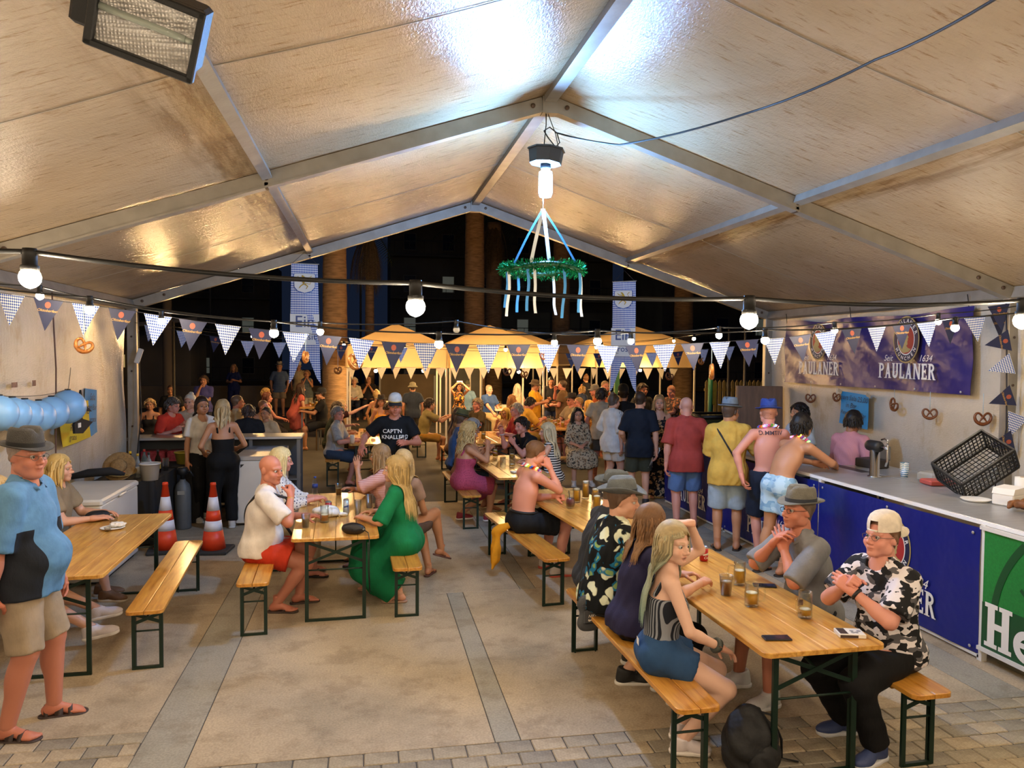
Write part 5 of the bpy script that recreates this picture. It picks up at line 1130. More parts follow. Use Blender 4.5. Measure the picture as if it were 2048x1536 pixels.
# ------------------------------------------------------------------ a person
NPEOPLE = 0
def frame(up, fwd):
    u = unit(up); f = np.asarray(fwd, float); f = unit(f-u*(f@u)); r = np.cross(f, u); return np.stack([r, f, u], 1)
def ik(a, t, l1, l2, pole):
    d = t-a; L = np.linalg.norm(d); L2 = min(L, (l1+l2)*.995); d = d/(L+1e-9); t = a+d*L2
    x = (l1*l1-l2*l2+L2*L2)/(2*L2); h = math.sqrt(max(l1*l1-x*x, 0)); p = np.asarray(pole, float); p = unit(p-d*(p@d))
    return a+d*x+p*h, t
def person(label, x, y, face, pose='sit', H=1.74, sex='m', fat=0.2, skin='fair', lean=0, side=0, twist=0, head=(0, 0, 0),
           hands=None, hpose=('relax', 'relax'), elbows=(None, None), dorsal=(None, None), feet=None, knees=None, z=0.0, seat=.48,
           top=None, bottom=None, hair=None, hat=None, glasses=None, shoes=None, lod=1, mouth=False, beard=None, extra=None, group=None, hipy=0.0, blush=.35, browc=None, stool=False, hdirs=(None, None)):
    global NPEOPLE
    NPEOPLE += 1; seed = NPEOPLE
    s = H/1.75; f = sex == 'f'; h = (.0115, .019)[lod]
    sit = pose == 'sit'
    P = A3(0, hipy, (seat+.105*s) if sit else .93*s)
    Rz = lambda a: rotm('Z', a); Rx = lambda a: rotm('X', -a)     # lean > 0 bends forward
    def updir(a): return rotm('Y', side) @ (Rx(a) @ A3(0, 0, 1))
    u0, u1, u2 = updir(lean*.35), updir(lean*.85), updir(lean*1.1)
    waist = P+u0*.15*s; chest = waist+u1*.16*s; nb = chest+u2*.215*s; F0 = frame(u0, (0, 1, 0)); Fc = frame(u1, Rz(-twist) @ A3(0, 1, 0))
    sw = (.152 if f else .172)*s*(1+.08*fat)
    shc = chest+u2*.165*s
    sh = [shc+Fc[:, 0]*sg*sw for sg in (1, -1)]           # right, left
    hip = [P+F0[:, 0]*sg*.088*s for sg in (1, -1)]
    # head frame: yaw > 0 turns to the person's left
    hy, hp, hr = head
    Hd = (rotm('Z', hy-twist) @ Rx(lean*.25-hp) @ rotm('Y', hr))
    if lean: Hd = rotm('Y', side*.5) @ Hd
    nk = unit(u2*.7+A3(0, 0, .3))
    hc = nb+nk*.075*s+Hd @ A3(0, .018, .105)*s
    # arms
    hands = hands or ((.24, .05, None), (-.24, .05, None)); wr = []; el = []
    for i, sg in enumerate((1, -1)):
        hx, hyy, hz = hands[i]
        t = A3(hx*s, hyy*s, (P[2]-.03*s) if hz is None else hz)
        e, w = ik(sh[i], t, .295*s, .255*s, elbows[i] if elbows[i] is not None else (sg*.55, -.45, -.75)); el.append(e); wr.append(w)
    # legs
    feet = feet or (((.12, .42), (-.12, .40)) if sit else ((.11, .02), (-.11, -.03))); an = []; kn = []
    for i, sg in enumerate((1, -1)):
        ft = feet[i]; t = A3(ft[0]*s, ft[1]*s, (ft[2] if len(ft) > 2 else .092*s))
        k, a = ik(hip[i], t, .435*s, .425*s, (knees[i] if knees else (sg*.12, 1, .45))); kn.append(k); an.append(a)
    fr = 1+.35*fat; fz = 1+.22*fat
    # ------ primitives
    if f: tor = [ell(P+u0*.01*s, A3(.165*fz, .118*fr, .115)*s, F0), ell(waist+F0[:, 1]*.01*fat, A3(.122*fr, .095*fr, .14)*s, F0), ell(chest, A3(.138*fz, .102*fz, .165)*s, Fc)]
    else: tor = [ell(P+u0*.01*s, A3(.155*fz, .112*fr, .115)*s, F0), ell(waist+F0[:, 1]*.01*fat, A3(.135*fr, .102*fr, .14)*s, F0), ell(chest, A3(.162*fz, .112*fz, .168)*s, Fc)]
    if fat > .3: tor.append(ell(P+u0*.10*s+F0[:, 1]*(.02+.075*fat)*s, A3(.12+.05*fat, .09+.05*fat, .13)*s, F0))
    if f:
        for sg in (1, -1): tor.append(ell(chest+Fc @ A3(sg*.066, .083+.02*fat, -.005)*s, A3(.056, .05, .058)*s*(1+.25*fat), Fc))
    shb = [cone(shc+Fc[:, 0]*.02, sh[0]-Fc[:, 0]*.025*s, .064*s, .050*s), cone(shc-Fc[:, 0]*.02, sh[1]+Fc[:, 0]*.025*s, .064*s, .050*s)]
    nr = (.047 if f else .058)*s*(1+.15*fat)
    neck = [cone(nb-u2*.02, hc-Hd @ A3(0, .015, .03)*s, nr*1.12, nr), cone(nb+u2*.02*s, sh[0]-Fc[:, 0]*.05*s, .04*s, .035*s), cone(nb+u2*.02*s, sh[1]+Fc[:, 0]*.05*s, .04*s, .035*s)]
    butt = [ell(P+F0 @ A3(sg*.075, -.05, -.02)*s, A3(.092, .085, .09)*s*(1+.12*fat), F0) for sg in (1, -1)]
    ar = (.86 if f else 1.0)*(1+.25*fat); up = []; fo = []
    for i in range(2): up.append(cone(sh[i], el[i], .053*s*ar, .040*s*ar)); fo += [cone(el[i], wr[i], .040*s*ar, .0265*s*(1+.1*fat)), ell(el[i]*.72+wr[i]*.28, A3(.041, .07, .041)*s*ar, frame(np.cross(unit(wr[i]-el[i]), (.3, .2, .9)), wr[i]-el[i]))]
    th = []; sk = []; lr = (1.04 if f else 1.0)*(1+.22*fat)
    for i in range(2):
        th.append(cone(hip[i], kn[i], .092*s*lr, .058*s*lr)); sk.append(cone(kn[i], an[i], .055*s*lr, .036*s*lr))
        ax = unit(an[i]-kn[i]); bk = unit(A3(0, -1, 0)-ax*(-ax[1])) if abs(ax[1]) < .9 else A3(0, 0, -1)
        sk.append(ell(kn[i]*.68+an[i]*.32+bk*.014*s, A3(.05, .05, .11)*s*lr, frame(-ax, (0, 1, 0.01))))
    allp = np.array([hc, *wr, *el, *an, *kn, P, nb]); lo = allp.min(0)-.3; hi = allp.max(0)+.3; lo[2] = max(lo[2], -.06)
    G = Grid(lo, hi, h)
    G.addall(tor, .07*s); G.addall(butt, .05*s); G.addall(shb, .05*s); G.addall(neck, .04*s); G.addall(th, .045*s); G.addall(sk, .02*s); G.addall(up, .025*s); G.addall(fo, .014*s)
    V, Q = snets(G)
    sc = np.array(lin(SKIN.get(skin, skin))); red = sc*A3(1.04, .80, .74)
    C = np.tile(sc, (len(V), 1)); C *= (1+.05*snoise(V, 18, seed))[:, None]
    vs, qs, ts, cs = [V], [Q], [], [C]; n = len(V)
    def merge(V2, Q2, C2, T2=None):
        nonlocal n
        vs.append(V2); qs.append(np.asarray(Q2)+n); cs.append(np.broadcast_to(C2, V2.shape) if np.ndim(C2) < 2 else C2)
        if T2 is not None: ts.append(np.asarray(T2)+n)
        n += len(V2)
    # hands
    HM = []
    for i, sg in enumerate((1, -1)):
        hv, hq = hand_tpl(hpose[i], lod); hv = hv.copy()*s*(.92 if f else 1.02)
        if sg < 0: hv[:, 0] *= -1; hq = hq[:, ::-1]
        d = unit(wr[i]-el[i]) if hdirs[i] is None else unit(hdirs[i]); dz = dorsal[i] if dorsal[i] is not None else ((sg, .2, .3) if not sit else (sg*.25, 0, 1))
        Fh = frame(np.asarray(dz)-d*(np.asarray(dz, float)@d), d); HM.append((wr[i], Fh))
        merge(hv @ Fh.T+wr[i], hq, red*.5+sc*.5)
    # head
    hv, hq, ht, hd, hrad = head_tpl(sex, fat, mouth, lod)
    hcol = np.tile(sc, (len(hv), 1)); X, Yv, Z = hv[:, 0], hv[:, 1], hv[:, 2]
    bl = np.exp(-(((np.abs(X)-.04)/.025)**2+((Z+.03)/.022)**2))*(Yv > .03)+.8*np.exp(-((X/.014)**2+((Z+.033)/.014)**2))*(Yv > .08)+.5*np.exp(-((Z-.06)/.03)**2)*(Yv > .04)
    hcol = hcol*(1-blush*bl[:, None])+red*blush*bl[:, None]
    lip = (np.exp(-((X/.023)**4+((Z+.067)/(.016 if mouth else .0115))**4)) * (Yv > .075))[:, None]
    hcol = hcol*(1-.6*lip)+.6*lip*(sc*(A3(.85, .42, .42) if f else A3(.82, .55, .52)))
    hk = hair or {}
    hb = np.array(lin(browc or hk.get('c', '#4a3626')))
    br = (np.exp(-(((np.abs(X)-.031)/.019)**4+((Z-.024-.10*(.03-np.abs(np.abs(X)-.03)))/(.0045 if f else .0058))**2))*(Yv > .05))[:, None]
    hcol = hcol*(1-.62*br)+.62*br*hb
    ey = np.exp(-(((np.abs(X)-.031)/.016)**4+((Z-.001)/.0085)**4))*(Yv > .05); hcol = hcol*(1-.35*ey[:, None])
    if mouth: mm = np.exp(-((X/.013)**4+((Z+.0685)/.008)**4))*(Yv > .06); hcol = hcol*(1-.85*mm[:, None])
    else: mm = np.exp(-((X/.021)**4+((Z+.0663)/.0028)**2))*(Yv > .075); hcol = hcol*(1-.5*mm[:, None])
    if beard:
        bm = sstep(0, .02, -Z-.035+.0*X)*sstep(-.01, .03, Yv)*(1-lip[:, 0]); bm = np.maximum(bm*(Z < -.045), 0)
        if beard[0] == 'goatee': bm = bm*np.exp(-(X/.028)**4)
        hcol = hcol*(1-beard[2]*bm[:, None])+beard[2]*bm[:, None]*np.array(lin(beard[1]))
    if hk.get('k') in ('buzz', 'fringe_bald'):
        mk = hair_mask(hv, hk.get('rec', 0))*hk.get('a', .6)
        hcol = hcol*(1-mk[:, None])+mk[:, None]*np.array(lin(hk['c']))
    toW = lambda q: (np.asarray(q)*s*1.06) @ Hd.T+hc
    merge(toW(hv), hq, hcol, ht)
    if lod == 0:
        ev, eq, et, ec = eye_tpl(); pal = np.array([(.01, .008, .006), lin('#4a5a5c'), (.50, .46, .42)])[ec]
        for sg in (-1, 1): merge(toW(ev*.0122+A3(sg*.031, .0785, .0005)), eq, pal, et)
    else:
        ev, eq, et, ec = eye_tpl()
        pal = np.array([(.015, .01, .008), (.05, .04, .03), (.34, .27, .22)])[ec]
        for sg in (-1, 1): merge(toW(ev*.0122+A3(sg*.031, .0785, .0005)), eq, pal, et)
    shoes_k = shoes[0] if shoes else None
    FM = []
    for i, sg in enumerate((1, -1)):
        a = an[i]; fd = A3(feet[i][3], feet[i][4], 0) if len(feet[i]) > 4 else (A3(sg*.18, 1, 0)); Ff = frame((0, 0, 1), fd)
        if len(feet[i]) > 5: Ff = Ff @ rotm('X', feet[i][5])
        FM.append((a, Ff))
        if shoes_k in (None, 'slide', 'sandal', 'flip'):
            fv, fq = foot_tpl(lod); fv = fv*s*(.92 if f else 1.0)*A3(sg, 1, 1)
            merge(fv @ Ff.T+a, fq if sg > 0 else fq[:, ::-1], sc*.6+red*.4)
    me = npmesh('person', np.concatenate(vs), np.concatenate(qs), np.concatenate(ts), np.concatenate(cs))
    body = link('person', me, M_SKIN, loc=(x, y, z), rotz=R(face))
    tag(body, label, 'person', group)
    if stool:
        st = empty('stool', (x, y, z), R(face), 'plain stool under the '+label.split(' ', 1)[-1] if False else 'stool under the '+' '.join(label.split()[:10]), 'stool', 'stools outside'); MB().box((0, hipy, seat-.02), (.36, .32, .04), bev=.008).build('seat', mat('stool_wood', '#5a4630', .7), st)
        for sx in (-1, 1):
            for sy in (-1, 1): MB().box((sx*.15, hipy+sy*.13, (seat-.04)/2), (.03, .03, seat-.04)).build('leg', mat('stool_wood', '#5a4630', .7), st)
    # ------ clothes
    def garment(name, prims, k, infl, cuts=(), planes=(), m=None, wr_amp=.0035, par=None, more=()):
        g = Grid(G.lo, G.lo+(G.n-1)*G.h, G.h)
        for p in prims: g.add(p, k, infl)
        for p, kk, ii in more: g.add(p, kk, ii)
        for pt, nn in planes: g.plane(pt, nn)
        for c in cuts: g.cut(c)
        X, Y, Z = g.xyz()
        rr = np.random.default_rng(seed*7+len(name))
        for _ in range(4):
            kx, ky, kz = rr.normal(size=3)*A3(38, 38, 24); g.D -= (wr_amp*(.5+.5*np.sin(kx*X+ky*Y+kz*Z+rr.uniform(0, 6)))).astype(np.float32)
        v, q = snets(g)
        if len(v) == 0: return None
        return link(name, npmesh(name, v, q), m, par or body)
    if top:
        kind, spec = top[0], top[1]; o = top[2] if len(top) > 2 else {}
        sl = o.get('sleeve', {'tee': .62, 'polo': .62, 'shirt': .7, 'long': 1.9, 'tank': 0, 'strap': 0, 'dress': .3, 'sdress': 0, 'vest': 0}[kind])
        hem = o.get('hem', {'dress': .0, 'sdress': 0}.get(kind, -.03 if sit else -.13)); loose = o.get('loose', .016)
        pr = list(tor)+list(butt if hem < .02 else []); mo = []
        if kind not in ('strap', 'sdress'): pr += shb+neck[1:]
        elif kind == 'sdress' or o.get('straps', True):
            for i, sg in enumerate((1, -1)):
                for fy in (.1, -.08): mo.append((cone(chest+Fc @ A3(sg*.075, fy, .07)*s, chest+Fc @ A3(sg*.085, fy*.25, .20)*s, .016, .016), .01, .012 if f else .012))
        ls = loose-.002
        for i in range(2):
            if sl > 0:
                t = min(sl, 1.0); e2 = sh[i]+(el[i]-sh[i])*t
                mo.append((cone(sh[i], e2, .051*s*ar, (.051+.006*t)*s*ar, sl < 1), .02, ls))
                if sl > 1: mo.append((cone(el[i], el[i]+(wr[i]-el[i])*(sl-1), .044*s*ar, .034*s*ar, True), .02, ls*.8))
        if hem < -.04 and not kind.endswith('dress'):
            for i, sg in enumerate((1, -1)): mo.append((cone(P+F0 @ A3(sg*.06, 0, 0)*s, P+F0 @ A3(sg*.07, .01, -.16)*s, .105*s*fr, .115*s*fr), .07, loose))
        pl = []
        if kind.endswith('dress'):
            ln = o.get('len', .6)      # 0 hip, 1 knee, 2 ankle
            pr += list(butt)
            km = (kn[0]+kn[1])/2; am = (an[0]+an[1])/2; fl = o.get('flare', .03)
            for i in range(2): mo.append((cone(hip[i], hip[i]+(kn[i]-hip[i])*min(ln, 1), .095*s*lr, (.07+fl)*s*lr, ln < 1), .10, .018))
            mo.append((cone(P, P+(km-P)*min(ln, 1), .10*s, .09*s, ln < 1), .10, .014))
            if ln > 1:
                for i in range(2): mo.append((cone(kn[i], kn[i]+(an[i]-kn[i])*(ln-1), (.07+fl*.6)*s, (.065+fl*1.6)*s, True), .12, .018))
                mo.append((cone(km, km+(am-km)*(ln-1), .10*s, (.10+fl)*s, True), .12, .018))
        else: pl.append((P+u0*hem*s, -u0))
        cu = []
        if kind in ('strap', 'sdress'): pl.append((chest+u1*o.get('line', .06)*s, u1)) if False else None
        nkr = o.get('neck', .082 if kind in ('tee', 'tank') else .074)
        if kind in ('strap', 'sdress'):
            g_line = chest+u1*o.get('line', .055)*s
            pr = [p for p in tor]+(list(butt) if kind == 'sdress' or hem < .02 else [])
            # the bodice stops at the line, the straps go on
            g = Grid(G.lo, G.lo+(G.n-1)*G.h, G.h)
            for p in pr: g.add(p, .06*s, .010)
            for p, kk, ii in mo:
                if ii == .018 or ii == .014: g.add(p, kk, ii)
            g.plane(g_line, u1+Fc[:, 1]*-.12)
            if not kind.endswith('dress'): g.plane(P+u0*hem*s, -u0)
            for p, kk, ii in mo:
                if ii == .012: g.add(p, .004, .0)
            v, q = snets(g); link(o.get('name', 'dress' if kind == 'sdress' else 'strap_top'), npmesh('top', v, q), fabric(spec), body)
        else:
            if kind in ('tank', 'vest'):
                for i, sg in enumerate((1, -1)): cu.append(cone(sh[i]+Fc[:, 0]*sg*.03*s-u1*.05*s, sh[i]+Fc[:, 0]*sg*.035*s+u1*.08*s, .066*s, .06*s))
            cu.append(ell(nb+Fc @ A3(0, .025+o.get('v', 0)*.05, .035)*s, A3(nkr, nkr*1.02, .062+o.get('v', 0)*.07)*s*(1+.12*fat), Fc))
            garment(o.get('name', {'tee': 't_shirt', 'polo': 'polo_shirt', 'tank': 'tank_top', 'dress': 'dress', 'vest': 'vest'}.get(kind, 'shirt')), pr, .045*s, loose-.002, cu, pl, fabric(spec), more=mo, wr_amp=o.get('wr', .0035 if lod == 0 else .005))
            if kind in ('polo', 'shirt') and lod == 0:
                m = MB(); Fn = frame(u2, Fc[:, 1]); cc = nb+Fc @ A3(0, .004, .0)*s; pts = []
                for a in np.linspace(-155, 155, 21): pts.append(R(a))
                V = []
                for a in pts:
                    d = A3(-math.sin(a), -math.cos(a), 0); open_ = sstep(1.9, 2.7, abs(a))
                    for rr, zz in ((.070, .045-.03*open_), (.088+.012*open_, .018-.035*open_), (.083, .012-.03*open_), (.066, .038-.03*open_)):
                        V.append(cc+Fn @ A3(d[0]*rr*1.05, d[1]*rr, zz)*s*(1+.14*fat))
                m.add(V, [(i*4+k, i*4+(k+1) % 4, i*4+4+(k+1) % 4, i*4+4+k) for i in range(20) for k in range(4)], True)
                m.build('collar', fabric(o.get('collar', spec)), body)
    if bottom:
        kind, spec = bottom[0], bottom[1]; o = bottom[2] if len(bottom) > 2 else {}
        ln = o.get('len', {'shorts': .78, 'pants': 1.93, 'skirt': .8, 'briefs': .12}[kind]); lo_ = o.get('loose', .014)
        mo = []; fl = o.get('flare', .018 if kind == 'shorts' else .004)
        for i in range(2):
            t = min(ln, 1); e2 = hip[i]+(kn[i]-hip[i])*t
            mo.append((cone(hip[i], e2, .094*s*lr, (.094+(.060-.094)*t+fl)*s*lr, ln < 1), .035, lo_))
            if ln > 1:
                e3 = kn[i]+(an[i]-kn[i])*(ln-1); mo.append((cone(kn[i], e3, .058*s*lr, (.058+(.042-.058)*(ln-1)+fl)*s*lr, True), .02, lo_))
        if kind == 'skirt':
            km = (kn[0]+kn[1])/2; mo.append((cone(P, P+(km-P)*ln, .10*s, .11*s, True), .1, lo_))
        garment(o.get('name', {'shorts': 'shorts', 'pants': 'trousers', 'skirt': 'skirt', 'briefs': 'swim_briefs'}[kind]), [tor[0]]+butt+([tor[1]] if True else [])+([] if top else ([tor[3]] if fat > .3 else [])), .05*s, .009, (), [(P+u0*o.get("waist", .05 if top else .09)*s, u0)], fabric(spec), more=mo)
    # ------ shoes
    if shoes and lod < 2:
        mu = mat('shoe_'+shoes[1].lstrip('#'), shoes[1], .6, bump=.2, bs=90); ms = mat('sole_'+(shoes[2] if len(shoes) > 2 else '#d8d4cc').lstrip('#'), shoes[2] if len(shoes) > 2 else '#d8d4cc', .6)
        tp = shoe_tpl(shoes_k, lod)
        for i, sg in enumerate((1, -1)):
            a, Ff = FM[i]; fs = s*(.94 if f else 1.03); sgv = A3(sg, 1, 1)
            nm = {'sneaker': 'sneaker', 'boot': 'boot', 'slide': 'slide_sandal', 'sandal': 'sandal', 'flip': 'flip_flop'}[shoes_k]
            fl = (lambda q: q) if sg > 0 else (lambda q: q[:, ::-1])
            bo = 0 if shoes_k in ('sneaker', 'boot') else 1
            v, q = tp[bo]; so = link(nm, npmesh(nm, (v*fs*sgv) @ Ff.T+a, fl(q)), mu if bo == 0 else mu, body)
            v, q = tp[1-bo]; link('sole', npmesh('sole', (v*fs*sgv) @ Ff.T+a, fl(q)), ms if bo == 0 else mu, so)
            if shoes_k == 'sneaker' and lod == 0:
                m = MB()
                for k in range(4):
                    yy = .055+.022*k; zz = -.008-.012*k
                    m.tube([(-.022, yy, zz+.002), (0, yy+.004, zz+.012), (.022, yy, zz+.002)], .0035, 5)
                me_ = MB(); me_.v = [tuple(p) for p in (np.array(m.v)*fs*sgv) @ Ff.T+a]; me_.f = m.f; me_.sm = m.sm; me_.n = m.n
                me_.build('laces', mat('laces', '#e8e4df', .7), so)
    # ------ hair
    if hk.get('k') and hk['k'] not in ('bald', 'buzz', 'fringe_bald'):
        hair_mesh(body, hk, hv, hq, ht, hd, hrad, toW, Hd, hc, s, G, lod, seed, hat is not None)
    elif hk.get('k') in ('buzz', 'fringe_bald') and hk.get('shell', True):
        hair_mesh(body, dict(hk, k='cap', th=.004 if hk['k'] == 'buzz' else .006), hv, hq, ht, hd, hrad, toW, Hd, hc, s, G, lod, seed, hat is not None)
    if hat: make_hat(body, hat, toW, s)
    if glasses: make_glasses(body, glasses, toW)
    if beard and len(beard) > 3 and beard[3]: pass
    return dict(o=body, hc=hc, Hd=Hd, toW=toW, hands=HM, P=P, chest=chest, nb=nb, sh=sh, el=el, wr=wr, kn=kn, an=an, Fc=Fc, F0=F0, u1=u1, s=s, G=G)

def unit_rows(p): return p/(np.linalg.norm(p, axis=1)[:, None]+1e-9)
def hair_mesh(body, hk, hv, hq, ht, hd, hrad, toW, Hd, hc, s, G, lod, seed, hatted):
    rr = np.random.default_rng(seed+100); c = np.array(lin(hk['c'])); c2 = np.array(lin(hk.get('c2', hk['c']))); k = hk['k']
    th = hk.get('th', {'short': .014, 'cap': .006, 'long': .016, 'curly': .030, 'bun': .012, 'bob': .018, 'pony': .012}[k])
    if hatted: th = min(th, .006)
    mk = hair_mask(hv, hk.get('rec', 0))
    if k == 'cap' and hk.get('ring'): mk = mk*(1-sstep(.035, .06, hv[:, 2]))     # ring of hair round a bald crown
    nz = snoise(hd, 9 if k != 'curly' else 16, seed)*.35+snoise(hd, 30, seed+5)*.2
    topb = 1+.5*sstep(.06, .12, hv[:, 2])
    off = (-.004+(th*topb+.004)*mk)*(1+nz*mk*(1.2 if k == 'curly' else .6))
    v = HEADC+hd*(hrad+off)[:, None]
    keepv = mk > .02
    q = hq[keepv[hq].any(1)]; used = np.unique(q); rm = np.full(len(v), -1); rm[used] = np.arange(len(used))
    col = c*(1+.25*snoise(hd[used]*A3(3, 1, .6), 40, seed))[:, None]
    parts = [(toW(v[used]), rm[q], np.clip(col, 0, 1))]
    if k in ('long', 'curly', 'bob', 'pony') or (k == 'short' and not hatted):
        n = hk.get('n', ((330, 80) if k != 'short' else (260, 120))[lod]); L = hk.get('L', {'bob': .13, 'short': -.085}.get(k, .30)); st = (.014, .022)[lod]
        cand = np.where((mk > .5) & (hv[:, 2] > -.03) & (hd[:, 2] > -.2))[0]; ids = rr.choice(cand, n)
        p = hv[ids]*1.03; part = hk.get('part', 0.0)
        dr = np.stack([np.sign(p[:, 0]-part+1e-4)*.8, -.25+0*p[:, 0], .1+0*p[:, 0]], 1)+rr.normal(size=(n, 3))*.12
        nst = np.maximum(3, ((.14+L*rr.uniform(.72, 1.06, n))/st).astype(int)); m = nst.max(); path = [toW(p)]
        if k == 'short': dr = dr*.5+unit_rows(p)*.5+A3(0, .2, .3)
        ph = rr.uniform(0, 6.28, n); grav = Hd.T @ A3(0, 0, -1)
        rad = A3(.082, .105, .118)+th*.55
        for t in range(m):
            dr = dr*.55+grav*.5+rr.normal(size=(n, 3))*(.05 if k != 'curly' else .16); dr /= np.linalg.norm(dr, axis=1)[:, None]
            p = p+dr*st/s
            if k in ('curly',) or hk.get('wave'): p = p+np.stack([np.sin(t*.9+ph), np.cos(t*.9+ph), 0*ph], 1)*.0035*(2 if k == 'curly' else 1)
            e = (p-A3(0, -.008, .012))/rad; r_ = np.linalg.norm(e, axis=1); ins = (r_ < 1) & (p[:, 2] > -.10)
            p[ins] = (A3(0, -.008, .012)+e[ins]/r_[ins][:, None]*rad)
            fr = (p[:, 1] > .015) & (p[:, 2] < .062)                       # keep the face free
            sgx = np.sign(p[:, 0]+1e-6); p[fr, 0] = sgx[fr]*np.maximum(np.abs(p[fr, 0]), .074); p[fr, 1] = np.minimum(p[fr, 1], .052)
            if k == 'pony': p[:, 1] = np.minimum(p[:, 1], .02-.08*min(t/12, 1)); p[:, 0] *= .9
            if hk.get('back'): bk = (p[:, 2] < -.05) & (p[:, 1] > -.04); p[bk, 1] -= .010
            w = toW(p); d = G.sample(w); bad = (d < .038) & (p[:, 2] < -.07)
            if bad.any():
                g = G.grad(w[bad]); w[bad] += g*(.038-d[bad])[:, None]; p = ((w-hc) @ Hd)/(s*1.06)
            path.append(w)
        path = np.array(path)                                             # m+1, n, 3
        ns = (6, 4)[lod]; wd = hk.get('w', (.0058, .013)[lod]); V = []; Qs = []; Cc = []; base = 0
        for i in range(n):
            P_ = path[:nst[i]+1, i]; mm = len(P_); T = np.gradient(P_, axis=0); T /= np.linalg.norm(T, axis=1)[:, None]+1e-9
            out = P_-hc; out = out-T*(out*T).sum(1)[:, None]; out /= np.linalg.norm(out, axis=1)[:, None]+1e-9; sd = np.cross(T, out)
            tt = np.linspace(0, 1, mm); rd = wd*np.minimum(1, .6+tt*3)*np.clip((1-tt)*3.2, .12, 1)
            a = np.arange(ns)*2*math.pi/ns
            ring = P_[:, None]+rd[:, None, None]*(np.cos(a)[None, :, None]*sd[:, None]*1.25+np.sin(a)[None, :, None]*out[:, None]*.6)
            V.append(ring.reshape(-1, 3)); ii = np.arange(mm-1)[:, None]; jj = np.arange(ns)[None]; j2 = (jj+1) % ns
            Qs.append(np.stack([ii*ns+jj, ii*ns+j2, (ii+1)*ns+j2, (ii+1)*ns+jj], -1).reshape(-1, 4)+base); base += mm*ns
            cc = (c[None]*(1-tt[:, None])+c2[None]*tt[:, None])*rr.uniform(.62, 1.3)
            Cc.append(np.repeat(cc, ns, 0))
        parts.append((np.concatenate(V), np.concatenate(Qs), np.clip(np.concatenate(Cc), 0, 1)))
    if k == 'bun':
        g = Grid((-.06, -.06, -.06), (.06, .06, .06), .009); g.add(ell((0, 0, 0), (.042, .038, .036))); v, q = snets(g); v = v*(1+.1*snoise(v, 90, seed))[:, None]
        parts.append((toW(v+A3(0, -.045, .128)), q, np.tile(c, (len(v), 1))))
    Vv = np.concatenate([p[0] for p in parts]); b = 0; Qq = []
    for p in parts: Qq.append(p[1]+b); b += len(p[0])
    link('hair', npmesh('hair', Vv, np.concatenate(Qq), None, np.concatenate([p[2] for p in parts])), M_HAIR, body)

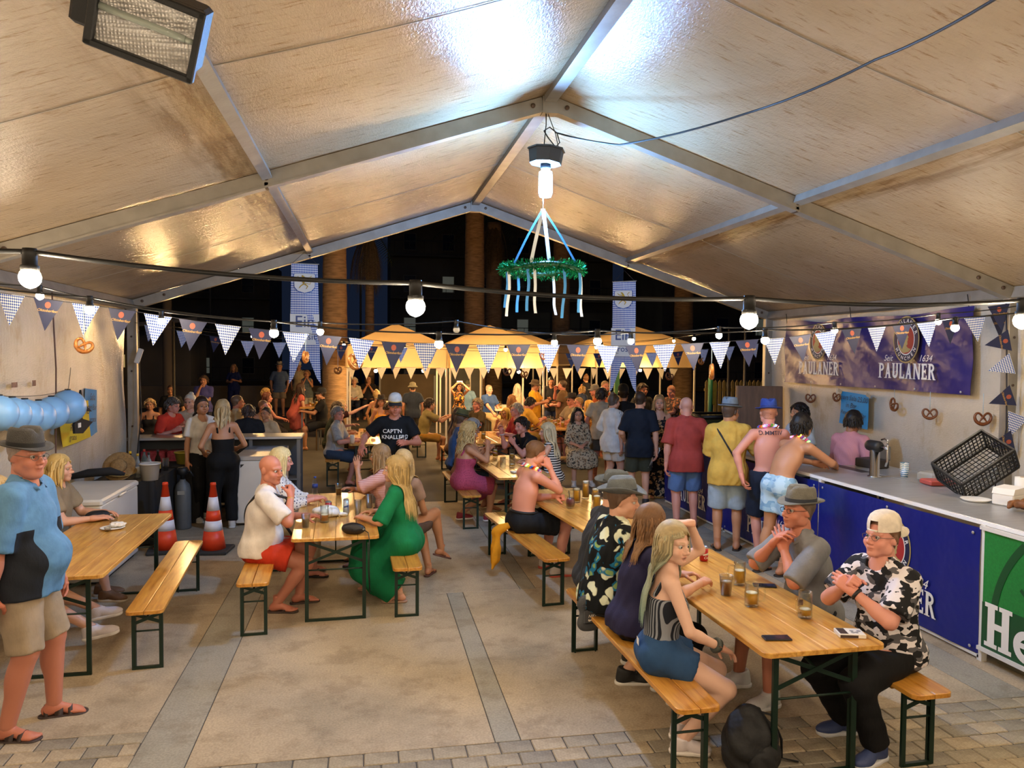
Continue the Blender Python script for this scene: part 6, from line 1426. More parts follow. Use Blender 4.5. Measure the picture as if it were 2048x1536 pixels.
def make_hat(body, hat, toW, s):
    kind, c = hat[0], hat[1]; o = hat[2] if len(hat) > 2 else {}
    tilt = o.get('tilt', 0); zb = o.get('z', .062); yaw = o.get('yaw', 0)
    M = rotm('Z', yaw) @ rotm('X', tilt); off = A3(0, -.012, zb)
    def put(m, name, mm, par):
        m.v = [tuple(p) for p in toW(np.array(m.v) @ M.T+off)]; return m.build(name, mm, par)
    n = 32; felt = mat('felt_'+c.lstrip('#'), c, .85, var=.15, vs=20, bump=.3, bs=140)
    if kind in ('fedora', 'trilby', 'straw'):
        bw = o.get('brim', .055); V = []; F = []; prof = [(1.0, 0), (1.0, .03), (.98, .06), (.93, .092), (.80, .108), (.5, .105), (.2, .092), (.02, .088)]
        for r, zz in prof:
            for k in range(n):
                a = 2*math.pi*k/n; x, y = .083*r*math.cos(a), .104*r*math.sin(a)
                z2 = zz
                if zz > .05: z2 -= .030*math.exp(-(x/.022)**2)*(.5+.5*zz/.1)*(1 if kind != 'straw' else .2); z2 += .10*y*(zz/.1)*.35; x *= 1-.22*sstep(.0, .1, y)*(zz/.1)
                V.append((x, y, z2))
        F = [(i*n+k, i*n+(k+1) % n, (i+1)*n+(k+1) % n, (i+1)*n+k) for i in range(len(prof)-1) for k in range(n)]
        m = MB().add(V, F, True); hob = put(m, 'hat', felt, body)
        V = []
        for r, zz in ((0, 0), (.5, -.004), (1, -.002), (1, .003), (.5, .002), (0, .006)):
            for k in range(n):
                a = 2*math.pi*k/n; e = bw*r; x, y = (.083+e)*math.cos(a), (.104+e)*math.sin(a); cu = o.get('curl', .25)
                V.append((x, y, zz+r*bw*(cu*abs(math.cos(a))**2+(.30 if y < 0 else -.18)*math.sin(a)**2)))
        F = [(i*n+k, i*n+(k+1) % n, (i+1)*n+(k+1) % n, (i+1)*n+k) for i in range(5) for k in range(n)]
        put(MB().add(V, F, True), 'brim', felt, hob)
        V = [( (.0845 if j < 2 else .083)*math.cos(a), (.1055 if j < 2 else .104)*math.sin(a), zz) for j, zz in enumerate((.004, .03)) for a in np.linspace(0, 2*math.pi, n, endpoint=False)]
        V = [(x*1.012, y*1.01, zz) for x, y, zz in V]
        put(MB().add(V, [(k, (k+1) % n, n+(k+1) % n, n+k) for k in range(n)], True), 'hat_band', mat('hatband_'+o.get('band', '#15161a').lstrip('#'), o.get('band', '#15161a'), .7), hob)
        if o.get('badge'):
            put(MB().lathe([(.0, .0), (.014, .0), (.014, .004), (0, .006)], n=12, rot=rotm('Y', -90 if o['badge'] < 0 else 90), c=(o['badge']*.088, .03, .022)), 'badge', mat('badge', '#b0764f', .4), hob)
    else:
        V = []; F = []; prof = [(1.0, -.012), (1.0, .02), (.95, .05), (.82, .075), (.6, .092), (.3, .102), (.02, .105)]
        for r, zz in prof:
            for k in range(n):
                a = 2*math.pi*k/n; V.append((.085*r*math.cos(a), .106*r*math.sin(a), zz*(.8 if kind == 'bucket' and zz > .06 else 1)))
        F = [(i*n+k, i*n+(k+1) % n, (i+1)*n+(k+1) % n, (i+1)*n+k) for i in range(len(prof)-1) for k in range(n)]
        if kind == 'bcap':      # worn backwards: the adjuster opening shows on the forehead
            F = [f for f in F if not (V[f[0]][1] > .085 and V[f[0]][2] < .045 and V[f[0]][2] > -.02 and abs(V[f[0]][0]) < .032)]
        hob = put(MB().add(V, F, True), 'cap' if kind != 'bucket' else 'bucket_hat', felt, body)
        V = []
        if kind == 'bucket':
            for r, zz in ((0, 0), (1, -.038), (1, -.034), (0, .006)):
                for k in range(n):
                    a = 2*math.pi*k/n; V.append(((.085+.045*r)*math.cos(a), (.106+.045*r)*math.sin(a), zz-.01))
            put(MB().add(V, [(i*n+k, i*n+(k+1) % n, (i+1)*n+(k+1) % n, (i+1)*n+k) for i in range(3) for k in range(n)], True), 'brim', felt, hob)
        else:
            sg = -1 if kind == 'bcap' else 1; nn = 13
            for zz in (0, .004):
                for r in (0, .5, 1):
                    for j in range(nn):
                        a = R(20+140*j/(nn-1)); ext = .07*r*math.sin(math.pi*j/(nn-1))**.6
                        V.append(((.085+ext*.25)*math.cos(a), sg*((.104)*math.sin(a)+ext), -.008+zz-.22*ext-.05*r*math.cos(a)**2))
            F = []
            for b in (0, 3*nn):
                F += [(b+i*nn+j, b+i*nn+j+1, b+(i+1)*nn+j+1, b+(i+1)*nn+j) for i in range(2) for j in range(nn-1)]
            F += [(2*nn+j, 2*nn+j+1, 5*nn+j+1, 5*nn+j) for j in range(nn-1)]
            put(MB().add(V, F, True), 'visor', mat('felt_'+o.get('visor', c).lstrip('#'), o.get('visor', c), .8), hob)
        if kind == 'bcap':
            put(MB().tube([(-.032, .1015, -.006), (0, .108, -.006), (.032, .1015, -.006)], .006, 6), 'strap', felt, hob)
        if o.get('trim'):
            put(MB().tube([(.082*math.cos(a), .107*math.sin(a)+.002, .004) for a in np.linspace(R(25), R(155), 12)], .006, 6), 'trim_cord', mat('hat_trim', o['trim'], .4), hob)
def make_glasses(body, c, toW):
    m = MB(); dark = c.endswith('s'); c = c.rstrip('s')
    for sg in (-1, 1):
        ring = [(sg*.032+.021*math.cos(a), .1035-.010*abs(.021*math.cos(a)+sg*.0)/.021*.3, -.001+.0165*math.sin(a)*(.85 if math.sin(a) > 0 else 1)) for a in np.linspace(0, 2*math.pi, 17)]
        m.tube(ring, .0016, 5, caps=False)
        m.tube([(sg*.053, .101, .004), (sg*.070, .07, .006), (sg*.080, -.005, .010), (sg*.080, -.02, -.004)], .0017, 5)
    m.tube([(-.011, .1055, .003), (0, .1085, .005), (.011, .1055, .003)], .0016, 5)
    m.v = [tuple(p) for p in toW(np.array(m.v))]
    o = m.build('glasses', mat('specs_'+c.lstrip('#'), c, .3), body)
    if dark:
        l = MB()
        for sg in (-1, 1): l.lathe([(0, 0), (.020, 0), (.020, .0015), (0, .002)], n=14, rot=rotm('X', -90), c=(sg*.032, .1025, -.001), sy=.8)
        l.v = [tuple(p) for p in toW(np.array(l.v))]; l.build('lens', mat('dark_lens', '#080808', .1), o)
# ------------------------------------------------------------------ people
for fn in LATE: fn()
HB = lambda k, c, **kw: dict(k=k, c=c, **kw)
TB = ((.15, .40, .81), (-.15, .40, .81)); TP = ('table', 'table')       # hands resting on a table
UPD = ((0, 0, 1), (0, 0, 1))
# --- nearest table
girl = person('girl with green-tipped hair, hand on her head, looking round', 1.76, 4.40, -100, 'sit', 1.66, 'f', .1, 'pale', lean=6, head=(-52, -2, -4), mouth=True, lod=0,
    hands=((.16, .34, .66), (-.08, .20, 1.35)), elbows=((.6, -.5, -.4), (-.5, 1, -.3)), hpose=('table', 'table'), dorsal=((0, -.2, 1), (0, .2, 1)), hdirs=(None, (.25, -1, .1)),
    feet=((.14, .12, .09, .1, 1), (-.06, .16, .09, -.1, 1)), top=('strap', ('vstripe', '#20242e', '#8a8f98', 18), {'hem': .07, 'line': .06}), bottom=('shorts', '#2a4a72', {'len': .42, 'waist': .11, 'flare': .01}),
    shoes=('sneaker', '#dcd2d6', '#e8e2dd'), hair=HB('long', '#a8946c', c2='#7d9a8c', L=.36, n=420, back=1, part=.0), browc='#9a7a52', blush=.5)
p_brown = person('woman in dark purple top with brown wavy hair beside the girl', 1.78, 4.96, -84, 'sit', 1.66, 'f', .35, 'fair', lean=12, head=(10, -8, 0), lod=0,
    hands=((.16, .46, .84), (-.08, .44, .84)), hpose=('relax', 'relax'), elbows=((.7, -.3, -.7), (-.7, -.3, -.7)), feet=((.13, .3), (-.13, .3)), top=('tee', '#272544', {'sleeve': .5, 'hem': -.06}), bottom=('pants', '#141416', {'len': 1.5}),
    shoes=('sneaker', '#1c1d20', '#cfcac2'), hair=HB('long', '#6f4f33', c2='#8a6540', L=.15, wave=1, n=380))
p_hawaii = person('man in black floral shirt and grey hat at the nearest table', 1.74, 5.46, -86, 'sit', 1.80, 'm', .55, 'fair', lean=12, head=(-28, -2, 0), lod=0,
    hands=((.17, .40, .84), (-.15, .44, .82)), hpose=TP, feet=((.2, .1, .09, .2, 1), (-.14, .28)), top=('shirt', ('floral', '#0c1014', '#d8dcc0', '#1f6f96', '#86a468', 11), {'sleeve': .85, 'hem': -.07, 'loose': .026}), bottom=('shorts', '#39414a'),
    shoes=('sneaker', '#1a1b1d', '#d8d4cc'), hair=HB('buzz', '#5a4230', a=.6), hat=('fedora', '#5b5f60', {'brim': .068, 'tilt': 6, 'curl': .75, 'band': '#23272e', 'z': .058}), beard=('goatee', '#6b4128', .75), blush=.5)
person('man mostly hidden behind the floral shirt man, grey hat showing', 1.80, 5.94, -88, 'sit', 1.76, 'm', .3, 'fair', lean=16, head=(10, -10, 0), lod=1, hands=TB, hpose=TP, top=('tee', '#30343c'), bottom=('shorts', '#3a3f4a'), shoes=('sneaker', '#2a2a2c'),
    hair=HB('buzz', '#5a4a3a'), hat=('fedora', '#4f5355', {'brim': .068, 'tilt': 8, 'curl': .8}))
p_grey = person('man in grey shirt, glasses and grey hat, hands clasped before his face', 3.12, 4.94, 94, 'sit', 1.80, 'm', .42, 'red', lean=14, head=(4, 8, 0), lod=0,
    hands=((.035, .29, 1.07), (-.045, .27, 1.05)), elbows=((.75, .3, -.9), (-.75, .3, -.9)), hpose=('relax', 'flat'), dorsal=((1, .6, 0), (-1, .6, 0)), feet=((.17, .46), (-.17, .44)),
    top=('shirt', '#7f8084', {'sleeve': .97, 'loose': .014, 'hem': -.05}), bottom=('shorts', '#2b3038'), shoes=('sneaker', '#d9d8de', '#e6e4e8'), glasses='#1c1c1e', hair=HB('buzz', '#5d4c3e', a=.7),
    hat=('trilby', '#6c6a62', {'brim': .05, 'tilt': -4, 'curl': .35, 'badge': 1, 'band': '#2a2f3a', 'z': .055}), beard=('full', '#8a5a48', .25))
p_camo = person('man in black and white camouflage shirt and backwards cream cap', 3.18, 4.20, 100, 'sit', 1.74, 'm', .5, 'pink', lean=9, head=(6, 10, 0), lod=0,
    hands=((.03, .33, 1.00), (-.05, .35, .99)), elbows=((.8, .2, -.9), (-.8, .2, -.9)), hpose=('fist', 'relax'), dorsal=((.3, .6, .7), (-1, .5, .2)), feet=((.16, .17, .09, .25, 1), (-.17, .26, .09, -.2, 1)),
    top=('tee', ('camo', '#1d1d20', '#dcd6da', '#57565a', '#e6e0e4', 12), {'sleeve': .75, 'loose': .022, 'hem': -.05}), bottom=('pants', '#101013', {'loose': .02}), shoes=('sneaker', '#34426e', '#cfd0d6'),
    glasses='#5a4a44', hair=HB('buzz', '#6a4a35', a=.75), hat=('bcap', '#d9cdbc', {'tilt': -10, 'z': .06}), blush=.6)
# --- bald man's table
p_bald = person('bald man in white t-shirt and red shorts looking at the viewer', -.99, 7.36, -88, 'sit', 1.80, 'm', .55, 'red', lean=10, head=(-38, -2, 0), lod=0,
    hands=((.10, .28, 1.07), (-.2, .40, .82)), elbows=((.5, .6, -1), None), hpose=('fist', 'table'), dorsal=((.5, .9, .2), (0, 0, 1)), feet=((.1, .16), (-.12, .34)),
    top=('tee', '#d8d0c8', {'sleeve': .78, 'loose': .02, 'hem': -.05}), bottom=('shorts', '#c23a22', {'len': .62}), shoes=('flip', '#3a2a22'), hair=HB('bald', '#8a6a55'), blush=.5)
person('blonde woman in white patterned blouse beside the bald man', -.98, 8.42, -86, 'sit', 1.66, 'f', .35, 'pink', lean=6, head=(4, -4, 0), lod=0, hands=((.12, .44, .84), (-.05, .46, .83)), hpose=('relax', 'relax'),
    top=('long', ('dots', '#d9d6d2', '#4a4a62', 34), {'sleeve': 1.5, 'loose': .02}), bottom=('pants', '#b5a68c', {'len': 1.6}), shoes=('flip', '#2a221e'), hair=HB('bob', '#d2bc85', c2='#e2d2a0', L=.10, n=260), glasses='#8a5a3a')
p_green = person('woman in long green dress with long blonde hair, seen from behind', .34, 7.45, 72, 'sit', 1.70, 'f', .45, 'fair', lean=8, head=(6, 0, 0), lod=0, hands=((.14, .36, .82), (-.16, .36, .82)), hpose=TP, elbows=((.8, -.5, -.5), (-.8, -.5, -.5)),
    feet=((.20, .38, .09), (-.10, .02, .09, -.2, 1)), top=('dress', '#0f7448', {'len': 1.86, 'sleeve': .95, 'loose': .022, 'flare': .035}), shoes=('flip', '#b08a72'), hair=HB('long', '#a98a52', c2='#c2a468', L=.34, n=420, back=1))
person('woman behind the green dress woman, crossed leg with flip-flop stretched out', .36, 7.98, -35, 'sit', 1.68, 'f', .2, 'tan', lean=0, head=(60, 0, 0), lod=0, hands=((.1, .30, .66), (-.15, .3, .66)), hpose=TP, feet=((.18, .50, .27, .5, 1, -20), (.10, .36, .09)),
    top=('tee', '#9a7f72', {'sleeve': .5}), bottom=('shorts', '#5a4a44', {'len': .5}), shoes=('flip', '#5a3a34'), hair=HB('long', '#b89a68', L=.2, n=200))
person('woman in pink striped top gesturing, light brown hair seen from behind', .26, 8.74, 84, 'sit', 1.64, 'f', .45, 'tan', lean=14, head=(-14, 0, 0), lod=0, hands=((-.02, .45, .86), (-.06, .40, 1.10)), elbows=(None, (-.5, .2, -1)), hpose=('table', 'flat'), dorsal=((0, 0, 1), (-1, 0, .2)),
    top=('tee', ('hstripe', '#c98a80', '#dcb0a4', 16), {'sleeve': .9, 'loose': .02}), bottom=('pants', '#3a3638', {'len': 1.2}), shoes=('flip', '#1c1a1a'), hair=HB('bob', '#8a6a44', c2='#a8875a', L=.13, n=300, w=.007))
# --- man with hat standing at the left edge
p_hat = person('standing man in blue polo and khaki shorts, grey hat, at the left frame edge', -2.13, 5.26, -90, 'stand', 1.86, 'm', .95, 'red', lean=2, head=(-30, -2, 0), lod=0, hands=((.29, -.06, .86), (-.27, .1, .86)), hpose=('relax', 'relax'), feet=((.14, -.04, .092, .1, 1), (-.15, .10, .092, -.2, 1)),
    top=('polo', ('panel', '#5b86ab', '#1f232b'), {'sleeve': .9, 'loose': .026, 'hem': -.10}), bottom=('shorts', '#a3917a', {'len': .95, 'loose': .012, 'flare': .004}), shoes=('sandal', '#3a2c28'), glasses='#6a5a50', hair=HB('buzz', '#8a7a70', a=.5), hat=('trilby', '#3d3b39', {'brim': .045, 'tilt': -2, 'curl': .3, 'z': .05, 'band': '#1a1a1c'}), blush=.5)
person('seated person behind the blue polo man, white sneakers stretched out', -2.92, 6.62, -84, 'sit', 1.72, 'm', .2, 'fair', lean=4, head=(0, 0, 0), lod=0, hands=TB, hpose=TP, feet=((.05, .82, .11, .1, 1, 12), (-.45, .78, .11, -.1, 1, 8)), top=('tee', '#c9b9a0'), bottom=('shorts', '#5a564e', {'len': .7}), shoes=('sneaker', '#d8cfd2', '#e2dcd8'), hair=HB('short', '#b89a68'))
person('seated person at the far end of the plate table, brown shoe showing', -2.94, 7.95, -90, 'sit', 1.70, 'm', .2, 'fair', lean=4, lod=1, hands=TB, hpose=TP, feet=((.1, .50), (-.1, .40)), top=('tee', '#8a7a62'), bottom=('shorts', '#4a4a44'), shoes=('sneaker', '#6a4a30', '#c0b09a'), hair=HB('long', '#c0a060', L=.1))
# --- garland man's table and the two tables behind it
p_gar = person('shirtless sunburnt man with a lit flower garland drinking', 1.64, 8.10, -74, 'sit', 1.84, 'm', .15, 'pink', lean=12, head=(-6, -14, 0), lod=0, hands=((.10, .26, 1.17), (.08, .34, .84)), elbows=((.25, .6, -1), (-.6, -.3, -.8)), hpose=('grip', 'fist'), dorsal=((1, .2, .3), (-.2, 0, 1)),  # pink skin tone carries the coloured light that falls on him
    feet=((.22, .30), (-.12, .35)), bottom=('shorts', '#171a20', {'len': .72, 'waist': .09}), shoes=('sneaker', '#b8aca4', '#b04a3a'), hair=HB('buzz', '#6a4a30', a=.8, th=.006), blush=.8)
person('curly blonde woman in pink dress sipping a drink', 1.32, 10.80, -78, 'sit', 1.70, 'f', .35, 'tan', lean=8, head=(-6, -4, 0), lod=0, hands=((.08, .36, 1.08), (-.02, .36, 1.02)), hpose=('grip', 'grip'), dorsal=((1, 0, .3), (-1, 0, .3)), elbows=((.6, .1, -1), (-.6, .1, -1)), feet=((.12, .36), (-.12, .02, .09, 0, 1)),
    top=('sdress', ('dots', '#a8455e', '#6a2a3c', 60), {'len': .92, 'line': .03}), shoes=('sneaker', '#8a2a34', '#d8d0ca'), hair=HB('curly', '#b3945c', c2='#cbb07a', L=.16, n=190, th=.034))
person('grey-haired man with red bandana at his neck beside the curly blonde', 1.40, 11.52, -80, 'sit', 1.76, 'm', .3, 'tan', lean=12, head=(-4, -20, 0), lod=1, hands=((.10, .40, .95), (-.1, .40, .85)), hpose=('grip', 'table'), top=('vest', '#8a5a4a', {'hem': -.03}), bottom=('shorts', '#3a4a5a'), hair=HB('short', '#8a8580'))
person('man in green hat and blue vest behind the red bandana man', 1.42, 12.55, -84, 'sit', 1.78, 'm', .3, 'tan', lean=8, head=(6, -6, 0), lod=1, hands=TB, hpose=TP, top=('vest', '#3a5a86'), bottom=('shorts', '#2a2f3a'), hair=HB('buzz', '#5a4636'), hat=('fedora', '#5c5d36', {'brim': .05, 'tilt': -6}))
person('long-haired woman in orange-grey top behind the green hat man', 1.60, 14.5, -60, 'sit', 1.64, 'f', .2, 'tan', lean=10, lod=1, hands=TB, hpose=TP, top=('tee', '#7a5a48'), bottom=('pants', '#3a3436'), hair=HB('long', '#5a4230', L=.3))
p_polo = person('dark-haired man in black polo leaning on his elbow', 2.62, 12.05, 112, 'sit', 1.76, 'm', .2, 'pink', lean=24, head=(4, -4, 6), lod=1, hands=((.30, .42, 1.12), (-.02, .40, .98)), elbows=((.6, .3, -1), (-.6, .2, -1)), hpose=('relax', 'relax'), dorsal=((.6, -.6, .3), (-.5, .6, .2)), top=('polo', '#15181c', {'sleeve': .55}), bottom=('shorts', '#2a2c30'), hair=HB('short', '#241a14'))
person('woman with long blonde hair in black and white striped top, seen from behind', 2.66, 10.92, 70, 'sit', 1.68, 'f', .15, 'fair', lean=8, head=(10, 0, 0), lod=1, hands=TB, hpose=TP, top=('tank', ('hstripe', '#1a1c22', '#d9d4cc', 9), {'hem': -.05}), bottom=('pants', '#20283a'), shoes=('sneaker', '#e0dcd4'), hair=HB('long', '#c2b088', c2='#d8caa4', L=.26, n=140, back=1))
# --- captain shirt man and the barmaids
p_cap = person('man in black t-shirt with white lettering and white cap walking up', .36, 10.60, 176, 'stand', 1.80, 'm', .5, 'red', lean=4, head=(6, -8, 0), lod=0, hands=((.42, .22, 1.14), (-.16, .30, 1.20)), hpose=('relax', 'grip'), elbows=((.8, -.5, -.6), (-.7, -.3, -.8)), dorsal=((.4, .3, .8), (-.8, .4, .4)),
    top=('tee', '#0e1114', {'sleeve': .62, 'loose': .02, 'hem': -.14}), bottom=('shorts', '#16181c'), shoes=('sneaker', '#2a2a2c'), hair=HB('buzz', '#5a4636', a=.5), hat=('cap', '#cfccc4', {'visor': '#1b1c20', 'trim': '#c9a43a', 'z': .06}), blush=.5)
person('barmaid in white t-shirt and black trousers, dark hair tied back', -2.32, 11.45, -140, 'stand', 1.74, 'f', .1, 'tan', lean=2, head=(-10, 0, 0), lod=1, hands=((.24, .04, .80), (-.2, .2, .95)), feet=((.1, .05), (-.1, -.02)), top=('tee', '#d9d5cc', {'hem': .02, 'v': .6}), bottom=('pants', '#131315'), shoes=('sneaker', '#c9c6c0'), hair=HB('pony', '#2a1c14', L=.12))
person('barmaid in black strap jumpsuit with blonde hair, seen from behind', -1.92, 10.85, 18, 'stand', 1.73, 'f', .2, 'tan', lean=6, head=(-24, -4, 0), lod=1, hands=((.22, .26, 1.05), (-.22, .22, 1.02)), top=('strap', '#0f1012', {'hem': -.04, 'line': .0}), bottom=('pants', '#0f1012', {'waist': .12, 'loose': .02}), shoes=('sneaker', '#c9c6c0'), hair=HB('pony', '#a5906a', c2='#c2ae86', L=.12, n=110))
# --- beyond the service counter
person('man in coral red shirt at the service counter', -3.16, 12.98, -120, 'stand', 1.66, 'm', .3, 'pink', lean=14, head=(6, -6, 0), hands=((.2, .36, 1.16), (-.1, .40, 1.16)), hpose=TP, top=('tee', '#d8402e', {'sleeve': .8}), bottom=('shorts', '#3a3f4a'), hair=HB('short', '#5a5450'))
person('white-haired woman with a bun in beige blouse at the service counter', -2.84, 13.22, -172, 'stand', 1.68, 'f', .3, 'fair', head=(-20, 0, 0), hands=((.12, .26, 1.22), (-.05, .28, 1.2)), top=('shirt', '#b5a68c', {'sleeve': .9}), bottom=('pants', '#6a6458'), hair=HB('bun', '#d2c9b8'))
person('woman in dark strap dress seated behind the coral shirt man', -4.6, 17.6, 190, 'sit', 1.66, 'f', .3, 'tan', hands=((.2, .2, .75), (-.2, .2, .75)), top=('sdress', '#23242a', {'len': .9}), hair=HB('short', '#c0a070'), stool=True)
person('man in dark shirt behind the woman in strap dress', -4.5, 19.0, 180, 'stand', 1.60, 'm', .3, 'tan', top=('tee', '#1d1e22'), bottom=('pants', '#1d1e22'), hair=HB('buzz', '#4a3a30'))
person('man in purple shirt standing with hand at his chin', -4.3, 21.6, 180, 'stand', 1.74, 'm', .3, 'tan', hands=((.06, .2, 1.42), (.05, .22, 1.08)), top=('shirt', '#4a4a86'), bottom=('pants', '#2a2c38'), hair=HB('short', '#4a3a2c'))
person('woman in navy standing far off in the dark street', -4.75, 29.0, 175, 'stand', 1.70, 'f', .2, 'tan', hands=((.1, .2, 1.1), (-.1, .2, 1.15)), top=('tee', '#1f2a58'), bottom=('pants', '#1d2450'), hair=HB('bob', '#8a6a48'), z=.22)
person('bald man in white shirt in profile behind the barmaids', -2.2, 13.7, -70, 'stand', 1.64, 'm', .3, 'red', top=('tee', '#c9b48e'), bottom=('shorts', '#4a463e'), hair=HB('buzz', '#6a5444', a=.4))
person('dark-haired person seen from behind beyond the counter', -1.95, 13.3, 10, 'stand', 1.50, 'm', .3, 'tan', top=('tee', '#1d2026'), bottom=('pants', '#1d2026'), hair=HB('short', '#4a4040'))
person('man in cream shirt beyond the steel freezer looking at the viewer', -1.68, 13.4, 150, 'stand', 1.46, 'm', .2, 'tan', top=('tee', '#bfa987'), bottom=('shorts', '#3a3a3a'), hair=HB('buzz', '#3a2c22', a=.7))
person('sunburnt man behind the cream shirt man', -1.85, 14.3, -120, 'stand', 1.52, 'm', .4, 'pink', top=('tee', '#b08a72'), bottom=('shorts', '#3a3a3a'), hair=HB('buzz', '#8a6a58', a=.3))
person('man in blue striped shirt and hat watching from the street', -2.95, 27.0, 178, 'stand', 1.80, 'm', .4, 'tan', top=('shirt', ('hstripe', '#44546e', '#5a6c8a', 8)), bottom=('shorts', '#8a7a62'), hair=HB('buzz', '#6a5a4a'), hat=('trilby', '#8a8478'), z=.22)
person('man in cream shirt with shoulder strap and white cap watching', -2.45, 28.5, 170, 'stand', 1.80, 'm', .4, 'tan', top=('tee', '#b8a684'), bottom=('shorts', '#6a6050'), hair=HB('buzz', '#6a5a4a'), hat=('cap', '#cfc8ba'), z=.22)
person('woman in grey tank top and white trousers watching', -1.95, 25.6, 185, 'stand', 1.58, 'f', .4, 'tan', hands=((.06, .22, 1.3), (-.06, .24, 1.28)), top=('tank', '#5a6468'), bottom=('pants', '#b5ae98', {'len': 1.3}), hair=HB('short', '#8a6a50'), z=.22)
person('woman in pink dress leaning over the high table', -1.78, 19.6, -60, 'stand', 1.62, 'f', .3, 'tan', lean=18, hands=((.15, .35, 1.06), (-.15, .38, 1.05)), top=('dress', '#b5584a', {'len': .8}), shoes=('sneaker', '#c08a20'), hair=HB('long', '#3a2418', L=.3))
person('woman in red beside the pink dress woman', -2.35, 18.8, -70, 'sit', 1.66, 'f', .3, 'red', hands=TB, top=('tank', '#7a2a2a'), bottom=('pants', '#2a2426'), hair=HB('pony', '#5a2c1c', L=.15), seat=.55, stool=True)
person('woman in white blouse behind the woman in red', -2.55, 20.2, -80, 'sit', 1.64, 'f', .3, 'tan', top=('tank', '#cbb68e'), bottom=('pants', '#2a2426'), hair=HB('short', '#b08a50'), seat=.6, stool=True)
person('man in black t-shirt and black cap at the high table', -1.12, 19.4, 95, 'sit', 1.76, 'm', .3, 'tan', hands=((.1, .42, .95), (-.1, .42, .95)), top=('tee', '#141416'), bottom=('shorts', '#1d1e22'), hair=HB('buzz', '#2a2018'), hat=('cap', '#17171a'), seat=.55, stool=True)
# --- grey shirt man's table
person('grey-haired man in pale grey striped shirt smiling at the viewer', -.62, 14.25, -100, 'sit', 1.76, 'm', .4, 'pink', lean=10, head=(-40, 0, 8), hands=TB, hpose=TP, feet=((.1, .3), (-.1, .42)), top=('shirt', ('vstripe', '#a8aba8', '#989c9c', 26), {'sleeve': .8}), bottom=('shorts', '#34465e', {'len': .9}), shoes=('flip', '#3a2c24'), hair=HB('short', '#7a7672'))
person('person in dark green shirt behind the grey striped shirt man', -.74, 15.6, -88, 'sit', 1.76, 'm', .3, 'tan', lean=14, hands=TB, top=('tee', '#2c3326'), bottom=('shorts', '#4a4632'), hair=HB('short', '#4a3826'))
person('woman stretching an arm out across the far table', -.70, 16.9, -86, 'sit', 1.68, 'f', .3, 'fair', lean=14, hands=((.1, .62, 1.22), (-.15, .4, .82)), hpose=('flat', 'table'), top=('tee', '#3a1d1c'), bottom=('pants', '#20161a'), hair=HB('bob', '#c0a070'))
person('short-haired man in beige shirt looking at his hands', .62, 15.6, 96, 'sit', 1.76, 'm', .3, 'tan', lean=16, head=(0, -24, 0), hands=TB, hpose=('relax', 'relax'), top=('tee', '#c4ab84', {'sleeve': .8}), bottom=('shorts', '#5a5244'), hair=HB('short', '#3a2a1e'))
person('woman in dark hat and yellow top under the canopy', .30, 18.3, 170, 'sit', 1.66, 'f', .3, 'tan', top=('strap', '#c98a30'), bottom=('pants', '#3a3026'), hair=HB('long', '#5a3a22', L=.12), hat=('fedora', '#241a16', {'brim': .06}))
person('woman with light hair bun at the white table, seen from behind', .22, 20.6, -20, 'sit', 1.70, 'f', .3, 'tan', top=('sdress', '#b59a6a', {'len': .8}), hair=HB('bun', '#b59a68'), stool=True)
person('woman in white sweater seated beyond the canopy post', -.45, 25.5, 178, 'sit', 1.66, 'f', .2, 'fair', hands=((.1, .2, .72), (-.1, .22, .72)), top=('long', '#c9c2b2', {'v': .5}), bottom=('pants', '#1d2436'), hair=HB('short', '#cfc4b0'), z=.22, stool=True)
person('man in dark shirt seated beside the white sweater woman', .0, 25.8, 182, 'sit', 1.78, 'm', .3, 'tan', hands=((.05, .25, 1.1), (-.05, .26, 1.05)), top=('tee', '#232126'), bottom=('pants', '#23242c'), hair=HB('buzz', '#4a3c32', a=.4), z=.22, stool=True)
person('man in bucket hat and dark shirt seen from behind under the canopy', 1.12, 19.8, 5, 'stand', 1.62, 'm', .5, 'tan', top=('tee', '#2c3440'), bottom=('shorts', '#3a3a36'), hair=HB('buzz', '#4a3c32'), hat=('bucket', '#8a8468'))
person('young man in olive shirt reaching across a table', 1.18, 16.9, -78, 'sit', 1.74, 'm', .0, 'tan', lean=16, hands=((.12, .58, 1.0), (-.12, .55, .98)), top=('tee', '#8a7a4a'), bottom=('shorts', '#a8782a'), hair=HB('short', '#2a1d14'))
p_ph = person('dark curly-haired woman holding up a phone to film', 2.50, 21.4, 178, 'stand', 1.56, 'f', .3, 'tan', hands=((.10, .22, 1.55), (-.10, .22, 1.55)), elbows=((.9, .2, -.6), (-.9, .2, -.6)), hpose=('grip', 'grip'), top=('tank', ('floral', '#1d1a1a', '#b5782a', '#8a5a2a', '#5a4a2a', 20)), bottom=('pants', '#22201f'), hair=HB('curly', '#2a1a12', L=.2))
person('man in brown t-shirt turned towards the phone woman', 2.35, 16.6, 118, 'sit', 1.74, 'm', .3, 'red', head=(10, 0, 0), hands=((.3, .3, .82), (-.2, .4, .82)), top=('tee', '#4a3c24'), bottom=('shorts', '#4a4638'), hair=HB('short', '#8a7860'))
person('bald man in blue shirt seated at the white table', 3.40, 21.8, -150, 'sit', 1.76, 'm', .4, 'pink', hands=((.15, .5, .62), (-.2, .3, .75)), top=('shirt', '#2f4a80'), bottom=('pants', '#b5a078'), hair=HB('buzz', '#8a7a6a', a=.3), seat=.55, stool=True)
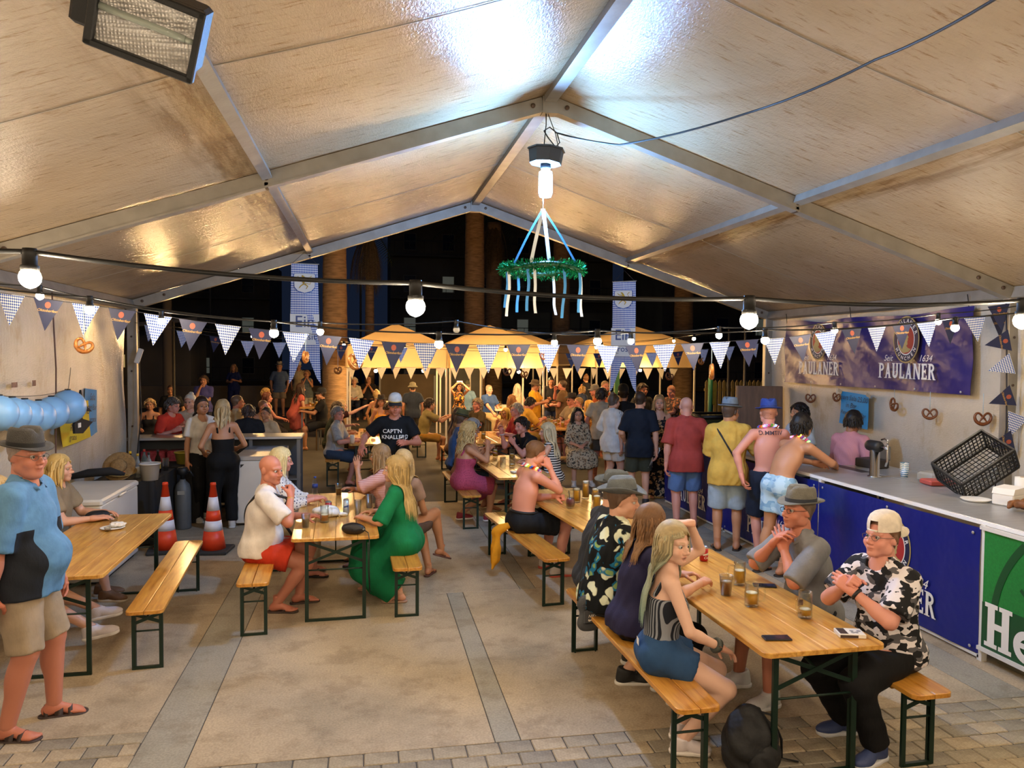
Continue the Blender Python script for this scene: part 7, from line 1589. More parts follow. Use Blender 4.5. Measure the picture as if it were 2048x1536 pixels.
person('man in pale blue shirt and flat cap behind the bald man in blue', 2.95, 23.2, -20, 'sit', 1.74, 'm', .3, 'pink', top=('tee', '#6a8aa8'), bottom=('pants', '#3a3a40'), hair=HB('buzz', '#6a5a4a'), hat=('cap', '#3c4038'), seat=.6, stool=True)
person('white-haired woman in cream top seen from behind at the white table', 4.55, 23.4, 8, 'sit', 1.68, 'f', .4, 'pink', top=('tank', '#c9b892'), bottom=('pants', '#8a806a'), hair=HB('bob', '#d9d0ba'), seat=.55, stool=True)
person('small girl with blonde fringe at the red jersey man\'s table', 2.82, 15.7, 130, 'sit', 1.45, 'f', .1, 'tan', hands=((.05, .3, .98), (-.1, .34, .82)), top=('strap', '#c9a070'), bottom=('shorts', '#b08a60'), hair=HB('bob', '#c9a24a'), feet=((.1, .2, .14), (-.1, .2, .14)), shoes=None)
person('smiling man in red and white jersey with crossed arms', 2.92, 14.7, 104, 'sit', 1.78, 'm', .4, 'pink', lean=8, hands=((.0, .38, .84), (-.08, .42, .86)), hpose=('relax', 'fist'), top=('tee', '#8a1c22', {'sleeve': .85}), bottom=('shorts', '#2a2426'), hair=HB('short', '#b8a890'))
person('man in bright yellow shirt looking at his phone', 3.46, 17.0, -82, 'sit', 1.76, 'm', .3, 'red', lean=12, head=(0, -16, 0), hands=((.06, .44, .92), (-.06, .42, .90)), hpose=('grip', 'grip'), top=('tee', '#d8a23a', {'sleeve': .85}), bottom=('shorts', '#b58a3a'), hair=HB('short', '#1d1511'))
person('girl with long wavy hair behind the yellow shirt man', 3.55, 19.0, -88, 'sit', 1.62, 'f', .1, 'tan', top=('tank', '#8a5a3a'), bottom=('pants', '#3a2c26'), hair=HB('long', '#8a5c34', L=.25, wave=1), stool=True)
person('standing man in yellow shirt and brown bucket hat under the canopy', 4.10, 18.9, -120, 'stand', 1.72, 'm', .4, 'tan', head=(0, -10, 0), hands=((.2, .34, 1.2), (-.1, .36, 1.25)), hpose=('grip', 'grip'), top=('tee', '#d89a20'), bottom=('shorts', '#c98f2a'), hair=HB('buzz', '#3a2c20'), hat=('bucket', '#4a3a2a'))
person('standing man in black leather jacket looking down', 5.05, 21.0, 172, 'stand', 1.76, 'm', .3, 'brown', head=(0, -22, 0), hands=((.2, .25, 1.0), (-.1, .25, 1.05)), top=('long', '#17161a', {'v': .4}), bottom=('pants', '#1a2340'), hair=HB('buzz', '#1d1714', a=.7))
person('bald man in brown shirt with hand at his mouth', 4.85, 18.9, 60, 'stand', 1.72, 'm', .4, 'red', hands=((.05, .22, 1.48), (-.1, .25, 1.1)), top=('tee', '#6a5034'), bottom=('shorts', '#3a3026'), hair=HB('buzz', '#4a3828', a=.3))
person('woman in black dress standing behind the canopy post', 7.1, 24.6, 10, 'stand', 1.70, 'f', .2, 'tan', top=('tank', '#14151c', {'hem': -.13}), bottom=('skirt', '#14151c'), hair=HB('bun', '#6a4a34'))
person('boy with fair hair beside the woman in black dress', 6.35, 22.4, -70, 'sit', 1.55, 'm', .0, 'tan', top=('tee', '#26304a'), bottom=('shorts', '#26304a'), hair=HB('short', '#b08a52'), seat=.6, stool=True)
person('man in grey cap and white shirt bent over a table', 5.55, 17.9, 80, 'stand', 1.64, 'm', .3, 'red', lean=18, hands=((.2, .35, 1.0), (-.2, .35, 1.0)), top=('tee', '#cdb894'), bottom=('shorts', '#3a3630'), hair=HB('buzz', '#6a5a48'), hat=('cap', '#7a7468'))
person('man in dark hat and sunglasses at the glass-crowded table', 4.74, 17.6, 110, 'sit', 1.78, 'm', .4, 'red', hands=TB, top=('shirt', '#8a7a62'), bottom=('shorts', '#3a3630'), hair=HB('buzz', '#4a3828'), hat=('trilby', '#2a2420'), glasses='#111111s')
person('sunburnt man with glasses beside the sunglasses man', 4.72, 16.9, 100, 'sit', 1.74, 'm', .4, 'red', hands=TB, top=('tee', '#c9b27e'), bottom=('shorts', '#3a3630'), hair=HB('buzz', '#8a6a44', a=.4), glasses='#3a2c22')  # skin key gives a plain red tone
person('blonde woman in orange patterned top seen from behind', 4.78, 16.3, 60, 'sit', 1.66, 'f', .3, 'tan', hands=TB, top=('tee', ('floral', '#c9822a', '#a85a1a', '#e0b060', '#8a4a1a', 22)), bottom=('pants', '#3a2c26'), hair=HB('long', '#c9983a', L=.16))
person('dark-haired woman with fringe in frilly floral dress facing the viewer', 3.85, 13.85, 176, 'sit', 1.70, 'f', .3, 'fair', head=(0, 0, 6), hands=((.06, .26, .72), (-.06, .26, .72)), hpose=('relax', 'relax'), feet=((.16, .46), (-.16, .45)), top=('dress', ('floral', '#b8ab90', '#4a463e', '#8a6a4a', '#6a6a62', 26), {'len': 1.3, 'sleeve': 1.2, 'flare': .03}), shoes=('sneaker', '#d8d4cc'), hair=HB('long', '#15110f', L=.14, n=130))
# --- queue along the bar
p_white = person('standing woman in white t-shirt with black shoulder stripes and white shorts', 4.10, 12.55, -62, 'stand', 1.70, 'f', .5, 'fair', head=(-6, -4, 0), hands=((.28, -.06, .80), (-.2, .2, 1.0)), top=('tee', '#d5d8d6', {'sleeve': .95, 'hem': -.16, 'loose': .024}), bottom=('shorts', '#cfc9bc', {'len': .7}), shoes=('sneaker', '#c9c6c0'), hair=HB('bun', '#5a5048', c2='#8a8074'))
p_navy = person('tall man in navy t-shirt and green shorts with white stripes, seen from behind', 4.20, 11.50, -14, 'stand', 1.80, 'm', .4, 'fair', head=(-22, 0, 0), hands=((.26, -.05, .84), (-.2, .2, 1.0)), top=('tee', '#17202e', {'sleeve': .8, 'hem': -.16}), bottom=('shorts', '#3c4034', {'len': .85}), shoes=('sneaker', '#2a2a2c'), hair=HB('buzz', '#3a2c22', a=.8, th=.006), lod=0)
person('man in black cap and black t-shirt behind the navy t-shirt man', 4.42, 12.95, -10, 'stand', 1.82, 'm', .3, 'tan', top=('polo', '#111214'), bottom=('pants', '#1d2434'), hair=HB('buzz', '#1d1512'), hat=('cap', '#101114'))
person('wavy blonde woman in dark off-shoulder floral dress talking', 4.78, 12.15, 170, 'stand', 1.70, 'f', .35, 'fair', head=(-10, 2, 0), mouth=True, hands=((.2, .12, 1.0), (-.22, .05, .85)), top=('sdress', ('floral', '#12131a', '#a8835a', '#c2a27a', '#5a5a48', 15), {'len': 1.9, 'line': .10, 'flare': .05}), hair=HB('long', '#9a7a50', c2='#b8965f', L=.16, wave=1, n=150), lod=0)
person('broad man in red polo and blue shorts leaning at the bar, seen from behind', 4.30, 9.92, -14, 'stand', 1.80, 'm', .65, 'pink', lean=4, head=(-4, -4, 0), hands=((.32, .30, 1.12), (-.27, -.03, .86)), top=('polo', '#a8443c', {'sleeve': .85, 'hem': -.15, 'loose': .024}), bottom=('shorts', '#5a78a8', {'len': .92}), shoes=('slide', '#3a2c26'), hair=HB('buzz', '#b89a8a', a=.35, shell=False), lod=0, feet=((.12, .02), (-.12, -.06)))
p_yel = person('man in yellow shirt with black shoulder strap and grey hat at the bar', 4.34, 8.74, -24, 'stand', 1.82, 'm', .5, 'tan', lean=3, head=(-36, -4, 0), hands=((.30, .32, 1.28), (-.05, .30, 1.15)), hpose=('grip', 'relax'), top=('shirt', '#cda64c', {'sleeve': .9, 'hem': -.14, 'loose': .03}), bottom=('shorts', '#9db0c0', {'len': .95, 'loose': .022}), shoes=('slide', '#2a241f'), hair=HB('short', '#4a3c34'), hat=('trilby', '#6b7a88', {'brim': .042, 'band': '#2b3038', 'z': .06}), lod=0)
p_blue = person('shirtless man in blue hat with back tattoo and garland at the bar', 4.60, 8.24, -10, 'stand', 1.84, 'm', .15, 'pink', lean=3, head=(-4, -4, 0), hands=((.30, .34, 1.12), (-.33, -.10, 1.0)), elbows=((.8, -.2, -.6), (-1, -.1, -.3)), bottom=('shorts', '#1b2436', {'len': .95, 'loose': .024, 'waist': .06}), shoes=('slide', '#2a241f'), hair=HB('buzz', '#b07a62', a=.2), hat=('trilby', '#27408a', {'brim': .05, 'curl': .1, 'z': .05, 'band': '#1d2f6a'}), blush=.9, lod=0)
p_lean = person('shirtless man in pale blue swim shorts leaning forward on the bar', 4.50, 7.74, -74, 'stand', 1.82, 'm', .1, 'tan', lean=38, head=(10, 14, 0), hands=((.14, .62, 1.16), (-.10, .58, 1.16)), elbows=((1, .3, -.6), (-1, .3, -.6)), hpose=('relax', 'relax'), bottom=('shorts', ('camo', '#9cc0d8', '#b5d2e4', '#7fa9cc', '#b5d2e4', 8), {'len': .62, 'loose': .016}), shoes=('slide', '#2a241f'), hair=HB('short', '#15100e', th=.018), lod=0, feet=((.12, -.12), (-.12, -.2)), hipy=-.05)
person('barman with dark hair in pale blue polo behind the bar', 5.72, 9.45, 95, 'stand', 1.74, 'm', .2, 'tan', hands=((.15, .28, 1.2), (-.15, .25, 1.15)), top=('polo', '#a8b5c0', {'collar': '#1d2a4a'}), bottom=('pants', '#1d1e22'), hair=HB('short', '#15100e'))
person('bar worker in pink striped shirt with dark hair, back turned', 5.80, 8.50, -64, 'stand', 1.70, 'm', .2, 'brown', lean=8, head=(0, -14, 0), hands=((.30, .16, 1.16), (-.1, .34, 1.15)), top=('long', ('vstripe', '#b0707c', '#c08f96', 34), {'sleeve': 1.5, 'hem': -.04}), bottom=('pants', '#1b2338'), hair=HB('short', '#120e0d', th=.022), lod=0)
person('bald man in patterned shirt serving behind the queue', 6.55, 15.9, 120, 'stand', 1.72, 'm', .4, 'red', head=(10, -20, 0), hands=((.1, .4, 1.1), (-.1, .42, 1.1)), top=('shirt', ('floral', '#4a3a34', '#a8643a', '#7a5a4a', '#8a8070', 18)), bottom=('pants', '#2a2c34'), hair=HB('buzz', '#8a5a40', a=.3))
person('man with short hair facing the bald man in patterned shirt', 5.75, 15.6, 195, 'stand', 1.76, 'm', .3, 'red', top=('tee', '#2a2626'), bottom=('pants', '#2a2c34'), hair=HB('short', '#4a3c30'))
person('man in beige shirt behind the white t-shirt woman', 4.35, 14.0, -30, 'stand', 1.74, 'm', .4, 'red', top=('tee', '#b8a688'), bottom=('shorts', '#4a463c'), hair=HB('short', '#3a3028'))
person('sunburnt man half hidden by the right hanging banner', 5.45, 17.3, 190, 'stand', 1.76, 'm', .4, 'red', top=('tee', '#a8542a'), bottom=('shorts', '#3a3630'), hair=HB('buzz', '#8a6a4a', a=.4))  # reddish skin tone
# ------------------------------------------------------------------ bunting, pretzels, hanging banners, wreath
def m_lozenge(name, a=.0165, b=.023, c1='#2b4f9e', c2='#d6dade'):
    m, N, L, B = nt(name); tc = N.new('ShaderNodeTexCoord'); sp = N.new('ShaderNodeSeparateXYZ'); L.new(tc.outputs['Object'], sp.inputs[0])
    def mth(op, x, y):
        n = N.new('ShaderNodeMath'); n.operation = op
        for i, v in enumerate((x, y)):
            if hasattr(v, 'node'): L.new(v, n.inputs[i])
            else: n.inputs[i].default_value = v
        return n.outputs[0]
    u = mth('DIVIDE', sp.outputs[0], a); v = mth('DIVIDE', sp.outputs[2], b); p = mth('FLOOR', mth('ADD', u, v), 0); q = mth('FLOOR', mth('SUBTRACT', u, v), 0)
    k = mth('ABSOLUTE', mth('MODULO', mth('ADD', p, q), 2.0), 0); L.new(mixc(N, L, k, c2, c1), B.inputs['Base Color']); B.inputs['Roughness'].default_value = .6; return m
M_LOZ = m_lozenge('lozenge_cloth'); M_PNAVY = mat('pennant_navy', '#141d42', .55); M_PSCRIPT = mat('pennant_gold', '#b89148', .5); M_PRED = mat('pennant_red', '#9a4a34', .5)
M_LOZS = m_lozenge('lozenge_big', .024, .034); M_CORD = mat('bunting_cord', '#23232a', .7)
def tri_mesh(w, h): return MB().prism([(-w/2, 0), (0, -h), (w/2, 0)], -.001, .001).mesh('pennant')
def penn_set(w, h):
    a = tri_mesh(w, h); a.materials.append(M_PNAVY); b = tri_mesh(w, h); b.materials.append(M_LOZ)
    t = put_text(MB(), 'Oktoberfest', 0, -h*.36, .030*w/.22, -.0025, .006, .35); tm = t.mesh('lettering'); tm.materials.append(M_PSCRIPT)
    d = oval(MB(), .022*w/.22, .026*w/.22, -.0022, 0, -h*.18, 20); dm = d.mesh('badge'); dm.materials.append(M_PRED); return a, b, tm, dm
PS1, PS2 = penn_set(.225, .262), penn_set(.20, .235)
def bunting(pts, n, ps, label, start=0, wind=.10, seq=None):
    P = np.array(pts, float); L_ = np.r_[0, np.cumsum(np.linalg.norm(np.diff(P, axis=0), axis=1))]
    e = empty('bunting', tuple(P[0]), 0, label, 'bunting', 'pennant strings')
    f = lambda t: np.array([np.interp(t, L_, P[:, i]) for i in range(3)])
    MB().tube([f(t)-P[0] for t in np.linspace(0, L_[-1], 60)], .003, 5).build('cord', M_CORD, e)
    for i in range(n):
        t = L_[-1]*(i+.5)/n; p = f(t)-P[0]; d = f(min(t+.05, L_[-1]))-f(max(t-.05, 0)); rz = math.atan2(d[1], d[0]); k = seq[i % len(seq)] if seq else (i+start) % 2
        o = link('pennant', ps[k], None, e, tuple(p), None); o.rotation_euler = (R(random.uniform(-6, 6)), -math.atan2(d[2], np.hypot(d[0], d[1])), rz+R(random.uniform(-12, 12)))
        if k == 0: link('lettering', ps[2], None, o); link('badge', ps[3], None, o)
    return e
y1 = 6.97
bunting([(-3.30, y1, 2.90), (-2.82, y1, 2.84), (-2.04, y1, 2.74), (-1.52, y1, 2.66), (-.95, y1, 2.59), (-.37, y1, 2.54), (.21, y1, 2.485), (1.0, y1, 2.47), (1.75, y1, 2.48), (2.36, y1, 2.47), (3.2, y1, 2.51), (4.03, y1, 2.57), (4.84, y1, 2.68), (6.1, y1, 2.80), (6.6, y1, 2.86)], 35, PS1, 'long string of navy and checked pennants across the middle of the tent')
y2 = 11.9
bunting([(-3.3, y2, 2.80), (-2.79, y2, 2.70), (-1.79, y2, 2.55), (.03, y2, 2.49), (1.4, y2, 2.44), (2.47, y2, 2.41), (3.29, y2, 2.40), (4.85, y2, 2.43), (6.26, y2, 2.57), (6.55, y2, 2.62)], 22, PS2, 'second pennant string along the rear edge of the tent', seq=(1, 1, 0, 1, 1, 1, 0, 0))
# pennants dangling twisted down the near right post
e = empty('bunting', (6.50, 6.92, 2.95), 0, 'tangled pennants hanging down the right tent post', 'bunting', 'pennant strings')
MB().tube([(0, 0, 0), (.0, -.02, -.4), (.03, -.01, -.9), (.02, -.03, -1.3), (-.12, -.06, -1.9)], .008, 5).build('cord', M_CORD, e)
for i, (zz, k, rr_, dx) in enumerate(((-.02, 0, -8, -.12), (-.38, 0, 78, 0.02), (-.62, 1, 72, .05), (-.95, 0, 70, .06), (-1.15, 1, 20, .12), (-1.42, 0, 76, .06))):
    o = link('pennant', PS1[k], None, e, (dx, -.03-.01*i, zz)); o.rotation_euler = (0, R(rr_), R(-12))
    if k == 0: link('lettering', PS1[2], None, o); link('badge', PS1[3], None, o)
def catmull(P, n=5, closed=False):
    P = np.array(P, float); out = []; m = len(P)
    for i in range(m-1):
        p0, p1, p2, p3 = P[max(i-1, 0)], P[i], P[i+1], P[min(i+2, m-1)]
        for t in np.linspace(0, 1, n, endpoint=False): out.append(.5*((2*p1)+(-p0+p2)*t+(2*p0-5*p1+4*p2-p3)*t*t+(-p0+3*p1-3*p2+p3)*t**3))
    out.append(P[-1]); return np.array(out)
pz = catmull([(-.32, -.06, -.42), (-.12, -.10, -.1), (.05, -.05, .12), (.3, 0, .36), (.55, 0, .33), (.68, 0, .03), (.55, 0, -.35), (.25, 0, -.56), (0, 0, -.62), (-.25, 0, -.56), (-.55, 0, -.35), (-.68, 0, .03), (-.55, 0, .33), (-.3, 0, .36), (-.05, .05, .12), (.12, -.02, -.1), (.32, -.06, -.42)])
rad = .075+.06*np.exp(-((np.arange(len(pz))-len(pz)/2)/(len(pz)*.17))**2); rad[:4] *= .7; rad[-4:] *= .7
PZM = MB().tube(pz*.5, rad*.78, 8).mesh('pretzel_body'); PZM.materials.append(mat('pretzel_foil', '#a86a32', .22, .45, var=.35, vs=9))
PZB = MB().tube(pz*.5, rad*.64, 8).mesh('pretzel_body'); PZB.materials.append(mat('pretzel_brown', '#6a3a1a', .4, 0, var=.3, vs=14))
def pretzel(x, y, z, size, rz, label, top, brown=False, roll=0):
    e = empty('hanging_pretzel', (x, y, z), R(rz), label, 'pretzel decoration', 'hanging pretzels'); o = link('pretzel_body', PZB if brown else PZM, None, e); o.scale = (size,)*3; o.rotation_euler = (0, R(roll), 0)
    MB().tube([(0, 0, size*.15), (.0, 0, top-z)], .003, 4).build('string', mat('ribbon_pale', '#9fb8c4', .6), e); return e
for a in ((-2.33, 6.97, 2.44, .19, 10, 'foil pretzel hanging before the left wall', 2.77, 0, 25), (-.54, 6.97, 2.36, .17, 75, 'foil pretzel hanging before the left hanging banner', 2.56, 0, 5), (-.11, 6.97, 2.32, .21, 40, 'large foil pretzel right of the left hanging banner', 2.52, 0, 14), (3.27, 6.97, 2.25, .24, 70, 'large foil pretzel on a checked ribbon before the bar queue', 2.52, 0, 4),
          (-.45, 11.9, 2.13, .17, 30, 'small foil pretzel behind the large one by the left banner', 2.50, 0, -10), (2.15, 11.9, 2.12, .20, 15, 'small pretzel hanging before the middle canopy', 2.42, 1, 10), (2.42, 11.9, 2.08, .17, 20, 'pale small pretzel hanging right of the middle canopy', 2.41, 0, 12), (1.6, 6.97, 2.38, .12, 35, 'small pretzel beside the checked pennant at the centre', 2.48, 1, -20), (4.85, 11.9, 2.05, .20, 10, 'small pretzel hanging before the dark right background', 2.43, 1, 20), (5.4, 11.9, 2.30, .18, 25, 'small foil pretzel above the bar queue', 2.48, 0, -15),
          (6.535, 10.52, 1.77, .22, -60, 'brown pretzel on a ring below the banner, leftmost on the wall', 1.97, 1, 0), (6.535, 9.87, 1.82, .20, -80, 'brown pretzel on a ring left of the blue notice', 1.97, 1, 10), (6.535, 8.65, 1.79, .24, -95, 'brown pretzel tilted right of the blue notice', 1.98, 1, 40), (6.535, 8.02, 1.73, .22, -30, 'brown pretzel seen edge-on below the banner', 1.98, 1, 0), (6.535, 7.22, 1.74, .24, -20, 'brown pretzel seen edge-on beside the right post', 2.0, 1, 0)): pretzel(*a)
# hanging banners
M_SHIELD = mat('shield_white', '#d2d2cc', .6); M_LION = mat('lion_gold', '#c9a62a', .5); M_BLUE = mat('banner_blue', '#2f56a0', .6)
def hang_banner(x, y, rz, ztop, w, label):
    e = empty('hanging_banner', (x, y, ztop), R(rz), label, 'banner', 'hanging banners'); V = []; n = 14; rows = 26
    for j in range(rows+1):
        z = -1.30*j/rows; ww = w*(1+.14*j/rows)
        for i in range(n+1): u = -1+2*i/n; V.append((u*ww/2, .02*math.sin(u*2+z*3), z))
    F = [(j*(n+1)+i, j*(n+1)+i+1, (j+1)*(n+1)+i+1, (j+1)*(n+1)+i) for j in range(rows) for i in range(n)]
    MB().add(V, F, True).build('cloth', M_LOZS, e); wb = w*1.14
    for sg in (-1, 1): MB().add([(sg*.02, 0, -1.30), (sg*wb/2, .01, -1.30), (sg*wb*.53, .0, -1.78), (sg*wb*.40, .0, -1.70)], [(0, 1, 2, 3)]).build('swallowtail', M_LOZS, e)
    MB().tube([(-w*.55, 0, .005), (w*.55, 0, .005)], .008, 6).build('rod', mat('rod_grey', '#8a8a86', .5), e); MB().tube([(-w*.45, 0, .01), (0, 0, .18), (w*.45, 0, .01)], .003, 4).build('string', M_CORD, e)
    sh = [(-.40, 0), (-.36, .05), (0, .07), (.36, .05), (.40, 0), (.38, -.5), (.25, -.66), (0, -.74), (-.25, -.66), (-.38, -.5)]
    MB().add([(a*w*1.06, -.026, -.16+b*w*1.25*.8) for a, b in sh], [tuple(range(10))]).build('shield_edge', M_BLUE, e); MB().add([(a*w, -.028, -.165+b*w*1.2*.78) for a, b in sh], [tuple(range(10))]).build('shield', M_SHIELD, e)
    ln = MB(); c = w
    for pts, r in ((((-.05, -.30), (.02, -.16), (-.03, -.05)), (.07, .09, .05)), (((-.03, -.05), (-.10, -.02)), (.06, .05)), (((.0, -.14), (-.2, -.10), (-.26, -.04)), (.035, .03, .02)), (((.0, -.2), (-.2, -.22), (-.27, -.17)), (.035, .03, .02)), (((-.03, -.33), (-.15, -.42), (-.2, -.5)), (.05, .035, .025)), (((.0, -.33), (.12, -.42), (.06, -.52)), (.05, .04, .025)), (((.03, -.3), (.2, -.34), (.26, -.2), (.18, -.08), (.27, -.02)), (.02, .02, .02, .02, .03))):
        ln.tube([(a*c, -.034, -.17+b*c) for a, b in pts], [q*c for q in r], 7, flat=.5)
    ln.build('lion', M_LION, e)
    MB().add([(-w*.55, -.018, -.74), (w*.55, -.018, -.74), (w*.56, -.018, -1.20), (-w*.56, -.018, -1.20)], [(0, 1, 2, 3)]).build('white_band', M_SHIELD, e)
    t = put_text(MB(), 'Ein', 0, -.86, .24, -.022, .004); put_text(t, 'Prosit', 0, -1.08, .14, -.022, .003); t.build('lettering', mat('banner_ink', '#3a4a78', .6), e); return e
hang_banner(-.93, 11.86, 4, 3.70, .38, 'checked blue banner with gold lion hanging at the rear left'); hang_banner(4.04, 11.86, -42, 3.56, .38, 'checked blue banner with gold lion hanging at the rear right')
# wreath
wz, wy = 3.17, 6.98
e = empty('tinsel_wreath', (1.585, wy, wz), 0, 'green tinsel wreath with blue and white ribbons under the cold lamp', 'wreath')
A = np.linspace(0, 2*math.pi, 49); MB().tube([(.35*math.cos(a), .35*math.sin(a), .012*math.sin(3*a)) for a in A], .03, 6, caps=False).build('ring', mat('tinsel_core', '#0c4a2a', .4), e)
V = []; F = []; rr = np.random.default_rng(5)
for i in range(2600):
    a = rr.uniform(0, 6.283); c = A3(.35*math.cos(a), .35*math.sin(a), 0); d = unit(rr.normal(size=3)); s_ = unit(np.cross(d, rr.normal(size=3)))*.0035; p0 = c+d*.015; p1 = c+d*rr.uniform(.05, .085); b = len(V); V += [p0-s_, p0+s_, p1+s_, p1-s_]; F.append((b, b+1, b+2, b+3))
tn = MB().add(V, F).build('tinsel', mat('tinsel_green', '#0a8a52', .18, .75), e); tn['kind'] = 'stuff'
M_RBL, M_RWH = mat('ribbon_blue', '#3f8fd0', .5), mat('ribbon_white', '#d6dde2', .5)
def ribbon(pts, w, m): 
    P = catmull(pts, 4); T = np.gradient(P, axis=0); V = []
    for i, p in enumerate(P): V += [(p[0]-w/2, p[1], p[2]), (p[0]+w/2, p[1], p[2])]
    n = len(P); return MB().add(V, [(2*i, 2*i+1, 2*i+3, 2*i+2) for i in range(n-1)], True).build('ribbon', m, e)
for a, m in ((205, M_RBL), (335, M_RBL), (100, M_RWH), (268, M_RWH)): ribbon([(.0, 0, .56), (.17*math.cos(R(a)), .17*math.sin(R(a)), .30), (.33*math.cos(R(a)), .33*math.sin(R(a)), .02)], .022 if m is M_RBL else .034, m)
MB().tube([(0, 0, .56), (0, 0, .68)], .004, 5).build('string', M_RWH, e)
for a, m, L_ in ((195, M_RWH, .44), (188, M_RBL, .36), (235, M_RBL, .40), (245, M_RWH, .42), (290, M_RBL, .46), (330, M_RBL, .40), (352, M_RWH, .43), (60, M_RWH, .4), (120, M_RBL, .38)):
    x, y = .35*math.cos(R(a)), .35*math.sin(R(a)); sx = rr.uniform(-.03, .03); ribbon([(x, y, .0), (x+.01, y-.01, -L_*.4), (x+sx*.4, y, -L_*.75), (x+sx, y-.01, -L_)], .026, m)

# ------------------------------------------------------------------ things worn on people
def surf(p, o, d, off=.02, L=.6):
    o, d = np.asarray(o, float), unit(d); t = np.linspace(0, L, 90); q = o+d*t[:, None]; D = p['G'].sample(q); i = np.argmax(D < off) if (D < off).any() else len(t)-1; return q[i]
def loop(p, c, n, off, seed=0, m=40, rmax=.5):
    n = unit(n); u = unit(np.cross(n, (0.1, .3, 1))); v = np.cross(n, u); P = []
    for a in np.linspace(0, 2*math.pi, m, endpoint=False): d = u*math.cos(a)+v*math.sin(a); P.append(surf(p, np.asarray(c)+d*rmax, -d, off, rmax))
    P = np.array(P)
    for _ in range(2): P = (P+np.roll(P, 1, 0)+np.roll(P, -1, 0))/3
    return P
def strap(p, a, b, off, r, name, m, flat=.35):
    a, b = np.asarray(a, float), np.asarray(b, float); c = (a+b)/2; ax = unit(b-a); n = np.cross(ax, p['F0'][:, 1]); P = loop(p, c, n, off); P = np.vstack([P, P[:1]]); return MB().tube(P, r, 6, caps=False, flat=1).build(name, m, p['o'])
def chest_text(p, lines, z0, size, m, name='lettering', back=False, off=.034, xo=0.0):
    sg = -1 if back else 1; mb = MB()
    for k, (s, dx) in enumerate(lines): put_text(mb, s, dx, -k*size*1.05, size, 0, .012)
    V = []
    for (x, y, z) in mb.v: V.append(surf(p, (xo-sg*x, sg*.6, z0+z), (0, -sg, 0), off, 1.0))
    mb.v = [tuple(q) for q in V]; return mb.build(name, m, p['o'])
chest_text(p_cap, (("CAPT'N", -.03), ('KNALLERP', 0)), p_cap['chest'][2]+.06, .075, M_WHITE_INK, off=.04)
strap(p_bald, p_bald['sh'][0]+A3(-.06, 0, .02), p_bald['P']+A3(-.14, 0, .08), .026, .013, 'bag_strap', mat('strap_black', '#1a1b1e', .7))
strap(p_yel, p_yel['sh'][1]+A3(.05, 0, .03), p_yel['P']+A3(.15, 0, .05), .036, .012, 'shoulder_strap', mat('strap_black', '#1a1b1e', .7))
def wrist(p, i, c, name, r=.0115):
    w, F_ = p['hands'][i]; P = [w+F_ @ A3(.030*math.cos(a), -.028, .028*math.sin(a)) for a in np.linspace(0, 2*math.pi, 17)]; return MB().tube(P, r, 6, caps=False).build(name, mat('band_'+c.lstrip('#'), c, .5), p['o'])
wrist(p_camo, 1, '#141416', 'smart_watch'); wrist(p_polo, 0, '#b8b8b8', 'wrist_watch'); wrist(girl, 0, '#3f443f', 'cuff', .02); wrist(p_bald, 0, '#c2a040', 'bracelet', .004)
def garland(p, seed, sc=1.0):
    Fn = frame(p['u1'], p['Fc'][:, 1]); P = np.array([p['nb']+Fn @ A3(.098*math.cos(a), .012+.105*math.sin(a), .018-.035*math.sin(a)) for a in np.linspace(0, 2*math.pi, 24, endpoint=False)]); dd = p['G'].sample(P); gg = p['G'].grad(P); P = P+gg*np.clip(.014-dd, 0, .2)[:, None]; rr = np.random.default_rng(seed); cols = ['#e0401c', '#e8b020', '#7a3ac0', '#d8e8f8', '#e85a9a', '#4aa83a', '#f0d040', '#3a6ae0']
    g = empty('garland', (0, 0, 0)); g.parent = p['o']
    for i, q in enumerate(P):
        c = cols[(i+seed) % 8]; m = MB(); lit = i % 5 == 0
        for k in range(5): a = 2*math.pi*k/5; m.lathe([(0, -.006), (.012*sc, -.003), (.013*sc, .003), (0, .007)], n=6, c=q+A3(.013*math.cos(a), .013*math.sin(a)*.6, .011*math.sin(a+.6)))
        m.build('flower', emis('led_'+c.lstrip('#'), c, 6.0) if lit else mat('petal_'+c.lstrip('#'), c, .6), g)
garland(p_gar, 1); garland(p_lean, 5); garland(p_blue, 3)
chest_text(p_blue, (('D.MMTIV', 0),), p_blue['chest'][2]+.19, .07, mat('tattoo_ink', '#4a3440', .6), 'tattoo', True, .010)
def side_line(p, pts, d, off, r, n=3, gap=.022, m=None, name='stripe'):
    for k in range(n): MB().tube([surf(p, np.asarray(q)-unit(d)*.35+A3(0, (k-1)*gap, 0), d, off, .6) for q in pts], r, 5, flat=1).build(name, m or M_WHITE_INK, p['o'])
for k_ in (.9,): side_line(p_navy, [p_navy['P']+A3(.1, 0, z_) for z_ in np.linspace(-.02, -.34, 8)], (-1, 0, 0), .034, .007)
side_line(p_white, [p_white['sh'][0]+(p_white['el'][0]-p_white['sh'][0])*t_ for t_ in np.linspace(-.1, .85, 8)], (-.6, .3, -.75), .03, .006, m=mat('stripe_black', '#17181b', .7))
def hand_thing(p, i, off=(0, .06, -.045)):
    w, F_ = p['hands'][i]; q = w+F_ @ A3(*off); o = p['o']; a = o.rotation_euler[2]; return (o.location[0]+q[0]*math.cos(a)-q[1]*math.sin(a), o.location[1]+q[0]*math.sin(a)+q[1]*math.cos(a), o.location[2]+q[2])
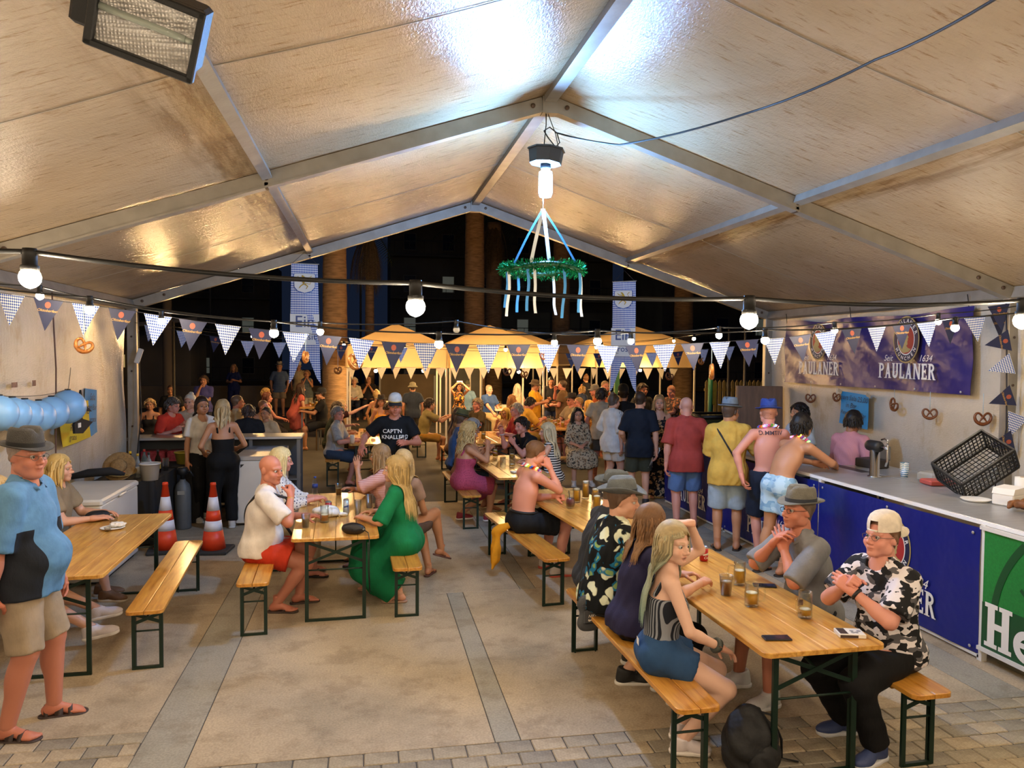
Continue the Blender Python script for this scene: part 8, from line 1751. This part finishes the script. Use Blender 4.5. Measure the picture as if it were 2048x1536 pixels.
x, y, z = hand_thing(p_cap, 1); e = empty('drink_bottle', (x, y, z-.11), 0, 'slim dark bottle with white cap in the captain shirt man\'s hand', 'bottle'); lathe_part('bottle_glass', [(.026, 0), (.028, .01), (.028, .12), (.012, .17), (.012, .19)], mat('bottle_dark', '#20242a', .15), e, 14); lathe_part('cap', [(0, .205), (.014, .205), (.014, .185), (0, .185)], M_WHITE_INK, e, 10)
x, y, z = hand_thing(p_ph, 0, (-.06, .09, -.02)); w0, w1 = hand_thing(p_ph, 0, (0, .09, -.03)), hand_thing(p_ph, 1, (0, .09, -.03))
e = empty('phone', ((w0[0]+w1[0])/2, (w0[1]+w1[1])/2, (w0[2]+w1[2])/2), R(-2), 'phone with pale case held up by the dark curly-haired woman', 'phone', 'phones'); MB().box((0, 0, 0), (.158, .009, .076), bev=.003).build('case', mat('phone_lilac', '#b9a8d0', .4), e)
# side tags on the girl's shorts, studs, belt of the shirtless man
def patch(p, c, m, name, w, h, d, off=.03):
    c = np.asarray(c, float); d = unit(d); q = surf(p, c-d*.4, d, off, .6); zz = A3(0, 0, 1); xx = unit(np.cross(d, zz)); zz = np.cross(xx, d); V = [q+xx*a*w/2+zz*b*h/2-d*.002*0 for a, b in ((-1, -1), (1, -1), (1, 1), (-1, 1))]; return MB().add(V, [(0, 1, 2, 3)]).build(name, m, p['o'])
patch(girl, girl['P']+A3(.02, 0, .07), M_WHITE_INK, 'white_label', .055, .045, (-.05, 1, 0), .036)
bl = loop(p_gar, p_gar['P']+p_gar['F0'][:, 2]*.105, p_gar['F0'][:, 2], .016, m=36); MB().tube(np.vstack([bl, bl[:1]]), .016, 6, caps=False, flat=1).build('waistband', mat('waist_black', '#15161a', .6), p_gar['o'])
# skirt-like patterned towel at the captain shirt man's side
# ------------------------------------------------------------------ outside behind the tent
mc, N_, L_, B_ = nt('canopy_cloth'); B_.inputs['Base Color'].default_value = (*lin('#d6c09a'), 1); B_.inputs['Roughness'].default_value = .8
tr = N_.new('ShaderNodeBsdfTranslucent'); tr.inputs[0].default_value = (*lin('#dcc08c'), 1); mx = N_.new('ShaderNodeMixShader'); mx.inputs[0].default_value = .5
L_.new(B_.outputs[0], mx.inputs[1]); L_.new(tr.outputs[0], mx.inputs[2]); L_.new(mx.outputs[0], N_['Material Output'].inputs[0]); addbump(N_, L_, B_, noise(N_, L_, coords(N_, L_, (1, 1, 3)), 4, 4).outputs[0], .5, .04)
M_POST = mat('canopy_post', '#c9c2b4', .45)
def canopy(x, y, w, d, zt, ze, zv, rz, label):
    e = empty('pop_up_canopy', (x, y, 0), R(rz), label, 'canopy', 'pop-up canopies'); n = 10; V = [(0, 0, zt)]; F = []
    per = [(-1+2*i/n, -1) for i in range(n)]+[(1, -1+2*i/n) for i in range(n)]+[(1-2*i/n, 1) for i in range(n)]+[(-1, 1-2*i/n) for i in range(n)]; m = len(per)
    for r in (.25, .55, .8, 1.0):
        for (u, v) in per: V.append((u*r*w/2, v*r*d/2, ze+(zt-ze)*(1-r)**.92-.03*(1-abs(u*v))*math.sin(math.pi*r)))
    F += [(0, 1+i, 1+(i+1) % m) for i in range(m)]
    for k in range(3): F += [(1+k*m+i, 1+(k+1)*m+i, 1+(k+1)*m+(i+1) % m, 1+k*m+(i+1) % m) for i in range(m)]
    MB().add(V, F, False).build('roof_cloth', mc, e); V = []
    for zz in (ze, (ze+zv)/2, zv):
        for i, (u, v) in enumerate(per): q = 1+.012*math.sin(i*1.7)*(zz < ze); V.append((u*w/2*q, v*d/2*q, zz))
    MB().add(V, [(k*m+i, (k+1)*m+i, (k+1)*m+(i+1) % m, k*m+(i+1) % m) for k in range(2) for i in range(m)], True).build('valance', mc, e)
    for sx in (-1, 1):
        for sy in (-1, 1): MB().box((sx*(w/2-.05), sy*(d/2-.05), ze/2), (.045, .045, ze)).build('post', M_POST, e)
    return e
canopy(.74, 21.4, 2.62, 2.9, 3.20, 2.56, 2.0, 0, 'pale canopy directly behind the left hanging banner'); canopy(3.38, 21.6, 2.62, 2.9, 3.20, 2.60, 2.0, 0, 'middle pale canopy with a tall peak'); canopy(4.75, 25.4, 2.6, 2.6, 3.24, 2.66, 2.0, 0, 'pale canopy peeking out behind the middle one')
canopy(7.3, 27.4, 2.4, 2.4, 3.30, 2.68, 2.0, 0, 'pale canopy with a peak left of the right hanging banner'); canopy(8.5, 24.2, 3.3, 3.0, 3.36, 2.70, 2.0, 0, 'pale canopy at the right behind the hanging banner')
# white paper bunting under the canopies
wt = MB().prism([(-.13, 0), (0, -.30), (.13, 0)], -.001, .001).mesh('paper_pennant'); wt.materials.append(mat('paper_pennant', '#d6cfc0', .7, var=.12, vs=40))
e = empty('paper_bunting', (-.6, 19.85, 2.02), 0, 'string of small white paper pennants along the canopy fronts', 'bunting', 'pennant strings'); MB().tube([(t, .0, -.01*math.sin(t*3)) for t in np.linspace(0, 9.0, 40)], .004, 4).build('cord', M_CORD, e)
for i in range(24): o = link('pennant', wt, None, e, (.18+.375*i, 0, 0)); o.rotation_euler = (R(random.uniform(-15, 15)), 0, R(random.uniform(-35, 35)))
# warm bulbs outside
for i, (x, y, z, lab) in enumerate(((.2, 21.0, 1.95, 'amber bulb under the left canopy'), (1.5, 21.4, 1.95, 'amber bulb at the right side of the left canopy'), (2.7, 20.9, 1.95, 'amber bulb under the middle canopy'), (4.0, 20.4, 1.95, 'amber bulb under the middle canopy edge'), (4.5, 21.6, 1.98, 'amber bulb left of the right canopies'), (7.6, 23.2, 1.95, 'amber bulb under the right canopies'), (8.4, 23.0, 1.95, 'amber bulb on the post at the far right'), (4.8, 24.8, 2.0, 'amber bulb deep under the rear canopy'))): bulb(x, y, z, lab, .045, 'amber', 'amber bulbs outside', .62)
W6 = 'first second third fourth fifth sixth'.split()
for yy, x0_, dx_, x1_, nm in ((15.6, -3.4, 2.06, 8.0, 'nearer'), (18.4, -2.6, 2.04, 9.0, 'farther')):  # bulb rows added to light the people outside in amber
    festoon([(x0_+dx_*i, yy, 2.5+.045*(i-2.5)**2) for i in range(6)], yy, ((-4.3, yy, 3.0), (x1_+.1, yy, 3.0)), .036, 'black cable with amber bulbs over the %s outdoor tables' % nm, ['%s amber bulb from the street side over the %s outdoor tables' % (W6[i], nm) for i in range(6)], 'amber')
# posts that carry the added outdoor cables
for i, (x, y) in enumerate(((-4.3, 15.6), (8.1, 15.6), (-4.3, 18.4), (9.1, 18.4))): tag(MB().lathe([(.09, 0), (.035, .02), (.03, 3.05), (0, 3.07)], n=10).build('cable_post', mat('post_dark', '#2a2723', .6), None, (x, y, 0)), ['slim post carrying the nearer amber cable at the street side', 'slim post carrying the nearer amber cable by the bin', 'slim post carrying the rear amber cable at the street side', 'slim post carrying the rear amber cable at the far right'][i], 'post', 'cable posts')
# white trestle tables, high table
def trestle(x, y, w, d, h, label, c='#cfc8ba'):
    e = empty('trestle_table', (x, y, 0), 0, label, 'table'); MB().box((0, 0, h-.02), (w, d, .04), bev=.006).build('table_top', mat('trestle_'+c.lstrip('#'), c, .6), e)
    for sx in (-1, 1):
        for sy in (-1, 1): MB().box((sx*(w/2-.06), sy*(d/2-.06), (h-.04)/2), (.035, .035, h-.04)).build('leg', M_GREYM, e)
    return e
trestle(3.95, 22.6, .8, 2.2, .80, 'white table beside the bald man in blue'); trestle(6.1, 18.7, .8, 1.8, .80, 'white table before the man in grey cap'); trestle(.8, 22.2, 1.4, .8, 1.0, 'white table under the left canopy'); trestle(-1.4, 19.9, .5, 1.2, 1.05, 'high wooden table of the pink dress woman', '#b08038')
for i, (x, y, zz) in enumerate(((3.75, 21.8, .80), (4.05, 22.3, .80), (3.9, 22.9, .80), (6.0, 18.3, .80), (-1.35, 19.6, 1.05), (-1.45, 20.0, 1.05), (-1.3, 20.2, 1.05))): mug(x, y, zz+.002, 'glass on an outdoor white or high table', .4, group='glasses on outdoor tables')
# palms
M_TRUNK = mat('palm_trunk', '#8a6f50', .85, var=.3, vs=4, bump=.8, bs=9, stretch=(1, 1, 5)); M_FROND = mat('dead_frond', '#5a4a30', .85, var=.3, vs=10); M_GFROND = mat('green_frond', '#2c3a22', .75, var=.3, vs=10)
def palm(x, y, h, r, lean_, label, skirt=2.2, seed=0, green=22):
    e = empty('palm_tree', (x, y, 0), 0, label, 'palm tree', 'palm trees'); rr = np.random.default_rng(seed); n = 26
    MB().tube([(lean_*(t*h)**1.3*.01, 0, t*h) for t in np.linspace(0, 1, n)], [r*(1.25-.3*t)*(1+.03*(i % 2)) for i, t in enumerate(np.linspace(0, 1, n))], 14).build('trunk', M_TRUNK, e); tx = lean_*h**1.3*.01
    def frond(az, el, L_, w, m, droop):
        P = []; d = A3(math.cos(az)*math.cos(el), math.sin(az)*math.cos(el), math.sin(el)); p = A3(tx, 0, h)
        for k in range(9): P.append(p.copy()); p = p+d*L_/8; d = unit(d+A3(0, 0, -droop))
        P = np.array(P); b = MB().tube(P, np.linspace(.03, .008, 9), 4)
        for k in range(1, 9):
            T = unit(P[k]-P[k-1]); sd = unit(np.cross(T, (0, 0, 1))+1e-6); 
            for j in range(3):
                q = P[k-1]+(P[k]-P[k-1])*j/3
                for s in (-1, 1): tip = q+sd*s*w*math.sin(math.pi*min(1, (k+j/3)/9.5))+T*.22+A3(0, 0, -.16); b.add([q, q+T*.05, tip], [(0, 1, 2)])
        b.build('frond', m, e)
    for i in range(green): frond(rr.uniform(0, 6.28), rr.uniform(.1, 1.2), rr.uniform(2.4, 3.2), .55, M_GFROND, .16)
    for i in range(int(16*skirt/2)): frond(rr.uniform(0, 6.28), rr.uniform(-1.2, -.5), skirt*rr.uniform(.8, 1.1), .30, M_FROND, .5)
    return e
palm(-.92, 22.4, 9.0, .30, -.15, 'thick amber-lit palm trunk behind the left hanging banner', 1.5, 1, 14); palm(.05, 28.6, 6.7, .15, 0, 'slim palm with drooping dead fronds left of centre', 2.1, 2, 14); palm(5.5, 34.0, 8.2, .33, 0, 'palm with reddish trunk behind the middle canopy', 2.4, 3, 14); palm(8.35, 33.0, 10.5, .34, 0, 'dark palm trunk right of the wreath', 1.5, 4, 10); palm(12.8, 30.0, 11, .34, 0, 'dark palm trunk at the right beyond the bar', 1.5, 5, 10); palm(3.95, 29.0, 10, .34, 0, 'pale rough palm trunk seen between the canopy posts', 1.5, 6, 10)
# street: low wall, kerb, street lamps, houses
M_NIGHT = mat('house_wall', '#5a564e', .9, var=.2, vs=.6); M_WDARK = mat('window_dark', '#10141c', .2); M_WLIT = emis('window_lit', (.75, .85, .62), .045)
def house(x, y, w, d, h, rows, cols, lit, label, seed=0):
    e = empty('building', (x, y, 0), 0, label, 'building', 'houses behind the street'); MB().box((0, 0, h/2), (w, d, h)).build('wall', M_NIGHT, e); rr = np.random.default_rng(seed)
    MB().box((0, -d/2-.3, .1+h), (w+.4, d+.8, .25)).build('roof', mat('house_roof', '#37342f', .9), e)
    for i in range(rows):
        zz = 1.4+i*2.9
        for j in range(cols):
            xx = -w/2+w*(j+.5)/cols; L_on = (i, j) in lit
            f_ = MB().box((xx, -d/2-.03, zz), (.9, .08, 1.2)).build('window', mat('window_frame', '#6a665c', .7), e); MB().box((xx, -d/2-.075, zz), (.78, .02, 1.08)).build('pane', M_WLIT if L_on else M_WDARK, f_)
        MB().box((0, -d/2-.55, zz-1.05), (w, 1.1, .12)).build('balcony_slab', M_NIGHT, e)
        b = MB()
        for k in range(int(w/.5)): b.box((-w/2+.25+.5*k, -d/2-1.05, zz-.55), (.03, .03, .9))
        b.box((0, -d/2-1.05, zz-.1), (w, .05, .05)); b.build('balcony_rail', mat('rail_dark', '#3a3a3a', .5, .3), e)
    return e
house(9.5, 58, 16, 8, 12, 4, 6, {(1, 0), (2, 1), (1, 3), (3, 4)}, 'dark apartment house with a few lit windows behind the wreath', 1); house(26, 52, 14, 8, 13, 4, 5, {(2, 1), (1, 2), (2, 3)}, 'dark apartment house with balconies behind the right banner', 2); house(-16, 62, 18, 8, 9, 3, 6, {(0, 4), (1, 5)}, 'dark house at the left beyond the street', 3)
def street_lamp(x, y, h, label, sx=1):
    e = empty('street_lamp', (x, y, 0), 0, label, 'street lamp', 'street lamps'); MB().tube([(0, 0, 0), (0, 0, h-.3), (sx*.05, 0, h-.05), (sx*.5, 0, h+.05)], .06, 7).build('pole', mat('pole_grey', '#4a4a46', .6), e); MB().lathe([(0, .0), (.16, .0), (.12, .07), (0, .09)], n=12, c=(sx*.6, 0, h)).build('head', mat('pole_grey', '#4a4a46', .6), e); MB().lathe([(0, -.05), (.1, -.03), (.12, 0)], n=12, c=(sx*.6, 0, h)).build('lens', emis('street_glow', (1, .93, .7), 60), e)
street_lamp(-8.4, 44, 7.4, 'tall street lamp at the left above the pennants', -1); street_lamp(-.4, 42, 7.2, 'street lamp beside the far palm', 1); street_lamp(11.0, 46, 7.9, 'street lamp right of the wreath', 1); street_lamp(14.0, 50, 8.0, 'street lamp left of the right hanging banner', -1)
o = MB().box((0, 0, .5), (30, .35, 1.0)).box((0, 0, 1.03), (30, .45, .08)).build('street_wall', mat('low_wall', '#6a5f50', .9, var=.2, vs=1.2, bump=.3, bs=20), None, (-13.5, 31.5, 0)); tag(o, 'low roadside wall behind the watching people', 'wall')
g2 = MB().box((0, 0, .12), (14, 8, .24)).build('raised_pavement', M_ASPH, None, (-5.5, 28.4, -.02)); g2['kind'] = 'structure'
e = empty('beach_hut', (-9.2, 34, 0), 0, 'dim hut with slanted roof behind the left pennants', 'hut'); MB().box((0, 0, 1.5), (4.5, 3, 3)).build('hut_wall', M_NIGHT, e); MB().prism([(-2.6, 3.0), (2.6, 3.6), (2.6, 3.75), (-2.6, 3.15)], -2, 1.8).build('roof', mat('hut_roof', '#77726a', .8), e); MB().box((-.8, -1.52, 2.0), (1.2, .05, .5)).build('sign', emis('hut_sign', (1, .7, .25), .35), e)
o = MB().lathe([(.16, 0), (.14, .1), (.12, 7.0), (0, 7.02)], n=12).build('utility_pole', mat('pole_wood', '#5a5044', .9), None, (-5.9, 24.5, 0)); tag(o, 'thick dim utility pole behind the second barmaid', 'pole')
for i, (x, y, w, h, c, lab) in enumerate(((1.35, 27.2, 1.9, 1.6, '#5e5140', 'brown hoarding panel under the left canopy'), (3.05, 27.4, 1.9, 1.9, '#4a4c4c', 'grey hoarding panel behind the bucket hat man'))):
    e = empty('hoarding', (x, y, 0), 0, lab, 'panel'); MB().box((0, 0, h/2+.1), (w, .06, h-.1)).build('board', mat('hoard_%d' % i, c, .8, var=.15, vs=2), e); MB().box((-w/2, 0, h/2), (.06, .1, h)).box((w/2, 0, h/2), (.06, .1, h)).build('frame', M_GREYM, e)
def pickets(x, y, n, h, c, label):
    e = empty('picket_fence', (x, y, 0), 0, label, 'fence', 'picket fences'); me = MB().prism([(-.04, -.004), (.04, -.004), (.04, h-.06), (0, h), (-.04, h-.06)], -.012, .012).mesh('picket'); me.materials.append(mat('picket_'+c.lstrip('#'), c, .6))
    for i in range(n): link('picket', me, None, e, (.12*i, 0, 0))
    for zz in (.25, h-.25): MB().box((.06*(n-1), .025, zz), (.12*n, .02, .06)).build('rail', mat('picket_'+c.lstrip('#'), c, .6), e)
pickets(6.7, 17.6, 9, 1.25, '#d8a81c', 'bright yellow picket fence behind the queue'); pickets(8.6, 18.6, 26, 1.75, '#6a5a2a', 'dull yellow fence in the dark at the right')
e = empty('rubbish_bin', (7.0, 14.7, 0), 0, 'large olive wheeled bin with a black bag beyond the bar', 'bin'); MB().prism([(-.42, 0), (.42, 0), (.52, 1.15), (-.52, 1.15)], -.4, .4).build('bin_body', mat('bin_olive', '#4a4a24', .6), e); MB().tube([(-.5, -.4, 1.16), (.5, -.4, 1.16), (.5, .4, 1.16), (-.5, .4, 1.16), (-.5, -.4, 1.16)], .05, 6).build('bag_rim', mat('bag_black', '#141414', .4), e)
e = empty('patio_pole', (7.3, 15.6, 0), 0, 'green pole with a yellow cloth beyond the bin', 'pole'); MB().lathe([(.05, 0), (.05, 1.9), (0, 1.92)], n=10).build('pole', mat('pole_green', '#1a5a3a', .5), e); MB().prism([(0, 1.9), (.14, 1.75), (.1, 1.3), (.02, 1.35)], -.03, .03).build('cloth', fabric('#b5902a'), e)
e = empty('wooden_board', (6.28, 11.55, 0), R(-20), 'large brown wooden board leaning behind the yellow shirt man', 'board'); MB().box((0, 0, .95), (.72, .035, 1.9), rotm('X', -7), .005).build('board', mat('board_brown', '#5e4330', .55, var=.25, vs=3, stretch=(6, 1, 1)), e); MB().box((-.36, 0, .95), (.03, .05, 1.9), rotm('X', -7)).build('edge', mat('board_edge', '#8a6a4a', .6), e)
e = empty('red_kiosk_post', (6.05, 19.0, 0), 0, 'red and green kiosk post behind the right hanging banner', 'post'); MB().box((0, 0, .7), (.34, .3, 1.4)).build('red_panel', mat('kiosk_red', '#a8281c', .6), e); MB().box((.25, 0, 1.0), (.12, .12, 2.0)).build('green_post', mat('kiosk_green', '#2a5a30', .6), e)
e = empty('hose_parasol', (9.8, 17.4, 0), 0, 'folded yellow parasol beyond the bin', 'parasol'); MB().tube([(0, 0, 0), (0, 0, 2.2)], .03, 8).build('pole', mat('pole_wood', '#5a5044', .9), e); MB().lathe([(.05, 1.0), (.16, 1.15), (.10, 1.8), (.03, 2.15)], n=10).build('folded_cloth', fabric('#c98f1c'), e)
print('SCRIPT TIME', time.time()-T_START)
